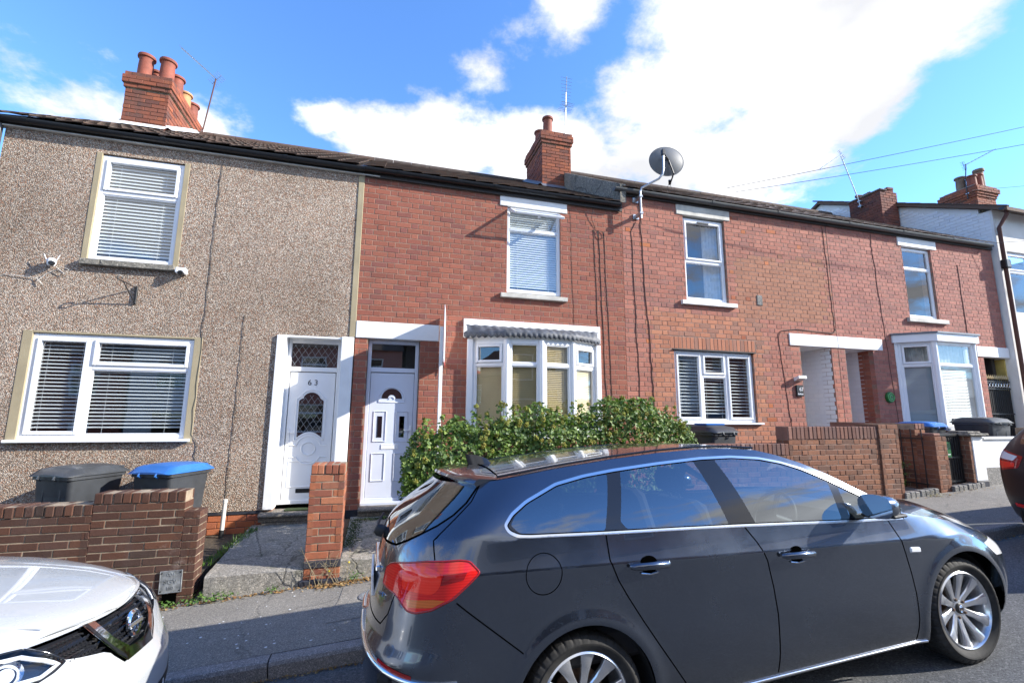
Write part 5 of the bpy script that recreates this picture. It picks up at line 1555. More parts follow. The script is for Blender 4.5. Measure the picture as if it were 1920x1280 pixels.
for i in range(8):
    o = link('scroll_ring', rme, pg); o.matrix_basis = GM @ Matrix.Translation((.08+.10*i, -.014, 1.665))
tme = MB().lathe([(.010, 0), (.020, .03), (.0, .11)], 8).mesh('spear_tip'); tme.materials.append(MATS['blind_cream'])
for i in range(13):
    o = link('spear_tip', tme, pg); o.matrix_basis = GM @ Matrix.Translation((.04+.065*i, 0, 1.81))
lw = thing('garden_wall', 'dark brick wall in front of the passage gate', 'wall', (13.6, 6.4, .9))
put_bricks(lw, FRONTF(6.35), lay(12.6, 15.2, .8, 1.62, .0735, .225, 'stretcher', .010), 'brick_garden', .06, 80, seed=7)
MB().box(12.6, 15.2, 6.36, 6.55, .7, 1.61).build('core', MATS['mortar_dark'], lw)
# edging blocks at the mouths of the two paths
def edging(label, x0, x1, y, h, w=.105):
    t_ = thing('edging', label, 'edging', (x0, y, SL*x0))
    n = int((x1-x0)/w); rg = random.Random(3)
    me = MB().box(0, w-.008, 0, .11, -.12, h, bev=.010).mesh('block'); me.materials.append(MATS['block_paving'])
    for i in range(n):
        x = x0+w*i
        o = link('block', me, t_); o.matrix_basis = Matrix.Translation((x, y+rg.uniform(-.006, .006), pave_z(x, y)+rg.uniform(-.006, .006)))
edging('row of grey edging blocks at the path mouth with the open gate', 7.80, 8.62, 5.46, .09)
edging('row of grey edging blocks below the closed black gate', 8.86, 9.70, 5.46, .085)

# ---------------------------------------------------------------- wheelie bins
def wheelie(label, x, y, z, rot, lid_mat, s=1.0, group='wheelie bins', label_parts=None):
    t_ = thing('wheelie_bin', label, 'bin', (x, y, z), group)
    M = Matrix.Translation((x, y, z)) @ Matrix.Rotation(R(rot), 4, 'Z') @ Matrix.Diagonal((s, s, s, 1))
    # the bin faces -y: hinge and handle at +y
    w0, d0, w1, d1 = .225, .26, .285, .345
    b_ = MB()
    def rr(w, d, r, z_): 
        P = []
        for cx, cy, a0 in ((w-r, d-r, 0), (-w+r, d-r, 90), (-w+r, -d+r, 180), (w-r, -d+r, 270)):
            P += [(cx+r*math.cos(R(a0+a_)), cy+r*math.sin(R(a0+a_)), z_) for a_ in (0, 30, 60, 90)]
        return P
    rings = [rr(w0, d0, .04, .03), rr(w0+(w1-w0)*.5, d0+(d1-d0)*.5, .05, .5), rr(w1-.01, d1-.01, .05, .93), rr(w1+.012, d1+.012, .05, .935), rr(w1+.012, d1+.012, .05, .985), rr(w1-.02, d1-.02, .05, .985), rr(w1-.03, d1-.03, .05, .5)]
    n = 16
    v = [p for q_ in rings for p in q_]
    f = [(i*n+k, i*n+(k+1) % n, (i+1)*n+(k+1) % n, (i+1)*n+k) for i in range(len(rings)-1) for k in range(n)]
    f.append(tuple(range(n-1, -1, -1)))
    b_.add(v, f, M)
    for s_ in (-1, 1):                                               # front ribs
        b_.box(s_*.13-.012, s_*.13+.012, -d1-.002, -d1+.05, .1, .9, M @ Matrix.Translation((0, .02, 0)), .004)
    b_.build('body', MATS['bin_body'], t_, sm=.7)
    l_ = MB()
    rows = []
    L0, L1 = -d1-.045, d1+.02
    for j in range(9):
        v_ = j/8; yy = L0+(L1-L0)*v_
        row = []
        for i in range(13):
            u_ = i/12*2-1
            e = max(abs(u_), abs(v_*2-1))
            zz = 1.045+.028*(1-u_*u_)+.020*(1-(2*v_-1)**2)-.05*max(0, (e-.86)/.14)**2
            if v_ < .2: zz -= .02*(1-v_/.2)
            row.append((u_*(w1+.03)*(1-.06*max(0, (.25-v_)/.25)**2), yy, zz))
        rows.append(row)
    tb = len(l_.v)
    l_.add([p for q_ in rows for p in q_], [(i*13+k, i*13+k+1, (i+1)*13+k+1, (i+1)*13+k) for i in range(8) for k in range(12)], M)
    edge = [rows[0][i] for i in range(13)]+[rows[j][12] for j in range(1, 9)]+[rows[8][i] for i in range(11, -1, -1)]+[rows[j][0] for j in range(7, 0, -1)]
    low = [(p[0]*1.005, p[1]*1.005, .978) for p in edge]
    m_ = len(edge)
    l_.add(edge+low, [(i, (i+1) % m_, (i+1) % m_+m_, i+m_) for i in range(m_)], M)
    lo = fix_normals(l_.build('lid', MATS[lid_mat], t_, sm=.6))
    h_ = MB(); h_.tube([(-.20, d1+.07, .985), (.20, d1+.07, .985)], .014, 8, True, M)
    for s_ in (-.2, .2): h_.tube([(s_, d1-.0, .97), (s_, d1+.07, .985)], .014, 8, True, M)
    for s_ in (-.18, -.06, .06, .18): h_.box(s_-.012, s_+.012, d1-.03, d1+.05, 1.0, 1.05, M, .004)
    h_.build('handle', MATS[lid_mat], t_)
    g_ = MB()
    for s_ in (-.12, .12): g_.tube([(s_, L0-.004, .985), (s_, L0-.02, .955), (s_+.004, L0+.02, .93)], .012, 6, True, M)
    g_.build('lid_grip', MATS[lid_mat], t_)
    for s_ in (-1, 1):
        wM = M @ Matrix.Translation((s_*.25, d0-.02, .10)) @ Matrix.Rotation(R(90), 4, 'Y')
        MB().lathe([(0, -.025), (.085, -.025), (.10, -.015), (.10, .015), (.085, .025), (0, .025)], 20, wM).build('wheel', MATS['tyre'], t_, sm=.6)
    return t_
wheelie('wheelie bin with a plain dark grey lid behind the low garden wall', -3.36, 6.90, .17, -26, 'bin_lid', .92)
wheelie('wheelie bin with a bright blue lid behind the low garden wall', -2.44, 6.95, .17, -22, 'bin_blue', .92)
wheelie('wheelie bin with blue-topped lid just over the long brown wall', 5.0, 6.35, .60, 12, 'bin_lid', .97)
MB().box(4.84, 5.18, 6.16, 6.45, 1.655, 1.682, bev=.006).build('blue_insert', MATS['bin_blue'], bpy.data.objects[[o.name for o in bpy.data.objects if o.get('label') == 'wheelie bin with blue-topped lid just over the long brown wall'][0]])
wheelie('wheelie bin with a blue lid below the angular bay', 10.40, 6.85, .745, 4, 'bin_blue', .90)
wheelie('wheelie bin with a pale grey lid below the angular bay', 11.35, 6.4, .78, -3, 'gutter_grey', .95)

# ---------------------------------------------------------------- plants
def leaf_geo(s, fold=.25):
    """an ivy leaf: five points, folded along its middle"""
    P = [(0, 0), (.30, -.05), (.52, .22), (.30, .42), (.30, .62), (0, 1.0), (-.30, .62), (-.30, .42), (-.52, .22), (-.30, -.05)]
    v = [(x*s, y*s, abs(x)*s*fold) for x, y in P]
    return v, [(0, 1, 2, 3, 4, 5), (0, 5, 6, 7, 8, 9)]
LV, LF = leaf_geo(1.0)
def orient(p, n, s, roll):
    n = n.normalized()
    a_ = n.orthogonal().normalized()
    a_ = Matrix.Rotation(roll, 3, n) @ a_
    b_ = n.cross(a_)
    m_ = Matrix((a_*s, b_*s, n*s)).transposed().to_4x4(); m_.translation = p
    return m_
HT = pchip([(.34, 1.18), (.55, 1.40), (.9, 1.52), (1.6, 1.56), (2.3, 1.58), (2.8, 1.66), (3.15, 1.84), (3.6, 1.84), (4.0, 1.62), (4.25, 1.36)])
hedge = thing('ivy_hedge', 'overgrown flowering ivy hedge in front of the bow window', 'hedge', (2.3, 6.1, .3))
rg = random.Random(77)
lm_ = MB()
def add_leaf(p, n, s): lm_.add(LV, LF, orient(p, n, s, rg.uniform(0, 6.28)), rg.random()+.001)
lumps = [(rg.uniform(.3, 4.2), rg.uniform(5.55, 6.7), rg.uniform(-.02, .26)) for _ in range(75)]
def hedge_top(x, y):
    z = HT(x)
    d = min(y-5.55, 6.75-y)
    z -= .38*max(0, 1-d/.28)**2
    for lx, ly, lh in lumps:
        q_ = ((x-lx)**2+(y-ly)**2)/.035
        if q_ < 3: z += (lh-.06)*math.exp(-q_)
    return z
n_ = 0
while n_ < 24000:
    x = rg.uniform(.32, 4.28); y = rg.uniform(5.50, 6.80)
    zt_ = hedge_top(x, y)
    left = max(0, (.75-x)/.43)
    zl = .75+.15*left if x < .8 else .35
    u_ = rg.random()
    if u_ < .50:                                                     # the top surface
        z = zt_-abs(rg.gauss(0, .055)); n = Vector((rg.gauss(0, .45), rg.gauss(-.35, .5), 1))
    elif u_ < .80:                                                   # street side
        y = 5.54+abs(rg.gauss(0, .07))+.10*math.sin(x*5)*.4; z = rg.uniform(zl, hedge_top(x, 5.75)-.02); n = Vector((rg.gauss(0, .5), -1, rg.gauss(.35, .5)))
    elif u_ < .85:                                                   # left end over the path
        x = .42+abs(rg.gauss(0, .09)); z = rg.uniform(.45, hedge_top(max(x, .5), y)); n = Vector((-1, rg.gauss(-.3, .5), rg.gauss(.3, .5)))
    else:
        z = rg.uniform(zl, zt_); n = Vector((rg.gauss(0, 1), rg.gauss(0, 1), rg.gauss(.4, 1)))
    if z < .3: continue
    add_leaf(Vector((x, y, z)), n, rg.choice((.026, .034, .042, .055))*rg.uniform(.8, 1.2)); n_ += 1
sprigs = [(.58, 5.62, 1.35, .36, -.05), (.72, 5.70, 1.45, .30, .02), (1.50, 5.65, 1.55, .36, -.02), (1.60, 5.75, 1.55, .26, .05), (1.22, 5.7, 1.5, .22, -.03), (2.02, 5.75, 1.56, .24, .0), (2.42, 5.62, 1.6, .34, -.03), (2.62, 5.7, 1.62, .32, .03),
          (2.95, 5.7, 1.72, .30, 0), (3.12, 5.7, 1.75, .28, .03), (3.35, 5.75, 1.8, .22, 0), (3.55, 5.7, 1.8, .22, .04), (3.8, 5.7, 1.7, .2, .02), (4.1, 5.7, 1.5, .2, 0)]
sprigs += [(rg.uniform(.5, 4.1), rg.uniform(5.6, 6.3), HT(2.0)-.08, rg.uniform(.16, .46), rg.uniform(-.14, .14)) for _ in range(30)]
stm = MB(); flowers = []
for x, y, z, h, dx in sprigs:
    tip = Vector((x+dx, y-.03, z+h)); base = Vector((x, y, z-.25))
    stm.tube([base, base.lerp(tip, .5)+Vector((rg.uniform(-.03, .03), 0, 0)), tip], [.006, .005, .003], 5)
    for k in range(34):
        p = base.lerp(tip, .3+.7*rg.random())
        dv = Vector((rg.gauss(0, 1), rg.gauss(-.3, 1), rg.gauss(.3, .6))).normalized()
        add_leaf(p+dv*rg.uniform(.02, .085), dv+Vector((0, 0, .5)), rg.uniform(.03, .055))
    flowers.append(tip)
    flowers.append(base.lerp(tip, .72)+Vector((rg.uniform(-.08, .08), -.05, 0)))
# a trailing shoot across the pale door
tr_ = [Vector((.62, 5.9, .80)), Vector((.45, 5.95, .72)), Vector((.30, 6.0, .63)), Vector((.14, 6.05, .575))]
stm.tube(tr_, [.005, .004, .003, .002], 5)
for k in range(10): add_leaf(tr_[0].lerp(tr_[3], k/9)+Vector((0, -.01, rg.uniform(-.01, .02))), Vector((rg.gauss(0, .5), -.6, .8)), rg.uniform(.022, .036))
for k in range(8):
    x = rg.uniform(.6, 4.0)
    stm.tube([(x, 6.1, .3), (x+rg.uniform(-.2, .2), 6.0, .8), (x+rg.uniform(-.3, .3), 5.9, 1.3)], [.022, .016, .008], 6)
stm.build('stems', MATS['stem'], hedge)
tag(lm_.build('foliage', MATS['ivy_leaf'], hedge), kind='stuff')
for k in range(78):
    x = rg.uniform(.4, 4.15); y = 5.52+abs(rg.gauss(0, .22)); y = min(y, 6.6)
    z = hedge_top(x, max(y, 5.72))+rg.uniform(-.16, .03)
    if rg.random() < .3: y = 5.50; z = hedge_top(x, 5.75)-rg.uniform(.05, .45)
    flowers.append(Vector((x, y, z)))
fmesh = []
for q_ in range(4):
    fb = MB()
    for k in range(46):
        d = Vector((rg.gauss(0, 1), rg.gauss(0, 1), rg.gauss(.25, 1))).normalized()
        p = d*rg.uniform(.020, .036)
        m_ = orient(p, d, .0085, rg.uniform(0, 6))
        fb.add([(-1, -1, 0), (1, -1, 0), (1, 1, 0), (-1, 1, 0), (0, 0, 1.4)], [(0, 1, 4), (1, 2, 4), (2, 3, 4), (3, 0, 4)], m_, rg.random()+.01)
    me = fb.mesh('flower_head'); me.materials.append(MATS['ivy_flower']); fmesh.append(me)
for p in flowers:
    o = link('flower_head', rg.choice(fmesh), hedge)
    o.matrix_basis = Matrix.Translation(p) @ Matrix.Rotation(rg.uniform(0, 6), 4, 'Z') @ Matrix.Scale(rg.uniform(.55, 1.0), 4)

def tuft(name, label, pts, n, h, mat, group=None, wid=.006, spread=.05, cat='weed', leafy=False):
    mb = MB()
    for k in range(n):
        bx, by, bz = rg.choice(pts)
        p = Vector((bx+rg.gauss(0, spread), by+rg.gauss(0, spread*.7), bz))
        if leafy:
            d = Vector((rg.gauss(0, 1), rg.gauss(-.3, 1), abs(rg.gauss(.6, .6)))).normalized()
            mb.add(LV, LF, orient(p+d*rg.uniform(.0, h), d+Vector((0, 0, .6)), rg.uniform(.4, 1)*wid, rg.uniform(0, 6)), rg.random()+.01)
        else:
            l_ = Vector((rg.gauss(0, .45), rg.gauss(-.1, .45), 1)).normalized()*rg.uniform(.4, 1)*h
            sd_ = Vector((rg.uniform(-1, 1), rg.uniform(-1, 1), 0)).normalized()*wid*.5
            mid = p+l_*.55+Vector((0, 0, h*.08))
            mb.add([p-sd_, p+sd_, mid+sd_*.8, p+l_, mid-sd_*.8], [(0, 1, 2, 4), (4, 2, 3)], None, rg.random()+.01)
    o = mb.build(name, MATS[mat])
    return tag(o, label, cat, group)
def seg(a, b, n): return [tuple(Vector(a).lerp(Vector(b), i/(n-1))) for i in range(n)]
WG = 'weeds in the pavement edge and path joints'
tuft('grass_strip', 'strip of grass growing in the joint beside the cracked concrete path', seg((-1.66, 5.85, .21), (-1.50, 7.1, .27), 30), 420, .085, 'weed', WG, spread=.035, cat='grass')
tuft('weed', 'bright green weed at the foot of the dark brick wall end', [(-1.60, 5.47, 0)], 60, .10, 'weed', WG, .034, .035, leafy=True)
tuft('weed', 'low green weed sprouting at the foot of the concrete step', [(-1.38, 5.43, .03)], 90, .06, 'weed', WG, .028, .06, leafy=True)
tuft('weed', 'tiny green weed at the middle of the concrete step foot', [(-.93, 5.43, .05)], 40, .06, 'weed', WG, .022, .03, leafy=True)
tuft('weed', 'small weed under the grey metal plate', [(-1.84, 5.46, -.02)], 50, .08, 'weed', WG, .030, .035, leafy=True)
tuft('moss_patch', 'dark moss patch below the step of the pale door', seg((-.24, 7.12, .335), (.30, 7.16, .335), 10), 900, .02, 'moss_green', WG, .016, .05, cat='moss', leafy=True)
tuft('moss_patch', 'moss and weeds along the path edge behind the orange pier', seg((-.27, 5.95, .285), (-.22, 7.0, .325), 14), 900, .035, 'moss_green', WG, .018, .045, cat='moss', leafy=True)
tuft('fern', 'small fern growing in the wall foot right of the orange pier', [(-.16, 5.47, .10)], 70, .11, 'weed', WG, .022, .03, cat='fern', leafy=True)
tuft('weed', 'bushy dark green weed in the path mouth by the open iron gate', [(8.30, 5.95, .70), (8.38, 6.0, .85), (8.3, 5.95, 1.0)], 420, .16, 'ivy_leaf', WG, .05, .07, leafy=True)
tuft('weed', 'dry pale weed on the edging blocks', [(8.35, 5.42, .60)], 90, .09, 'dry_stem', WG, .022, .06, leafy=True)
dw = thing('dead_weed', 'tall dead weed with a few yellow flowers in front of the orange pier', 'weed', (-.42, 5.44, .05))
ds_ = MB(); yf = []
for k in range(16):
    b0_ = Vector((-.42+rg.uniform(-.18, .22), 5.42+rg.uniform(-.02, .02), .04))
    t0 = b0_+Vector((rg.uniform(-.22, .22), rg.uniform(-.05, .02), rg.uniform(.10, .38)))
    ds_.tube([b0_, b0_.lerp(t0, .5)+Vector((rg.uniform(-.03, .03), 0, .03)), t0], [.003, .0025, .0015], 5)
    for j in range(5):
        p = b0_.lerp(t0, rg.uniform(.4, 1)); ds_.tube([p, p+Vector((rg.uniform(-.06, .06), rg.uniform(-.03, .02), rg.uniform(.0, .06)))], .0013, 4)
        if rg.random() < .06: yf.append(p+Vector((0, -.01, .04)))
ds_.build('stalks', MATS['dry_stem'], dw)
me = MB().lathe([(0, 0), (.009, .003), (.011, .010), (.006, .016), (0, .017)], 8).mesh('flower'); me.materials.append(MATS['plate_yellow'])
for p in yf:
    o = link('flower', me, dw); o.matrix_basis = Matrix.Translation(p)
lv_ = MB()
def litter(n, fx, fy, s0=.012, s1=.03):
    for k in range(n):
        x = fx(); y = fy(); z = (pave_z(x, y) if y > KERB_Y else road_z(x, y))+.004
        if KERB_Y <= y < KERB_Y+.125: z += 0
        lv_.add(LV, LF, orient(Vector((x, y, z+rg.uniform(0, .008))), Vector((rg.gauss(0, .35), rg.gauss(0, .35), 1)), rg.uniform(s0, s1), rg.uniform(0, 6)), rg.random()+.01)
litter(380, lambda: rg.uniform(-2.2, .3), lambda: 5.46-abs(rg.gauss(0, .035)))
litter(130, lambda: rg.gauss(-.35, .12), lambda: 5.42-abs(rg.gauss(0, .05)), .015, .035)
litter(240, lambda: rg.uniform(-.2, .6), lambda: 5.46-abs(rg.gauss(0, .06)))
litter(420, lambda: rg.uniform(-1.6, .6), lambda: KERB_Y-.01-abs(rg.gauss(0, .022)), .006, .02)
litter(160, lambda: rg.uniform(5.5, 8.5), lambda: KERB_Y-.02-abs(rg.gauss(0, .05)), .01, .03)
litter(120, lambda: rg.uniform(6, 12), lambda: 5.44-abs(rg.gauss(0, .06)))
tag(lv_.build('fallen_leaves', MATS['dry_leaf']), 'fallen brown leaves along the wall foot and in the gutter', 'leaves', kind='stuff')
# chips and specks lying on the pavement
sp = MB()
for k in range(70):
    x = rg.uniform(-1.9, .3); y = rg.uniform(4.3, 5.4)
    s_ = rg.uniform(.004, .016)
    sp.add([(s_*math.cos(a_)*rg.uniform(.6, 1), s_*math.sin(a_)*.7, 0) for a_ in [i*1.05 for i in range(6)]]+[(0, 0, s_*.25)], [(i, (i+1) % 6, 6) for i in range(6)], Matrix.Translation((x, y, pave_z(x, y)+.002)) @ Matrix.Rotation(rg.uniform(0, 6), 4, 'Z'))
tag(sp.build('litter_specks', MATS['blind_white']), 'pale specks and chips scattered on the pavement', 'litter', kind='stuff')
spi = thing('standpipe', 'short cream plastic pipe standing against the plinth by the path', 'pipe', (-1.905, 7.25, .2))
MB().tube([(-1.91, 7.25, .20), (-1.905, 7.26, .62)], .026, 10).build('pipe', MATS['cable_white'], spi, sm=.8)
MB().tube([(-1.905, 7.26, .61), (-1.905, 7.26, .655)], .030, 10).build('cap', MATS['cable_white'], spi, sm=.8)
MB().tube([(-1.912, 7.25, .17), (-1.91, 7.25, .27)], .030, 10).build('collar', MATS['plastic_black'], spi, sm=.8)
def grey_width():
    f = pchip([(0, .79), (.10, .836), (.27, .872), (.50, .889), (.85, .899), (1, .906)])
    def w(x, z):
        zc, zb = .965-.066*x, 1.115-.076*x
        if z <= zc: v = f((z-.14)/(zc-.14))
        elif z <= zb:
            t = (z-zc)/(zb-zc); v = .906-.040*t-.006*t*(1-t)
        else:
            t = (z-zb)/(1.47-zb); v = .866+(.60-.866)*t+.03*math.sin(math.pi*min(max(t, 0), 1))
        for ax in (.035, 2.735):
            r = math.hypot(x-ax, z-.312)
            v += .013*math.exp(-((r-.395)/.045)**2)
        return v
    return w
GREY = Shell(grey_width(),
    pchip([(.15, -.93), (.28, -1.0), (.45, -1.035), (.60, -1.04), (.70, -1.00), (.80, -.975), (1.0, -.93), (1.12, -.885), (1.40, -.55), (1.5, -.42)]),
    pchip([(.15, 3.45), (.3, 3.58), (.5, 3.62), (.62, 3.58), (.72, 3.45), (.8, 3.3), (1.0, 3.0)]),
    .52, 2.7, .86, 2.8)
def inpoly(p, poly):
    x, y = p; c = False; j = len(poly)-1
    for i in range(len(poly)):
        xi, yi = poly[i]; xj, yj = poly[j]
        if (yi > y) != (yj > y) and x < (xj-xi)*(y-yi)/(yj-yi)+xi: c = not c
        j = i
    return c
def densify(poly, step, closed=True):
    out = []; n = len(poly)
    for i in range(n if closed else n-1):
        a, b = poly[i], poly[(i+1) % n]
        k = max(1, int(math.dist(a, b)/step))
        out += [(a[0]+(b[0]-a[0])*t/k, a[1]+(b[1]-a[1])*t/k) for t in range(k)]
    if not closed: out.append(poly[-1])
    return out
def rounded(poly, r, n=4):
    """cut the corners of a polygon with small arcs"""
    out = []; m_ = len(poly)
    for i in range(m_):
        p0, p, p1 = Vector(poly[i-1]), Vector(poly[i]), Vector(poly[(i+1) % m_])
        a, b = p0-p, p1-p
        ra = min(r, a.length*.45, b.length*.45)
        A, B = p+a.normalized()*ra, p+b.normalized()*ra
        for k in range(n+1):
            t = k/n
            q = A*(1-t)**2+p*2*t*(1-t)+B*t*t
            out.append((q.x, q.y))
    return out
def inset(poly, d):
    n = len(poly)
    area = sum(poly[i][0]*poly[(i+1) % n][1]-poly[(i+1) % n][0]*poly[i][1] for i in range(n))
    sg = 1 if area > 0 else -1
    out = []
    for i in range(n):
        p0, p, p1 = Vector(poly[i-1]), Vector(poly[i]), Vector(poly[(i+1) % n])
        a = (p-p0).normalized(); b = (p1-p).normalized()
        na = Vector((-a.y, a.x))*sg; nb = Vector((-b.y, b.x))*sg
        m_ = na+nb
        if m_.length < 1e-6: m_ = na
        m_ = m_.normalized()/max(.5, m_.normalized().dot(na))
        out.append((p.x+m_.x*d, p.y+m_.y*d))
    return out
def circle(cx, cz, r, n=40): return [(cx+r*math.cos(2*math.pi*i/n), cz+r*math.sin(2*math.pi*i/n)) for i in range(n)]
def car_root(name, label, x, y, z, slope, roll, cat='car', group=None):
    o = bpy.data.objects.new(name, None); COL.objects.link(o)
    ex = Vector((math.cos(slope), 0, math.sin(slope))); ey = Vector((0, math.cos(roll), -math.sin(roll)))
    ez = ex.cross(ey).normalized(); ey = ez.cross(ex)
    m_ = Matrix((ex, ey, ez)).transposed().to_4x4(); m_.translation = (x, y, z)
    o.matrix_world = m_
    ORIGIN[o] = Vector((0, 0, 0))
    return tag(o, label, cat, group)
class Skin:
    """cuts the shell into panels along exact outlines"""
    def __init__(self, shell, root, domain, step=.034):
        self.sh = shell; self.root = root; self.domain = domain; self.step = step
        self.regions = []; self.lines = []
    def region(self, key, poly): self.regions.append((key, poly))
    def cut(self):
        V = []; E = []; idx = {}
        def vid(p):
            k = (round(p[0], 4), round(p[1], 4))
            if k not in idx: idx[k] = len(V); V.append(Vector(k))
            return idx[k]
        for poly in [self.domain]+[q for _, q in self.regions]:
            P = [vid(p) for p in densify(poly, self.step)]
            E += [(P[i], P[(i+1) % len(P)]) for i in range(len(P)) if P[i] != P[(i+1) % len(P)]]
        for line in self.lines:
            P = [vid(p) for p in densify(line, self.step, False)]
            E += [(P[i], P[i+1]) for i in range(len(P)-1) if P[i] != P[i+1]]
        xs = [p[0] for p in self.domain]; zs = [p[1] for p in self.domain]
        z = min(zs)+.011
        while z < max(zs):
            x = min(xs)
            while x < max(xs):
                if inpoly((x, z), self.domain): vid((x, z))
                x += self.step
            z += self.step*.72
        r = delaunay_2d_cdt(V, E, [], 0, 1e-5)
        verts, faces = r[0], r[2]
        self.pos = {}; self.nor = {}
        out = {}
        for f in faces:
            c = (sum(verts[i].x for i in f)/len(f), sum(verts[i].y for i in f)/len(f))
            if not inpoly(c, self.domain): continue
            key = 'body'
            for k, q in self.regions:
                if inpoly(c, q): key = k; break
            out.setdefault(key, []).append(f)
        self.verts = verts; self.out = out
        return self
    def P(self, i):
        if i not in self.pos:
            v = self.verts[i]
            self.pos[i] = self.sh.at(v.x, v.y); self.nor[i] = self.sh.normal(v.x, v.y)
        return self.pos[i], self.nor[i]
    def mesh(self, keys, name, mat, sides=(-1, 1), off=0.0, parent=None, solid=None):
        vv = []; ff = []; nn = []
        for sd in sides:
            loc = {}
            for key in keys:
                for f in self.out.get(key, []):
                    q = []
                    for i in f:
                        if i not in loc:
                            p, n = self.P(i)
                            loc[i] = len(vv)
                            vv.append(((p[0]+n.x*off), (p[1]+n.y*off)*sd, p[2]+n.z*off)); nn.append((n.x, n.y*sd, n.z))
                        q.append(loc[i])
                    a, b, c = (Vector(vv[k]) for k in q[:3])
                    nf = (b-a).cross(c-a)
                    ff.append(q if nf.dot(Vector(nn[q[0]])) > 0 else q[::-1])
        if not ff: return None
        me = bpy.data.meshes.new(name); me.from_pydata(vv, [], ff); me.update()
        for p in me.polygons: p.use_smooth = True
        me.normals_split_custom_set_from_vertices(nn)
        return link(name, me, parent or self.root, MATS[mat])
    def ribbon(self, lines, name, mat, width=.005, off=.0012, sides=(-1, 1), parent=None):
        for line in lines:
            pts = densify(line, .02, False)
            for sd in sides:
                rows = [[], []]
                for i, (s, z) in enumerate(pts):
                    n = self.sh.normal(s, z); p = Vector(self.sh.at(s, z))
                    a = Vector(self.sh.at(*pts[max(0, i-1)])); b = Vector(self.sh.at(*pts[min(len(pts)-1, i+1)]))
                    d = (b-a).normalized() if (b-a).length > 1e-9 else Vector((1, 0, 0))
                    w = n.cross(d).normalized()*width/2
                    for r_, q in zip(rows, (p+w+n*off, p-w+n*off)): r_.append((q.x, q.y*sd, q.z))
                MB().grid(rows if sd > 0 else rows[::-1]).build(name, MATS[mat], parent or self.root)
    def bead(self, line, name, mat, r, off=0.0, sides=(-1, 1), parent=None, step=.02):
        pts = densify(line, step, False)
        for sd in sides:
            P = []
            for s, z in pts:
                n = self.sh.normal(s, z); p = Vector(self.sh.at(s, z))+n*off
                P.append((p.x, p.y*sd, p.z))
            MB().tube(P, r, 8).build(name, MATS[mat], parent or self.root, sm=1.0)
def loft(name, mat, root, near, centre, n=14, power=2.2, flip=False):
    """surface from the near edge over the centre line to the mirrored far edge"""
    mb = MB(); rows = []
    for a, c in zip(near, centre):
        a, c = Vector(a), Vector(c); row = []
        for k in range(-n, n+1):
            u = k/n
            t = 1-abs(u)**power
            row.append((a.x+(c.x-a.x)*t, abs(a.y)*u, a.z+(c.z-a.z)*t))
        rows.append(row)
    mb.grid(rows if not flip else rows[::-1])
    o = mb.build(name, MATS[mat], root, sm=.9)
    return o
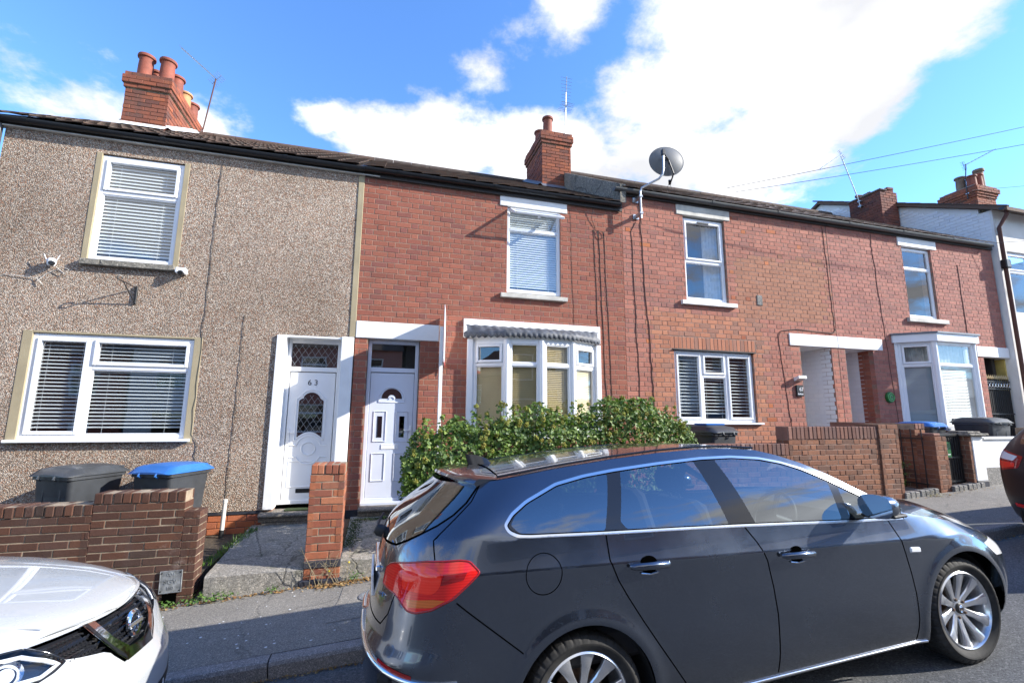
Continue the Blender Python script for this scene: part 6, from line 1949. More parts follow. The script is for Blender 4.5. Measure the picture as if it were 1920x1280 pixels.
def wheel(root, x, y, z, R_, rim, sd, style='ten', width=.205):
    """tyre, alloy rim and brake disc; sd = -1 for the near side"""
    M = Matrix.Translation((x, y, z)) @ Matrix.Rotation(R(90 if sd < 0 else -90), 4, 'X')      # +z of the wheel looks outward
    w = bpy.data.objects.new('wheel', None); COL.objects.link(w); w.parent = root; w.empty_display_size = .1; ORIGIN[w] = Vector((0, 0, 0))
    n = 240; T = MB()
    hw = width/2
    prof = [(rim-.005, -hw*.7), (rim+.02, -hw*.92), (R_-.035, -hw), (R_-.012, -hw*.86), (R_, -hw*.62), (R_, hw*.62), (R_-.010, hw*.84), (R_-.030, hw*.97), (R_-.05, hw*1.0), ((R_+rim)/2, hw*1.02), (rim+.022, hw*.96), (rim+.008, hw*.86), (rim-.004, hw*.78)]
    v = []; f = []
    for j, (r_, zz) in enumerate(prof):
        for k in range(n):
            a = 2*math.pi*k/n
            rr_ = r_
            if j in (3, 4, 5, 6, 7) and k % 6 == 0: rr_ -= .006
            v.append((rr_*math.cos(a), rr_*math.sin(a), zz))
    for j in range(len(prof)-1):
        for k in range(n):
            f.append((j*n+k, j*n+(k+1) % n, (j+1)*n+(k+1) % n, (j+1)*n+k))
    T.add(v, f, M)
    T.build('tyre', MATS['tyre'], w, sm=.55)
    q = MB()
    zo = hw*.80
    q.lathe([(rim-.001, zo), (rim-.010, zo+.006), (rim-.018, zo-.004), (rim-.024, zo-.03), (rim-.045, -hw*.5), (rim-.03, -hw*.8)], 64, M, False)
    # spokes: broad at the rim, waisted, dished towards the hub
    ns = 10 if style == 'ten' else 5
    for i in range(ns):
        A = M @ Matrix.Rotation(2*math.pi*(i+.25)/ns, 4, 'Z')
        rows = []
        for r_, hwid, top, dep in ((.030, .020, zo-.040, .03), (.070, .0185, zo-.036, .028), (.12, .020, zo-.024, .026), (.17, .026, zo-.012, .024), (rim-.026, .036, zo-.004, .022), (rim-.012, .040, zo-.003, .02)):
            if ns == 5: hwid *= 1.7
            rows.append([(r_, -hwid, top-dep), (r_, -hwid, top-.006), (r_, -hwid*.72, top), (r_, hwid*.72, top), (r_, hwid, top-.006), (r_, hwid, top-dep)])
        q.add([p for r_ in rows for p in r_], [(a_*6+b_, a_*6+b_+1, (a_+1)*6+b_+1, (a_+1)*6+b_) for a_ in range(5) for b_ in range(5)], A)
    q.lathe([(.062, zo-.075), (.062, zo-.044), (.05, zo-.038), (0, zo-.038)], 28, M)
    fix_normals(q.build('rim', MATS['alloy'], w, sm=.6))
    h = MB(); h.lathe([(.032, zo-.038), (.032, zo-.030), (.027, zo-.026), (0, zo-.026)], 24, M); h.build('hub_cap', MATS['alloy_dark'], w, sm=.6)
    bd = MB(); bd.tube([M @ Vector((.019*math.cos(R(a)), .019*math.sin(R(a)), zo-.025)) for a in range(0, 361, 20)], .003, 5, False)
    bd.tube([M @ Vector(p) for p in ((-.012, .010, zo-.025), (.012, .008, zo-.025), (-.010, -.008, zo-.025), (.013, -.010, zo-.025))], .003, 5); bd.build('emblem', MATS['chrome'], w)
    me = MB().lathe([(.0095, 0), (.0095, .012), (.007, .016), (0, .016)], 6).mesh('wheel_nut'); me.materials.append(MATS['brake_rust'])
    for i in range(5):
        o = link('wheel_nut', me, w); a = 2*math.pi*(i+.5)/5
        o.matrix_basis = M @ Matrix.Translation((.055*math.cos(a), .055*math.sin(a), zo-.045))
    MB().lathe([(.135, -.01), (.135, .004), (.06, .004), (.06, .02), (0, .02)], 36, M @ Matrix.Translation((0, 0, -.01))).build('brake_disc', MATS['brake_rust'], w)
    MB().lathe([(rim-.03, -hw*.45), (0, -hw*.45)], 36, M).build('wheel_back', MATS['underbody'], w)
    return w
def arch_liner(root, x, z, r, y0, y1, sd):
    mb = MB()
    n = 28; rows = [[], []]
    for i in range(n+1):
        a = math.pi*1.16*i/n-math.pi*.08
        for row, y in zip(rows, (y0, y1)): row.append((x+r*math.cos(a), sd*y, z+r*math.sin(a)))
    mb.grid(rows)
    mb.add([(x, sd*y0, z)]+[(p[0], sd*y0, p[2]) for p in rows[0]], [(0, i, i+1) for i in range(1, n+1)])
    return mb.build('arch_liner', MATS['underbody'], root)
def seat(root, x, y, z, mat='seat_cloth', head=True, w=.25):
    t_ = MB()
    t_.box(x-.10, x+.42, y-w, y+w, z+.10, z+.26, None, .06)
    M = Matrix.Translation((x-.06, y, z+.2)) @ Matrix.Rotation(R(-14), 4, 'Y')
    t_.box(-.08, .08, -w, w, 0, .50, M, .06)
    if head:
        t_.box(-.05, .055, -.14, .14, .53, .70, M, .045)
        for s in (-.05, .05): t_.tube([(0, s, .48), (0, s, .58)], .008, 6, True, M)
    return t_.build('seat', MATS[mat], root)
# ---------------------------------------------------------------- the dark grey estate car
gx, gy = 1.04, 3.17
grey = car_root('estate_car', 'dark grey metallic estate car with chrome window trim parked at the kerb', gx, gy, SL*gx-.05*(gy-2.3), math.atan(SL), math.atan(.05), 'car', 'cars parked along the kerb')
def zline(sh, z0, z1, end, n=14):
    return [(sh.ends(z0+(z1-z0)*i/n)[end], z0+(z1-z0)*i/n) for i in range(n+1)]
RAIL = [(2.36, .965), (2.20, 1.068), (2.05, 1.15), (1.90, 1.245), (1.75, 1.325), (1.60, 1.385), (1.47, 1.425), (1.25, 1.452), (1.03, 1.463), (.75, 1.462), (.42, 1.450), (.15, 1.434), (0, 1.424), (-.15, 1.41), (-.30, 1.395)]
CREST = [(3.30, .722), (3.1, .768), (2.9, .835), (2.7, .888), (2.5, .930)]
dom = zline(GREY, .20, .715, 1) + [(3.8, .716), (3.55, .717)] + CREST + RAIL + [(-.42, 1.388)] + zline(GREY, 1.385, .20, 0)
dom += [(s, .20) for s in (-1.2, -.8, -.36)] + [(.5, .20), (1.2, .20), (2.3, .20), (3.2, .20)]
sk = Skin(GREY, grey, dom)
dlo = rounded([(-.327, 1.192), (-.278, 1.241), (-.184, 1.291), (.014, 1.358), (.20, 1.384), (.394, 1.398), (.703, 1.410), (1.024, 1.416), (1.25, 1.408), (1.454, 1.383), (1.60, 1.346), (1.728, 1.297), (1.89, 1.213), (2.044, 1.122), (2.20, 1.030), (2.365, .938), (2.33, .930), (1.909, .957), (1.50, .992), (1.094, 1.025), (.65, 1.058), (.22, 1.088), (-.20, 1.121), (-.262, 1.130), (-.31, 1.155)], .02, 3)
dli = inset(dlo, .017)
qg = rounded([(-.290, 1.190), (-.252, 1.229), (-.168, 1.276), (.022, 1.341), (.20, 1.364), (.350, 1.374), (.222, 1.108), (-.179, 1.140), (-.25, 1.149)], .015, 3)
rd = rounded([(.440, 1.380), (.70, 1.391), (.960, 1.397), (1.000, 1.052), (.352, 1.100), (.325, 1.140)], .012, 3)
fd = rounded([(1.118, 1.392), (1.25, 1.389), (1.429, 1.365), (1.60, 1.322), (1.70, 1.283), (1.865, 1.198), (1.83, .985), (1.185, 1.034)], .012, 3)
fq = rounded([(1.925, 1.160), (2.05, 1.093), (2.20, 1.005), (2.300, .953), (1.90, .980)], .012, 3)
tl = rounded([(-1.133, .914), (-1.115, .993), (-1.05, 1.020), (-.944, 1.038), (-.736, 1.063), (-.56, 1.066), (-.515, 1.058), (-.471, 1.008), (-.528, .962), (-.604, .905), (-.708, .860), (-.80, .842), (-.848, .846), (-.925, .889), (-.965, .902)], .012, 3)
tl_amber = [(-.84, .862), (-.70, .872), (-.64, .900), (-.70, .905), (-.86, .893)]
tl_dark = [(-.66, .965), (-.55, .985), (-.53, 1.015), (-.645, 1.012)]
tl_core = rounded([(-.90, .935), (-.70, .925), (-.66, .96), (-.655, 1.02), (-.74, 1.045), (-.90, 1.03)], .03, 4)
rw = [(-.42, 1.372), (-.50, 1.300), (-.58, 1.250), (-.68, 1.206), (-.80, 1.166), (-.90, 1.135), (-1.02, 1.104), (-1.25, 1.088)] + zline(GREY, 1.085, 1.375, 0)
tg = [(-.40, 1.386), (-.47, 1.305), (-.56, 1.242), (-.695, 1.150), (-.686, 1.07), (-.92, 1.04), (-.965, .895), (-1.02, .80), (-1.10, .742)] + zline(GREY, .738, 1.3845, 0)
bp = [(-.28, .62), (-.588, .886), (-.71, .858), (-.84, .838), (-.965, .895), (-1.02, .80), (-1.10, .742)] + zline(GREY, .738, .201, 0) + [(-1.2, .201), (-.8, .201), (-.34, .201), (-.33, .36), (-.33, .45)]
rf = rounded([(-1.068, .601), (-.984, .588), (-.815, .572), (-.81, .592), (-.912, .607), (-1.045, .623)], .005, 2)
rdoor = [(.22, 1.086), (.214, .969), (.25, .87), (.30, .777), (.375, .65), (.456, .522), (.53, .41), (.603, .300), (.64, .245), (1.194, .245), (1.205, .35), (1.217, .552), (1.210, .70), (1.191, .839), (1.15, .94), (1.10, 1.024), (.65, 1.056)]
fdoor = [(1.10, 1.024), (1.15, .94), (1.191, .839), (1.210, .70), (1.217, .552), (1.205, .35), (1.194, .245), (2.262, .225), (2.278, .35), (2.28, .503), (2.268, .62), (2.249, .729), (2.222, .84), (2.197, .935), (1.909, .956), (1.50, .991)]
fuel = circle(-.150, .955, .094, 36)
hl = rounded([(3.02, .70), (3.20, .70), (3.42, .69), (3.55, .62), (3.35, .58), (3.12, .61)], .02, 3)
hinge = [('hole', circle(.035, .312, .378, 48)), ('hole', circle(2.735, .312, .378, 48)), ('amber', tl_amber), ('ldark', tl_dark), ('lcore', tl_core), ('light', tl), ('qg', qg), ('rd', rd), ('fd', fd), ('fq', fq), ('pillar', dli), ('chrome', dlo),
         ('rw', rw), ('tg', tg), ('refl', rf), ('bumper', bp), ('fuel', fuel), ('rdoor', rdoor), ('fdoor', fdoor), ('head', hl)]
for k, q in hinge: sk.region(k, q)
for dz in (-.022, -.010, 0, .010, .022): sk.lines.append([(x, .965-.066*x+dz) for x in [-.44+.09*i for i in range(31)]])
for ax in (.035, 2.735):
    for rr_ in (.395, .42, .45): sk.lines.append([(ax+rr_*math.cos(R(a)), .312+rr_*math.sin(R(a))) for a in range(6, 176, 5)])
sk.cut()
sk.mesh(['body'], 'body', 'paint_grey')
sk.mesh(['tg'], 'tailgate', 'paint_grey')
sk.mesh(['bumper'], 'rear_bumper', 'paint_grey')
sk.mesh(['pillar'], 'window_pillar_trim', 'car_black')
sk.mesh(['chrome'], 'window_trim', 'satin_chrome', off=.002)
rwo = sk.mesh(['rw'], 'rear_window', 'car_glass_dark')
doors = {}
for sd, side in ((-1, 'near'), (1, 'far')):
    doors[('r', sd)] = sk.mesh(['rdoor'], 'door', 'paint_grey', (sd,))
    doors[('f', sd)] = sk.mesh(['fdoor'], 'door', 'paint_grey', (sd,))
    sk.mesh(['rd'], 'door_glass', 'car_glass', (sd,), parent=doors[('r', sd)])
    sk.mesh(['fd'], 'door_glass', 'car_glass', (sd,), parent=doors[('f', sd)])
    sk.mesh(['fq'], 'quarter_glass', 'car_glass', (sd,), parent=doors[('f', sd)])
    sk.mesh(['qg'], 'quarter_window', 'car_glass_dark', (sd,))
    t_ = sk.mesh(['light', 'lcore', 'ldark', 'amber'], 'tail_light', 'lens_red', (sd,), .004)
    sk.mesh(['lcore'], 'bright_lens', 'lens_bright_red', (sd,), .0052, parent=t_)
    sk.mesh(['ldark'], 'louvred_lens', 'lens_red_dark', (sd,), .0052, parent=t_)
    sk.mesh(['amber'], 'indicator_lens', 'lens_amber', (sd,), .0052, parent=t_)
    sk.bead(tl+[tl[0]], 'lens_rim', 'lens_red_dark', .005, .002, (sd,), t_)
    sk.mesh(['refl'], 'reflector', 'lens_red_dark', (sd,), .002)
    sk.mesh(['fuel'], 'fuel_flap' if sd < 0 else 'flank_panel', 'paint_grey', (sd,))
    sk.mesh(['head'], 'headlight', 'lens_clear', (sd,), .002)
LN = [[(.22, 1.086)]+rdoor[1:9], [(1.194, .245), (1.205, .35), (1.217, .552), (1.210, .70), (1.191, .839), (1.15, .94), (1.10, 1.024)], [(2.262, .225), (2.278, .35), (2.28, .503), (2.268, .62), (2.249, .729), (2.222, .84), (2.197, .935)],
      [(-.28, .62), (-.588, .886)], [(-.40, 1.386), (-.47, 1.305), (-.56, 1.242), (-.695, 1.150), (-.686, 1.07)], [(-.965, .895), (-1.02, .80), (-1.10, .742)]+[(s, .74) for s in (-1.2, -1.4, -1.6)]]
sk.ribbon(LN, 'shut_line', 'gap_black', .0062)
sk.ribbon([fuel+[fuel[0]]], 'flap_gap', 'gap_black', .004, sides=(-1,))
sk.ribbon([tl+[tl[0]]], 'light_gap', 'gap_black', .010, .0006)
sk.ribbon([rw[:8]+[(-1.4, 1.085)]], 'rear_window_seal', 'gap_black', .012, .0012)
sk.ribbon([dli+[dli[0]]], 'window_seal', 'gap_black', .006, .0022)
sk.bead([(.52, .226), (1.2, .222), (1.9, .214), (2.34, .208)], 'sill_trim', 'satin_chrome', .008, .004)
sk.bead([(-.60, .548), (-.72, .556), (-.849, .569), (-1.044, .592), (-1.204, .615), (-1.374, .638), (-1.66, .65)], 'bumper_trim', 'chrome', .0125, .003)
# handles
for (s, z, k) in ((.432, .922, 'r'), (1.398, .848, 'f')):
    for sd in (-1, 1):
        P = Vector(GREY.at(s, z)); n = GREY.normal(s, z)
        M = Matrix.Translation((P.x, P.y*sd, P.z)) @ Matrix.Rotation(R(3.6), 4, 'Y')
        cup = MB(); cup.lathe([(.0, .002), (.045, .002), (.054, .0005)], 24, M @ Matrix.Rotation(R(90 if sd < 0 else -90), 4, 'X') @ Matrix.Diagonal((1, .82, 1, 1)))
        cup.build('handle_cup_shade', MATS['gap_black'], doors[(k, sd)])  # flat black disc; the shade of the cup is put into its colour
        hb_ = MB()
        pts = [(-.115, .012*sd, 0), (-.095, .030*sd, 0), (0, .038*sd, .002), (.095, .030*sd, .001), (.115, .012*sd, 0)]
        hb_.tube(pts, [.010, .0155, .0165, .0155, .010], 10, True, M @ Matrix.Diagonal((1, 1, 1.15, 1)))
        hb_.build('handle', MATS['paint_grey'], doors[(k, sd)], sm=1.0)
        lp_ = MB(); lp_.tube([(-.05, .004*sd, -.040), (0, .006*sd, -.046), (.05, .004*sd, -.040)], .004, 6, True, M); lp_.build('cup_lip', MATS['satin_chrome'], doors[(k, sd)])
for sd in (-1, 1):
    P = Vector(GREY.at(2.328, .751)); M = Matrix.Translation((P.x, P.y*sd, P.z)) @ Matrix.Rotation(R(6), 4, 'Y')
    MB().box(-.045, .045, -.010, .010, -.017, .017, M, .008).build('side_repeater', MATS['lens_clear'], grey)
# roof, windscreen, bonnet
def rail_pt(x, z, sd=-1): p = GREY.at(x, z); return (p[0], p[1]*sd, p[2])
zc_ = pchip([(-.35, 1.432), (0, 1.468), (.5, 1.496), (1.0, 1.498), (1.35, 1.476), (1.6, 1.438)])
top = [p for p in RAIL if p[0] <= 1.475]
near = [rail_pt(*p) for p in top]
cen = [(p[0]+.13*max(0, (p[0]-.4)/1.07)**2-.03*max(0, (.1-p[0])/.4), 0, zc_(p[0]+.13*max(0, (p[0]-.4)/1.07)**2)) for p in top]
loft('roof', 'paint_grey', grey, near, cen, 16, 2.6, True)
scr = [p for p in RAIL if p[0] >= 1.46]
near = [rail_pt(*p) for p in scr]
cen = [(p[0]+.13+.17*((p[0]-1.47)/.89), 0, p[1]+.012+.02*((p[0]-1.47)/.89)) for p in scr]
loft('windscreen', 'car_glass', grey, near, cen, 14, 2.2, True)
bon = [(2.36, .965)]+CREST[::-1]+[(3.55, .717), (3.8, .716)]
near = [rail_pt(*p) for p in bon]
xs_ = [2.66, 2.78, 2.93, 3.10, 3.25, 3.37, 3.43, 3.455]; zs_ = [.995, .985, .965, .930, .880, .815, .765, .735]
loft('bonnet', 'paint_grey', grey, near, [(a_, 0, b_) for a_, b_ in zip(xs_, zs_)], 14, 2.4, False)
for sd in (-1, 1):
    trm = MB(); trm.tube([Vector(rail_pt(p[0], p[1]+.003, sd))+Vector((0, -.018*sd, .012)) for p in top], .007, 6)
    trm.build('roof_strip', MATS['car_black'], grey, sm=1.0)
# spoiler over the rear window
spr = []
for k in range(-12, 13):
    u = k/12; yy = .62*u
    xt = -.555+.13*abs(u)**3; zt_ = 1.428-.035*abs(u)**2.5
    xf_ = -.27; zf_ = 1.447-.052*abs(u)**2.6
    spr.append([(xf_, yy, zf_), (-.40, yy, (zf_+zt_)/2+.016), (xt+.01, yy, zt_+.006), (xt, yy, zt_-.006), (xt+.012, yy, zt_-.028), (-.42, yy*.99, zt_-.045), (xf_-.05, yy*.98, zf_-.05)])
so = MB(); so.grid(spr); so.add([p for p in spr[0]], [tuple(range(7))]); so.add([p for p in spr[-1]], [tuple(range(7))])
so = fix_normals(so.build('spoiler', MATS['paint_grey'], grey, sm=.7))
MB().box(-.552, -.540, -.16, .16, 1.412, 1.424, None, .003).build('brake_lamp', MATS['lens_red_dark'], so)
sg_ = MB(); sg_.tube([(-.275, yy*.62, 1.449-.052*abs(yy)**2.6) for yy in [i/12 for i in range(-12, 13)]], .004, 6); sg_.build('spoiler_gap', MATS['gap_black'], so)
fin = MB()
rows = []
for k in range(9):
    u = k/8; L0 = -.36+.19*u*.95; hh = .075*math.sin(math.pi/2*(1-u))**.6 if u < 1 else 0
    wd = .026*(1-.4*(1-u))*math.sin(math.pi*min(1, .25+.75*u))+.003
    rows.append([(L0, -wd, 0), (L0-.018, -.004, hh), (L0-.018, .004, hh), (L0, wd, 0)])
fin.grid(rows)
fo = fix_normals(fin.build('aerial_fin', MATS['car_black'], grey, sm=.9)); fo.location = (.02, 0, 1.447)
# rear wiper, badge, number plate
wp_ = MB(); wp_.lathe([(0, 0), (.035, 0), (.038, .03), (.026, .055), (0, .06)], 16, Matrix.Translation((-.905, 0, 1.085)) @ Matrix.Rotation(R(-60), 4, 'Y'))
wp_.tube([(-.945, 0, 1.115), (-.925, .2, 1.135), (-.90, .40, 1.14)], .009, 6); wp_.build('rear_wiper', MATS['car_black_matt'], grey, sm=.8)
MB().box(-.978, -.964, -.26, .26, .795, .905, None, .003).build('number_plate', MATS['plate_white'], grey)
MB().box(-.952, -.925, -.33, .33, .935, .965, None, .006).build('tailgate_handle', MATS['satin_chrome'], grey)
P = Vector(GREY.at(-1.13, .862)); n = GREY.normal(-1.13, .862)
u_ = Vector(GREY.at(-1.10, .862))-P; u_.y *= -1; u_.normalize()
P.y *= -1; n.y *= -1
bM = Matrix((u_, n.cross(u_), n)).transposed().to_4x4(); bM.translation = P+n*.002
text('model_badge', 'ecoFLEX', .034, MATS['chrome'], grey, bM, .002)
# mirrors
for sd in (-1, 1):
    mm = MB()
    rows = []
    for j in range(9):
        t = j/8
        sx = .105*math.sin(math.pi*(.18+.82*t)*.5+.3)**.7
        rows.append([(2.00+.11*(t-.35)+(-.10 if 0 else 0)*t, 0, 0)])
    # housing: a rounded wedge, blunt towards the driver, bulging forward
    prof = [(-.005, 1.0), (.03, 1.02), (.07, .93), (.105, .72), (.128, .42), (.134, .0)]
    v = []; f = []; n_ = 20
    for dx, k in prof:
        for i in range(n_):
            a = 2*math.pi*i/n_
            cy, cz = math.cos(a), math.sin(a)
            cy = math.copysign(abs(cy)**.75, cy); cz = math.copysign(abs(cz)**.75, cz)
            v.append((1.965+dx, sd*(.985+.105*cy*k), 1.062+.070*cz*k-.01*(dx/.13)))
    for j in range(len(prof)-1):
        for i in range(n_): f.append((j*n_+i, j*n_+(i+1) % n_, (j+1)*n_+(i+1) % n_, (j+1)*n_+i))
    mm.add(v, f)
    mo = fix_normals(mm.build('door_mirror', MATS['paint_grey'], grey, sm=1.0))
    g_ = MB(); g_.add(v[:n_], [tuple(range(n_))]); fix_normals(g_.build('mirror_glass', MATS['chrome'], mo))
    st = MB(); st.box(1.975, 2.06, -.06, .06, .985, 1.012, Matrix.Translation((0, sd*.93, 0)), .01); st.box(1.97, 2.085, -.10, .09, 1.0, 1.020, Matrix.Translation((0, sd*.985, 0)), .009)
    st.build('mirror_base', MATS['car_black_matt'], mo)
# wheels and what lies behind them
for ax in (.035, 2.735):
    for sd in (-1, 1):
        wheel(grey, ax, sd*.765, .318, .318, .236, sd)
        arch_liner(grey, ax, .312, .380, .56, .865 if ax < 1 else .80, sd)
ub = MB(); ub.box(-.95, -.36, -.74, .74, .22, .60, None, .05); ub.box(.45, 2.32, -.80, .80, .17, .30, None, .02); ub.box(3.15, 3.45, -.6, .6, .2, .5, None, .05); ub.box(-.4, 3.2, -.54, .54, .19, .45, None, .04)
ub.build('underbody', MATS['underbody'], grey)
ins = MB(); ins.box(-.75, 2.6, -.80, .80, .45, .62, None, .03); ins.box(2.05, 2.55, -.76, .76, .62, .96, None, .08); ins.box(-.72, -.25, -.70, .70, .6, .95, None, .05)
ins.build('interior', MATS['seat_cloth'], grey)
for y in (-.37, .37): seat(grey, 1.18, y, .46)
for y in (-.40, .40): seat(grey, .30, y, .44, w=.33)
stw = MB(); SM = Matrix.Translation((1.78, -.37, .93)) @ Matrix.Rotation(R(-65), 4, 'Y')
stw.tube([SM @ Vector((.18*math.cos(R(a)), .18*math.sin(R(a)), 0)) for a in range(0, 361, 15)], .015, 8, False)
stw.tube([SM @ Vector((-.17, 0, 0)), SM @ Vector((.17, 0, 0))], .02, 6); stw.tube([SM @ Vector((0, 0, 0)), (2.1, -.37, .80)], .03, 8)
stw.build('steering_wheel', MATS['car_black_matt'], grey, sm=1.0)
def suv_width():
    f = pchip([(.2, .84), (.35, .885), (.6, .905), (.85, .905), (.95, .890), (1.06, .845), (1.2, .79), (1.55, .62)])
    def w(x, z):
        v = f(z)
        for ax in (0.0, -2.646):
            r = math.hypot(x-ax, z-.34)
            v += .015*math.exp(-((r-.42)/.05)**2)
        return v
    return w
SUV = Shell(suv_width(), pchip([(.2, -3.35), (.5, -3.48), (.9, -3.40), (1.2, -3.2), (1.6, -2.9)]),
    pchip([(.18, .78), (.30, .90), (.45, .945), (.58, .94), (.68, .905), (.80, .865), (.88, .82), (.95, .72), (1.05, .50)]),
    .5, 2.8, .72, 2.35)
# ---------------------------------------------------------------- white SUV nose at the left
sx_, sy_ = -1.97, 2.97
suv = car_root('suv_car', 'white SUV with black mesh grille and chrome V parked behind the grey estate', sx_, sy_, SL*sx_-.05*(sy_-2.3), math.atan(SL), math.atan(.05), 'car', 'cars parked along the kerb')
SC = [(.80, .940), (.62, .962), (.45, .995), (.3, 1.025), (.15, 1.055), (0, 1.080), (-.2, 1.105), (-.45, 1.125), (-.75, 1.145)]
SR = [(-.95, 1.24), (-1.2, 1.38), (-1.45, 1.49), (-1.7, 1.535), (-2.2, 1.55), (-2.8, 1.53), (-3.0, 1.50)]
dom = zline(SUV, .22, .912, 1)+[(1.30, .914), (1.12, .920), (.90, .932)]+SC+SR+zline(SUV, 1.47, .22, 0)+[(-3.2, .22), (-2.2, .22), (-1.2, .22), (-.3, .22), (.5, .22)]
ss = Skin(SUV, suv, dom, .036)
c_ = lambda z: SUV.ends(z)[1]
hlp = rounded([(.56, .940), (.70, .938), (.80, .930), (.863, .922), (.956, .885), (1.034, .831), (.985, .812), (.92, .802), (.80, .832), (.66, .886)], .012, 3)
hl_in = inset(hlp, .016)
gr = [(.875, .921), (1.0, .916), (1.118, .912), (1.298, .905)]+zline(SUV, .904, .700, 1, 8)+[(1.38, .700), (1.30, .755), (1.231, .785), (1.10, .815), (1.034, .833), (.956, .888)]
vch = [(1.112, .909), (1.185, .905), (1.215, .878), (1.285, .815), (1.40, .742)]+zline(SUV, .738, .694, 1, 4)+[(1.372, .694), (1.30, .745), (1.235, .800), (1.165, .862)]
vface = [(1.120, .907), (1.142, .906), (1.19, .862), (1.262, .795), (1.36, .722), (1.372, .700), (1.30, .748), (1.238, .802), (1.168, .864)]
low = rounded([(.95, .50), (1.25, .47), (1.50, .47), (1.50, .34), (1.10, .33), (.90, .40)], .03, 3)
fog = rounded([(.66, .60), (.80, .615), (.84, .46), (.72, .42), (.62, .46)], .03, 3)
skirt = [(1.49, .221), (1.5, .31), (1.1, .30), (.75, .32), (.42, .36), (.42, .221)]
wins = rounded([(-.98, 1.16), (-1.28, 1.36), (-1.5, 1.44), (-1.8, 1.475), (-2.6, 1.45), (-2.95, 1.30), (-2.9, 1.19)], .03, 3)
for k, q in (('hole', circle(0, .34, .405, 48)), ('hole', circle(-2.646, .34, .405, 48)), ('hl_in', hl_in), ('hl', hlp), ('vface', vface), ('v', vch), ('gr', gr), ('fog', fog), ('low', low), ('skirt', skirt), ('win', wins)): ss.region(k, q)
ss.lines += [[(.9, z) for z in (.5, .6, .7)]]
ss.cut()
ss.mesh(['body'], 'body', 'paint_white')
ss.mesh(['gr'], 'grille_back', 'car_black', off=-.02)
ss.mesh(['v'], 'chrome_v', 'chrome', off=.016)
for sd in (-1, 1): ss.mesh(['vface'], 'dark_v_face', 'car_black', (sd,), .0175)
ss.mesh(['low', 'skirt'], 'lower_bumper', 'car_black_matt', off=.001)
for sd in (-1, 1):
    ss.mesh(['fog'], 'fog_lamp_recess', 'car_black_matt', (sd,), .001)
    h_ = ss.mesh(['hl', 'hl_in'], 'headlight', 'car_black', (sd,), -.035)
    ss.mesh(['hl', 'hl_in'], 'lens', 'lamp_glass', (sd,), .002, parent=h_)
    for (s, z, r_) in ((.70, .905, .034), (.83, .875, .040)):
        p = Vector(SUV.at(s, z)); n = SUV.normal(s, z)
        q = n.to_track_quat('Z', 'Y').to_matrix().to_4x4(); q.translation = p-n*.045
        Mq = Matrix.Diagonal((1, sd, 1, 1)) @ q
        MB().lathe([(r_*1.25, .026), (r_*1.05, .02), (r_*.8, .0), (0, -.004)], 24, Mq, False).build('reflector_bowl', MATS['chrome'], h_, sm=.9)
        MB().lathe([(r_*.72, .004), (r_*.66, .016), (r_*.4, .026), (0, .030)], 24, Mq).build('projector', MATS['lens_clear'], h_, sm=.9)
    ss.bead([(.60, .930), (.72, .926), (.86, .908), (.95, .868), (1.01, .833), (.94, .815), (.84, .830)], 'running_light', 'lens_clear', .009, -.012, (sd,), h_)
    ss.bead(hlp+[hlp[0]], 'lens_rim', 'car_black', .004, .0, (sd,), h_)
# honeycomb of the grille: slanting bars, one by one
bar = MB().tube([(0, 0, -.020), (0, 0, .020)], .0045, 5).mesh('grille_cell'); bar.materials.append(MATS['car_black'])
for iz in range(9):
    for isx in range(30):
        s = .90+.0195*isx+(.00975 if iz % 2 else 0); z = .712+.0225*iz
        if s > c_(z)-.004 or not inpoly((s, z), gr) or inpoly((s, z), vch): continue
        p = Vector(SUV.at(s, z)); n = SUV.normal(s, z)
        for sd in (-1, 1):
            if sd > 0 and s < 1.15: continue
            o = link('grille_cell', bar, suv)
            o.matrix_basis = Matrix.Translation((p.x-n.x*.006, (p.y-n.y*.006)*sd, p.z)) @ Matrix.Rotation(R(90+18*(1 if iz % 2 else -1)), 4, 'X') @ Matrix.Rotation(math.atan2(n.x, n.y)*0, 4, 'Z')
BMx = Matrix.Translation((SUV.at(c_(.826), .826)[0]+.012, 0, .826)) @ Matrix.Rotation(R(84), 4, 'Y')
em = MB(); em.lathe([(.064, 0), (.066, .010), (.058, .017), (.046, .014), (.044, .004)], 36, BMx, False); eo = em.build('badge_ring', MATS['chrome'], suv, sm=.9)
MB().lathe([(.046, .002), (0, .004)], 30, BMx).build('badge_disc', MATS['car_black'], eo)
MB().box(-.011, .011, -.066, .066, .012, .020, BMx, .003).build('badge_bar', MATS['chrome'], eo)
near = [SUV.at(*p) for p in [(1.30, .914), (1.12, .920), (.90, .932)]+SC]
near = [(p[0], -p[1], p[2]) for p in near]
cx_ = [.805, .80, .775, .72, .62, .50, .36, .21, .05, -.15, -.42, -.80]; cz_ = [.920, .930, .948, .976, 1.008, 1.040, 1.068, 1.094, 1.115, 1.138, 1.160, 1.180]
hood = loft('bonnet', 'paint_white', suv, near, [(a, 0, b) for a, b in zip(cx_, cz_)], 20, 3.2, False)
for sd in (-1, 1):
    cr_ = MB(); cr_.tube([(.70, sd*.40, .965), (.45, sd*.46, 1.030), (.15, sd*.50, 1.080), (-.25, sd*.53, 1.122), (-.7, sd*.55, 1.150)], [.002, .010, .014, .014, .012], 8)
    cr_.build('bonnet_crease', MATS['paint_white'], hood, sm=1.2)
near = [(p[0], -p[1], p[2]) for p in [SUV.at(*q) for q in [SC[-1]]+SR[:4]]]
loft('windscreen', 'car_glass', suv, near, [(-.80, 0, 1.185), (-.90, 0, 1.28), (-1.12, 0, 1.42), (-1.36, 0, 1.53), (-1.6, 0, 1.575)], 10, 2.2, False)
near = [(p[0], -p[1], p[2]) for p in [SUV.at(*q) for q in SR[3:]]]
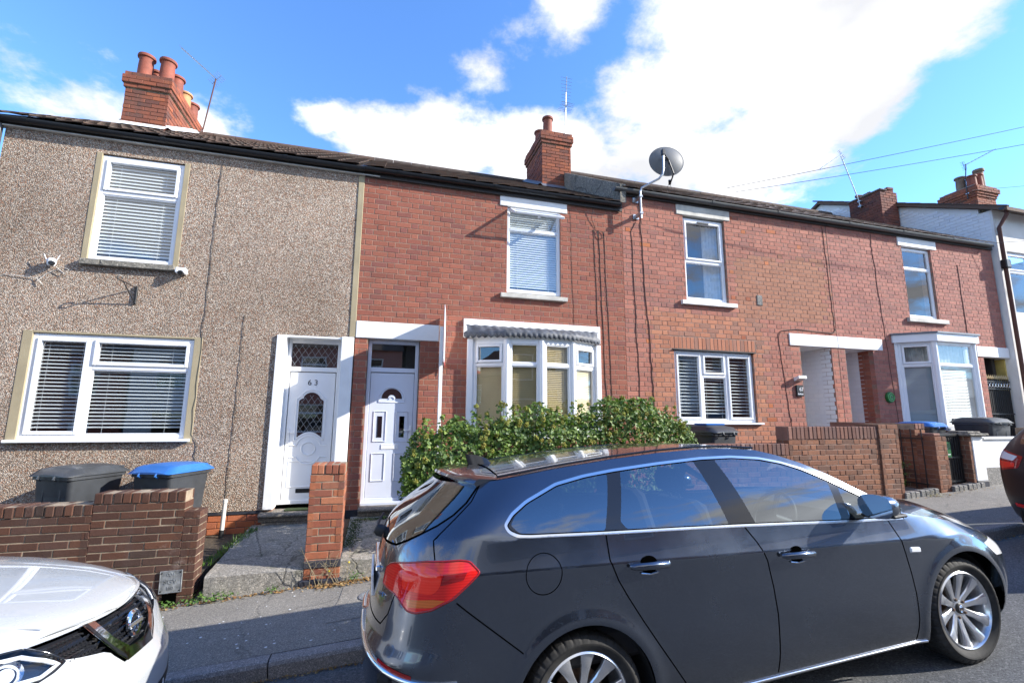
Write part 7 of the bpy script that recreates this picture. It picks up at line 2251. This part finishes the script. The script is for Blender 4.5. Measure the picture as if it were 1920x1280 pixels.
loft('roof', 'paint_white', suv, near, [(-1.6, 0, 1.575), (-2.2, 0, 1.60), (-2.8, 0, 1.58), (-3.05, 0, 1.54)], 10, 2.4, False)
for sd in (-1, 1): ss.mesh(['win'], 'side_window', 'car_glass_dark', (sd,))
for ax in (0, -2.646):
    for sd in (-1, 1):
        wheel(suv, ax, sd*.77, .34, .34, .23, sd, 'five'); arch_liner(suv, ax, .34, .407, .55, .86 if ax else .80, sd)
ub = MB(); ub.box(-3.1, -3.05, -.7, .7, .25, .8); ub.box(-2.2, -.45, -.8, .8, .2, .4, None, .03); ub.box(.40, .62, -.6, .6, .24, .7, None, .03); ub.box(-3.0, .4, -.52, .52, .22, .6, None, .03)
ub.build('underbody', MATS['underbody'], suv)
pl_ = MB(); pl_.box(-.006, .006, -.26, .26, -.055, .055, Matrix.Translation((.925, 0, .40)), .003); pl_.build('number_plate', MATS['plate_white'], suv)

# ---------------------------------------------------------------- black hatchback further up
def blk_width():
    f = pchip([(.2, .82), (.35, .87), (.6, .895), (.92, .90), (1.05, .86), (1.46, .62)])
    return lambda x, z: f(z)
BLK_S = Shell(blk_width(), pchip([(.2, -.74), (.35, -.84), (.55, -.87), (.75, -.86), (.95, -.80), (1.1, -.72), (1.42, -.36), (1.5, -.25)]),
    pchip([(.2, 3.3), (.5, 3.45), (.8, 3.3), (1.1, 2.9)]), .50, 2.7, .9, 2.6)
bx_, by_ = 7.84, 3.05
blk = car_root('hatchback_car', 'black hatchback with red and clear tail light parked ahead of the grey estate', bx_, by_, SL*bx_-.05*(by_-2.3), math.atan(SL), math.atan(.05), 'car', 'cars parked along the kerb')
BR = [(2.3, .98), (1.95, 1.2), (1.6, 1.40), (1.2, 1.46), (.6, 1.475), (.1, 1.455), (-.2, 1.42)]
dom = zline(BLK_S, .22, .75, 1)+[(3.0, .80), (2.6, .90)]+BR+zline(BLK_S, 1.41, .22, 0)+[(-.6, .22), (.6, .22), (1.8, .22), (2.9, .22)]
bs_ = Skin(BLK_S, blk, dom, .045)
lt = rounded([(-.42, 1.02), (-.52, 1.06), (-.70, 1.03), (-.92, .985), (-.93, .86), (-.70, .82), (-.55, .88)], .02, 3)
lt_c = rounded([(-.50, 1.01), (-.60, 1.03), (-.86, .985), (-.84, .935), (-.60, .955)], .015, 3)
lt_r = rounded([(-.58, .93), (-.86, .915), (-.88, .87), (-.70, .845)], .015, 3)
rwb = [(-.40, 1.36), (-.55, 1.22), (-.72, 1.12)]+zline(BLK_S, 1.09, 1.38, 0)
wnb = rounded([(-.28, 1.14), (-.05, 1.36), (.5, 1.42), (1.3, 1.40), (1.7, 1.30), (2.1, 1.06)], .03, 3)
rfb = rounded([(-.80, .47), (-.98, .46), (-.98, .42), (-.80, .43)], .008, 2)
for k, q in (('hole', circle(0, .31, .375, 40)), ('hole', circle(2.6, .31, .375, 40)), ('ltc', lt_c), ('ltr', lt_r), ('lt', lt), ('rw', rwb), ('win', wnb), ('refl', rfb)): bs_.region(k, q)
bs_.cut()
bs_.mesh(['body'], 'body', 'paint_black')
bs_.mesh(['rw'], 'rear_window', 'car_glass_dark')
for sd in (-1, 1):
    t_ = bs_.mesh(['lt', 'ltc', 'ltr'], 'tail_light', 'lens_red_dark', (sd,), .004)
    bs_.mesh(['ltc'], 'clear_lens', 'lens_clear', (sd,), .006, parent=t_); bs_.mesh(['ltr'], 'red_lens', 'lens_bright_red', (sd,), .006, parent=t_)
    bs_.mesh(['refl'], 'reflector', 'lens_red', (sd,), .003)
    bs_.mesh(['win'], 'side_window', 'car_glass_dark', (sd,))
near = [(p[0], -p[1], p[2]) for p in [BLK_S.at(*q) for q in BR[2:]]]
loft('roof', 'paint_black', blk, near, [(1.75, 0, 1.43), (1.3, 0, 1.49), (.6, 0, 1.515), (.1, 0, 1.49), (-.33, 0, 1.44)], 10, 2.4, True)
near = [(p[0], -p[1], p[2]) for p in [BLK_S.at(*q) for q in BR[:3]]]
loft('windscreen', 'car_glass', blk, near, [(2.65, 0, 1.02), (2.2, 0, 1.24), (1.75, 0, 1.43)], 10, 2.2, True)
near = [(p[0], -p[1], p[2]) for p in [BLK_S.at(*q) for q in [(2.3, .98), (2.6, .90), (3.0, .80)]]]
loft('bonnet', 'paint_black', blk, near, [(2.6, 0, 1.02), (2.9, 0, .96), (3.2, 0, .84)], 10, 2.4)
bs_.ribbon([[(-.40, 1.06), (-.55, .80), (-.62, .60)]], 'shut_line', 'gap_black', .006)
for ax in (0, 2.6):
    for sd in (-1, 1):
        wheel(blk, ax, sd*.76, .315, .315, .215, sd, 'five'); arch_liner(blk, ax, .31, .377, .55, .84, sd)
ub = MB(); ub.box(-.75, -.40, -.7, .7, .22, .6, None, .04); ub.box(.45, 2.1, -.78, .78, .18, .35, None, .03); ub.box(-.5, 3.1, -.5, .5, .2, .55, None, .03); ub.build('underbody', MATS['underbody'], blk)
MB().box(-.892, -.874, -.26, .26, .56, .67, None, .004).build('number_plate', MATS['plate_yellow'], blk)
# ---------------------------------------------------------------- the other side of the street, seen in paint and glass
COLS = ['brick_red', 'render_white', 'brick_far', 'brick_garden', 'brick_pink', 'render_white', 'brick_red']
LBL = ['red brick', 'white rendered', 'brown brick', 'dark brick', 'pink brick', 'cream rendered', 'plain brick']
for i in range(7):
    x0 = -17.0+6.1*i; x1 = x0+5.9; zf = SL*(x0+3)
    h = thing('terraced_house', LBL[i]+' house across the street, mirrored in the car paint', 'house', (x0+3, -11, zf), 'houses across the street')
    hs = [(x0+.9, x0+2.2, 1.0+zf, 2.4+zf), (x0+3.9, x0+4.8, .1+zf, 2.3+zf), (x0+.9, x0+2.1, 3.4+zf, 4.8+zf), (x0+3.8, x0+4.9, 3.4+zf, 4.8+zf)]
    backing('wall', h, COLS[i], x0, x1, zf-1.0, zf+5.3, hs, -10.45, -10.2)
    mb = MB(); mb.prism([(-10.0, zf+5.25), (-13.8, zf+7.6), (-17.6, zf+5.25)], x0-.05, x1+.05, 'x'); fix_normals(mb.build('roof', MATS['roof_tile'], h))
    mb = MB(); mb.box(x0, x0+.2, -17, -10.46, zf-1, zf+5.24); mb.box(x1-.2, x1, -17, -10.46, zf-1, zf+5.24); mb.box(x0+.2, x1-.2, -17, -16.8, zf-1, zf+5.24); mb.build('rear_walls', MATS['interior'], h)
    FO = Face((0, -10.2, 0), (-1, 0, 0), (0, 1, 0))
    for k, (a, b, c, d) in enumerate(hs):
        if k == 1:
            dd = box('door', MATS['upvc'], h, a, b, -10.38, -10.33, c, d, .005)
        else:
            upvc_window(h, FO, -b, -a, c, d, [(0, 1, 0, .7, False), (0, 1, .7, 1, False)], .05)
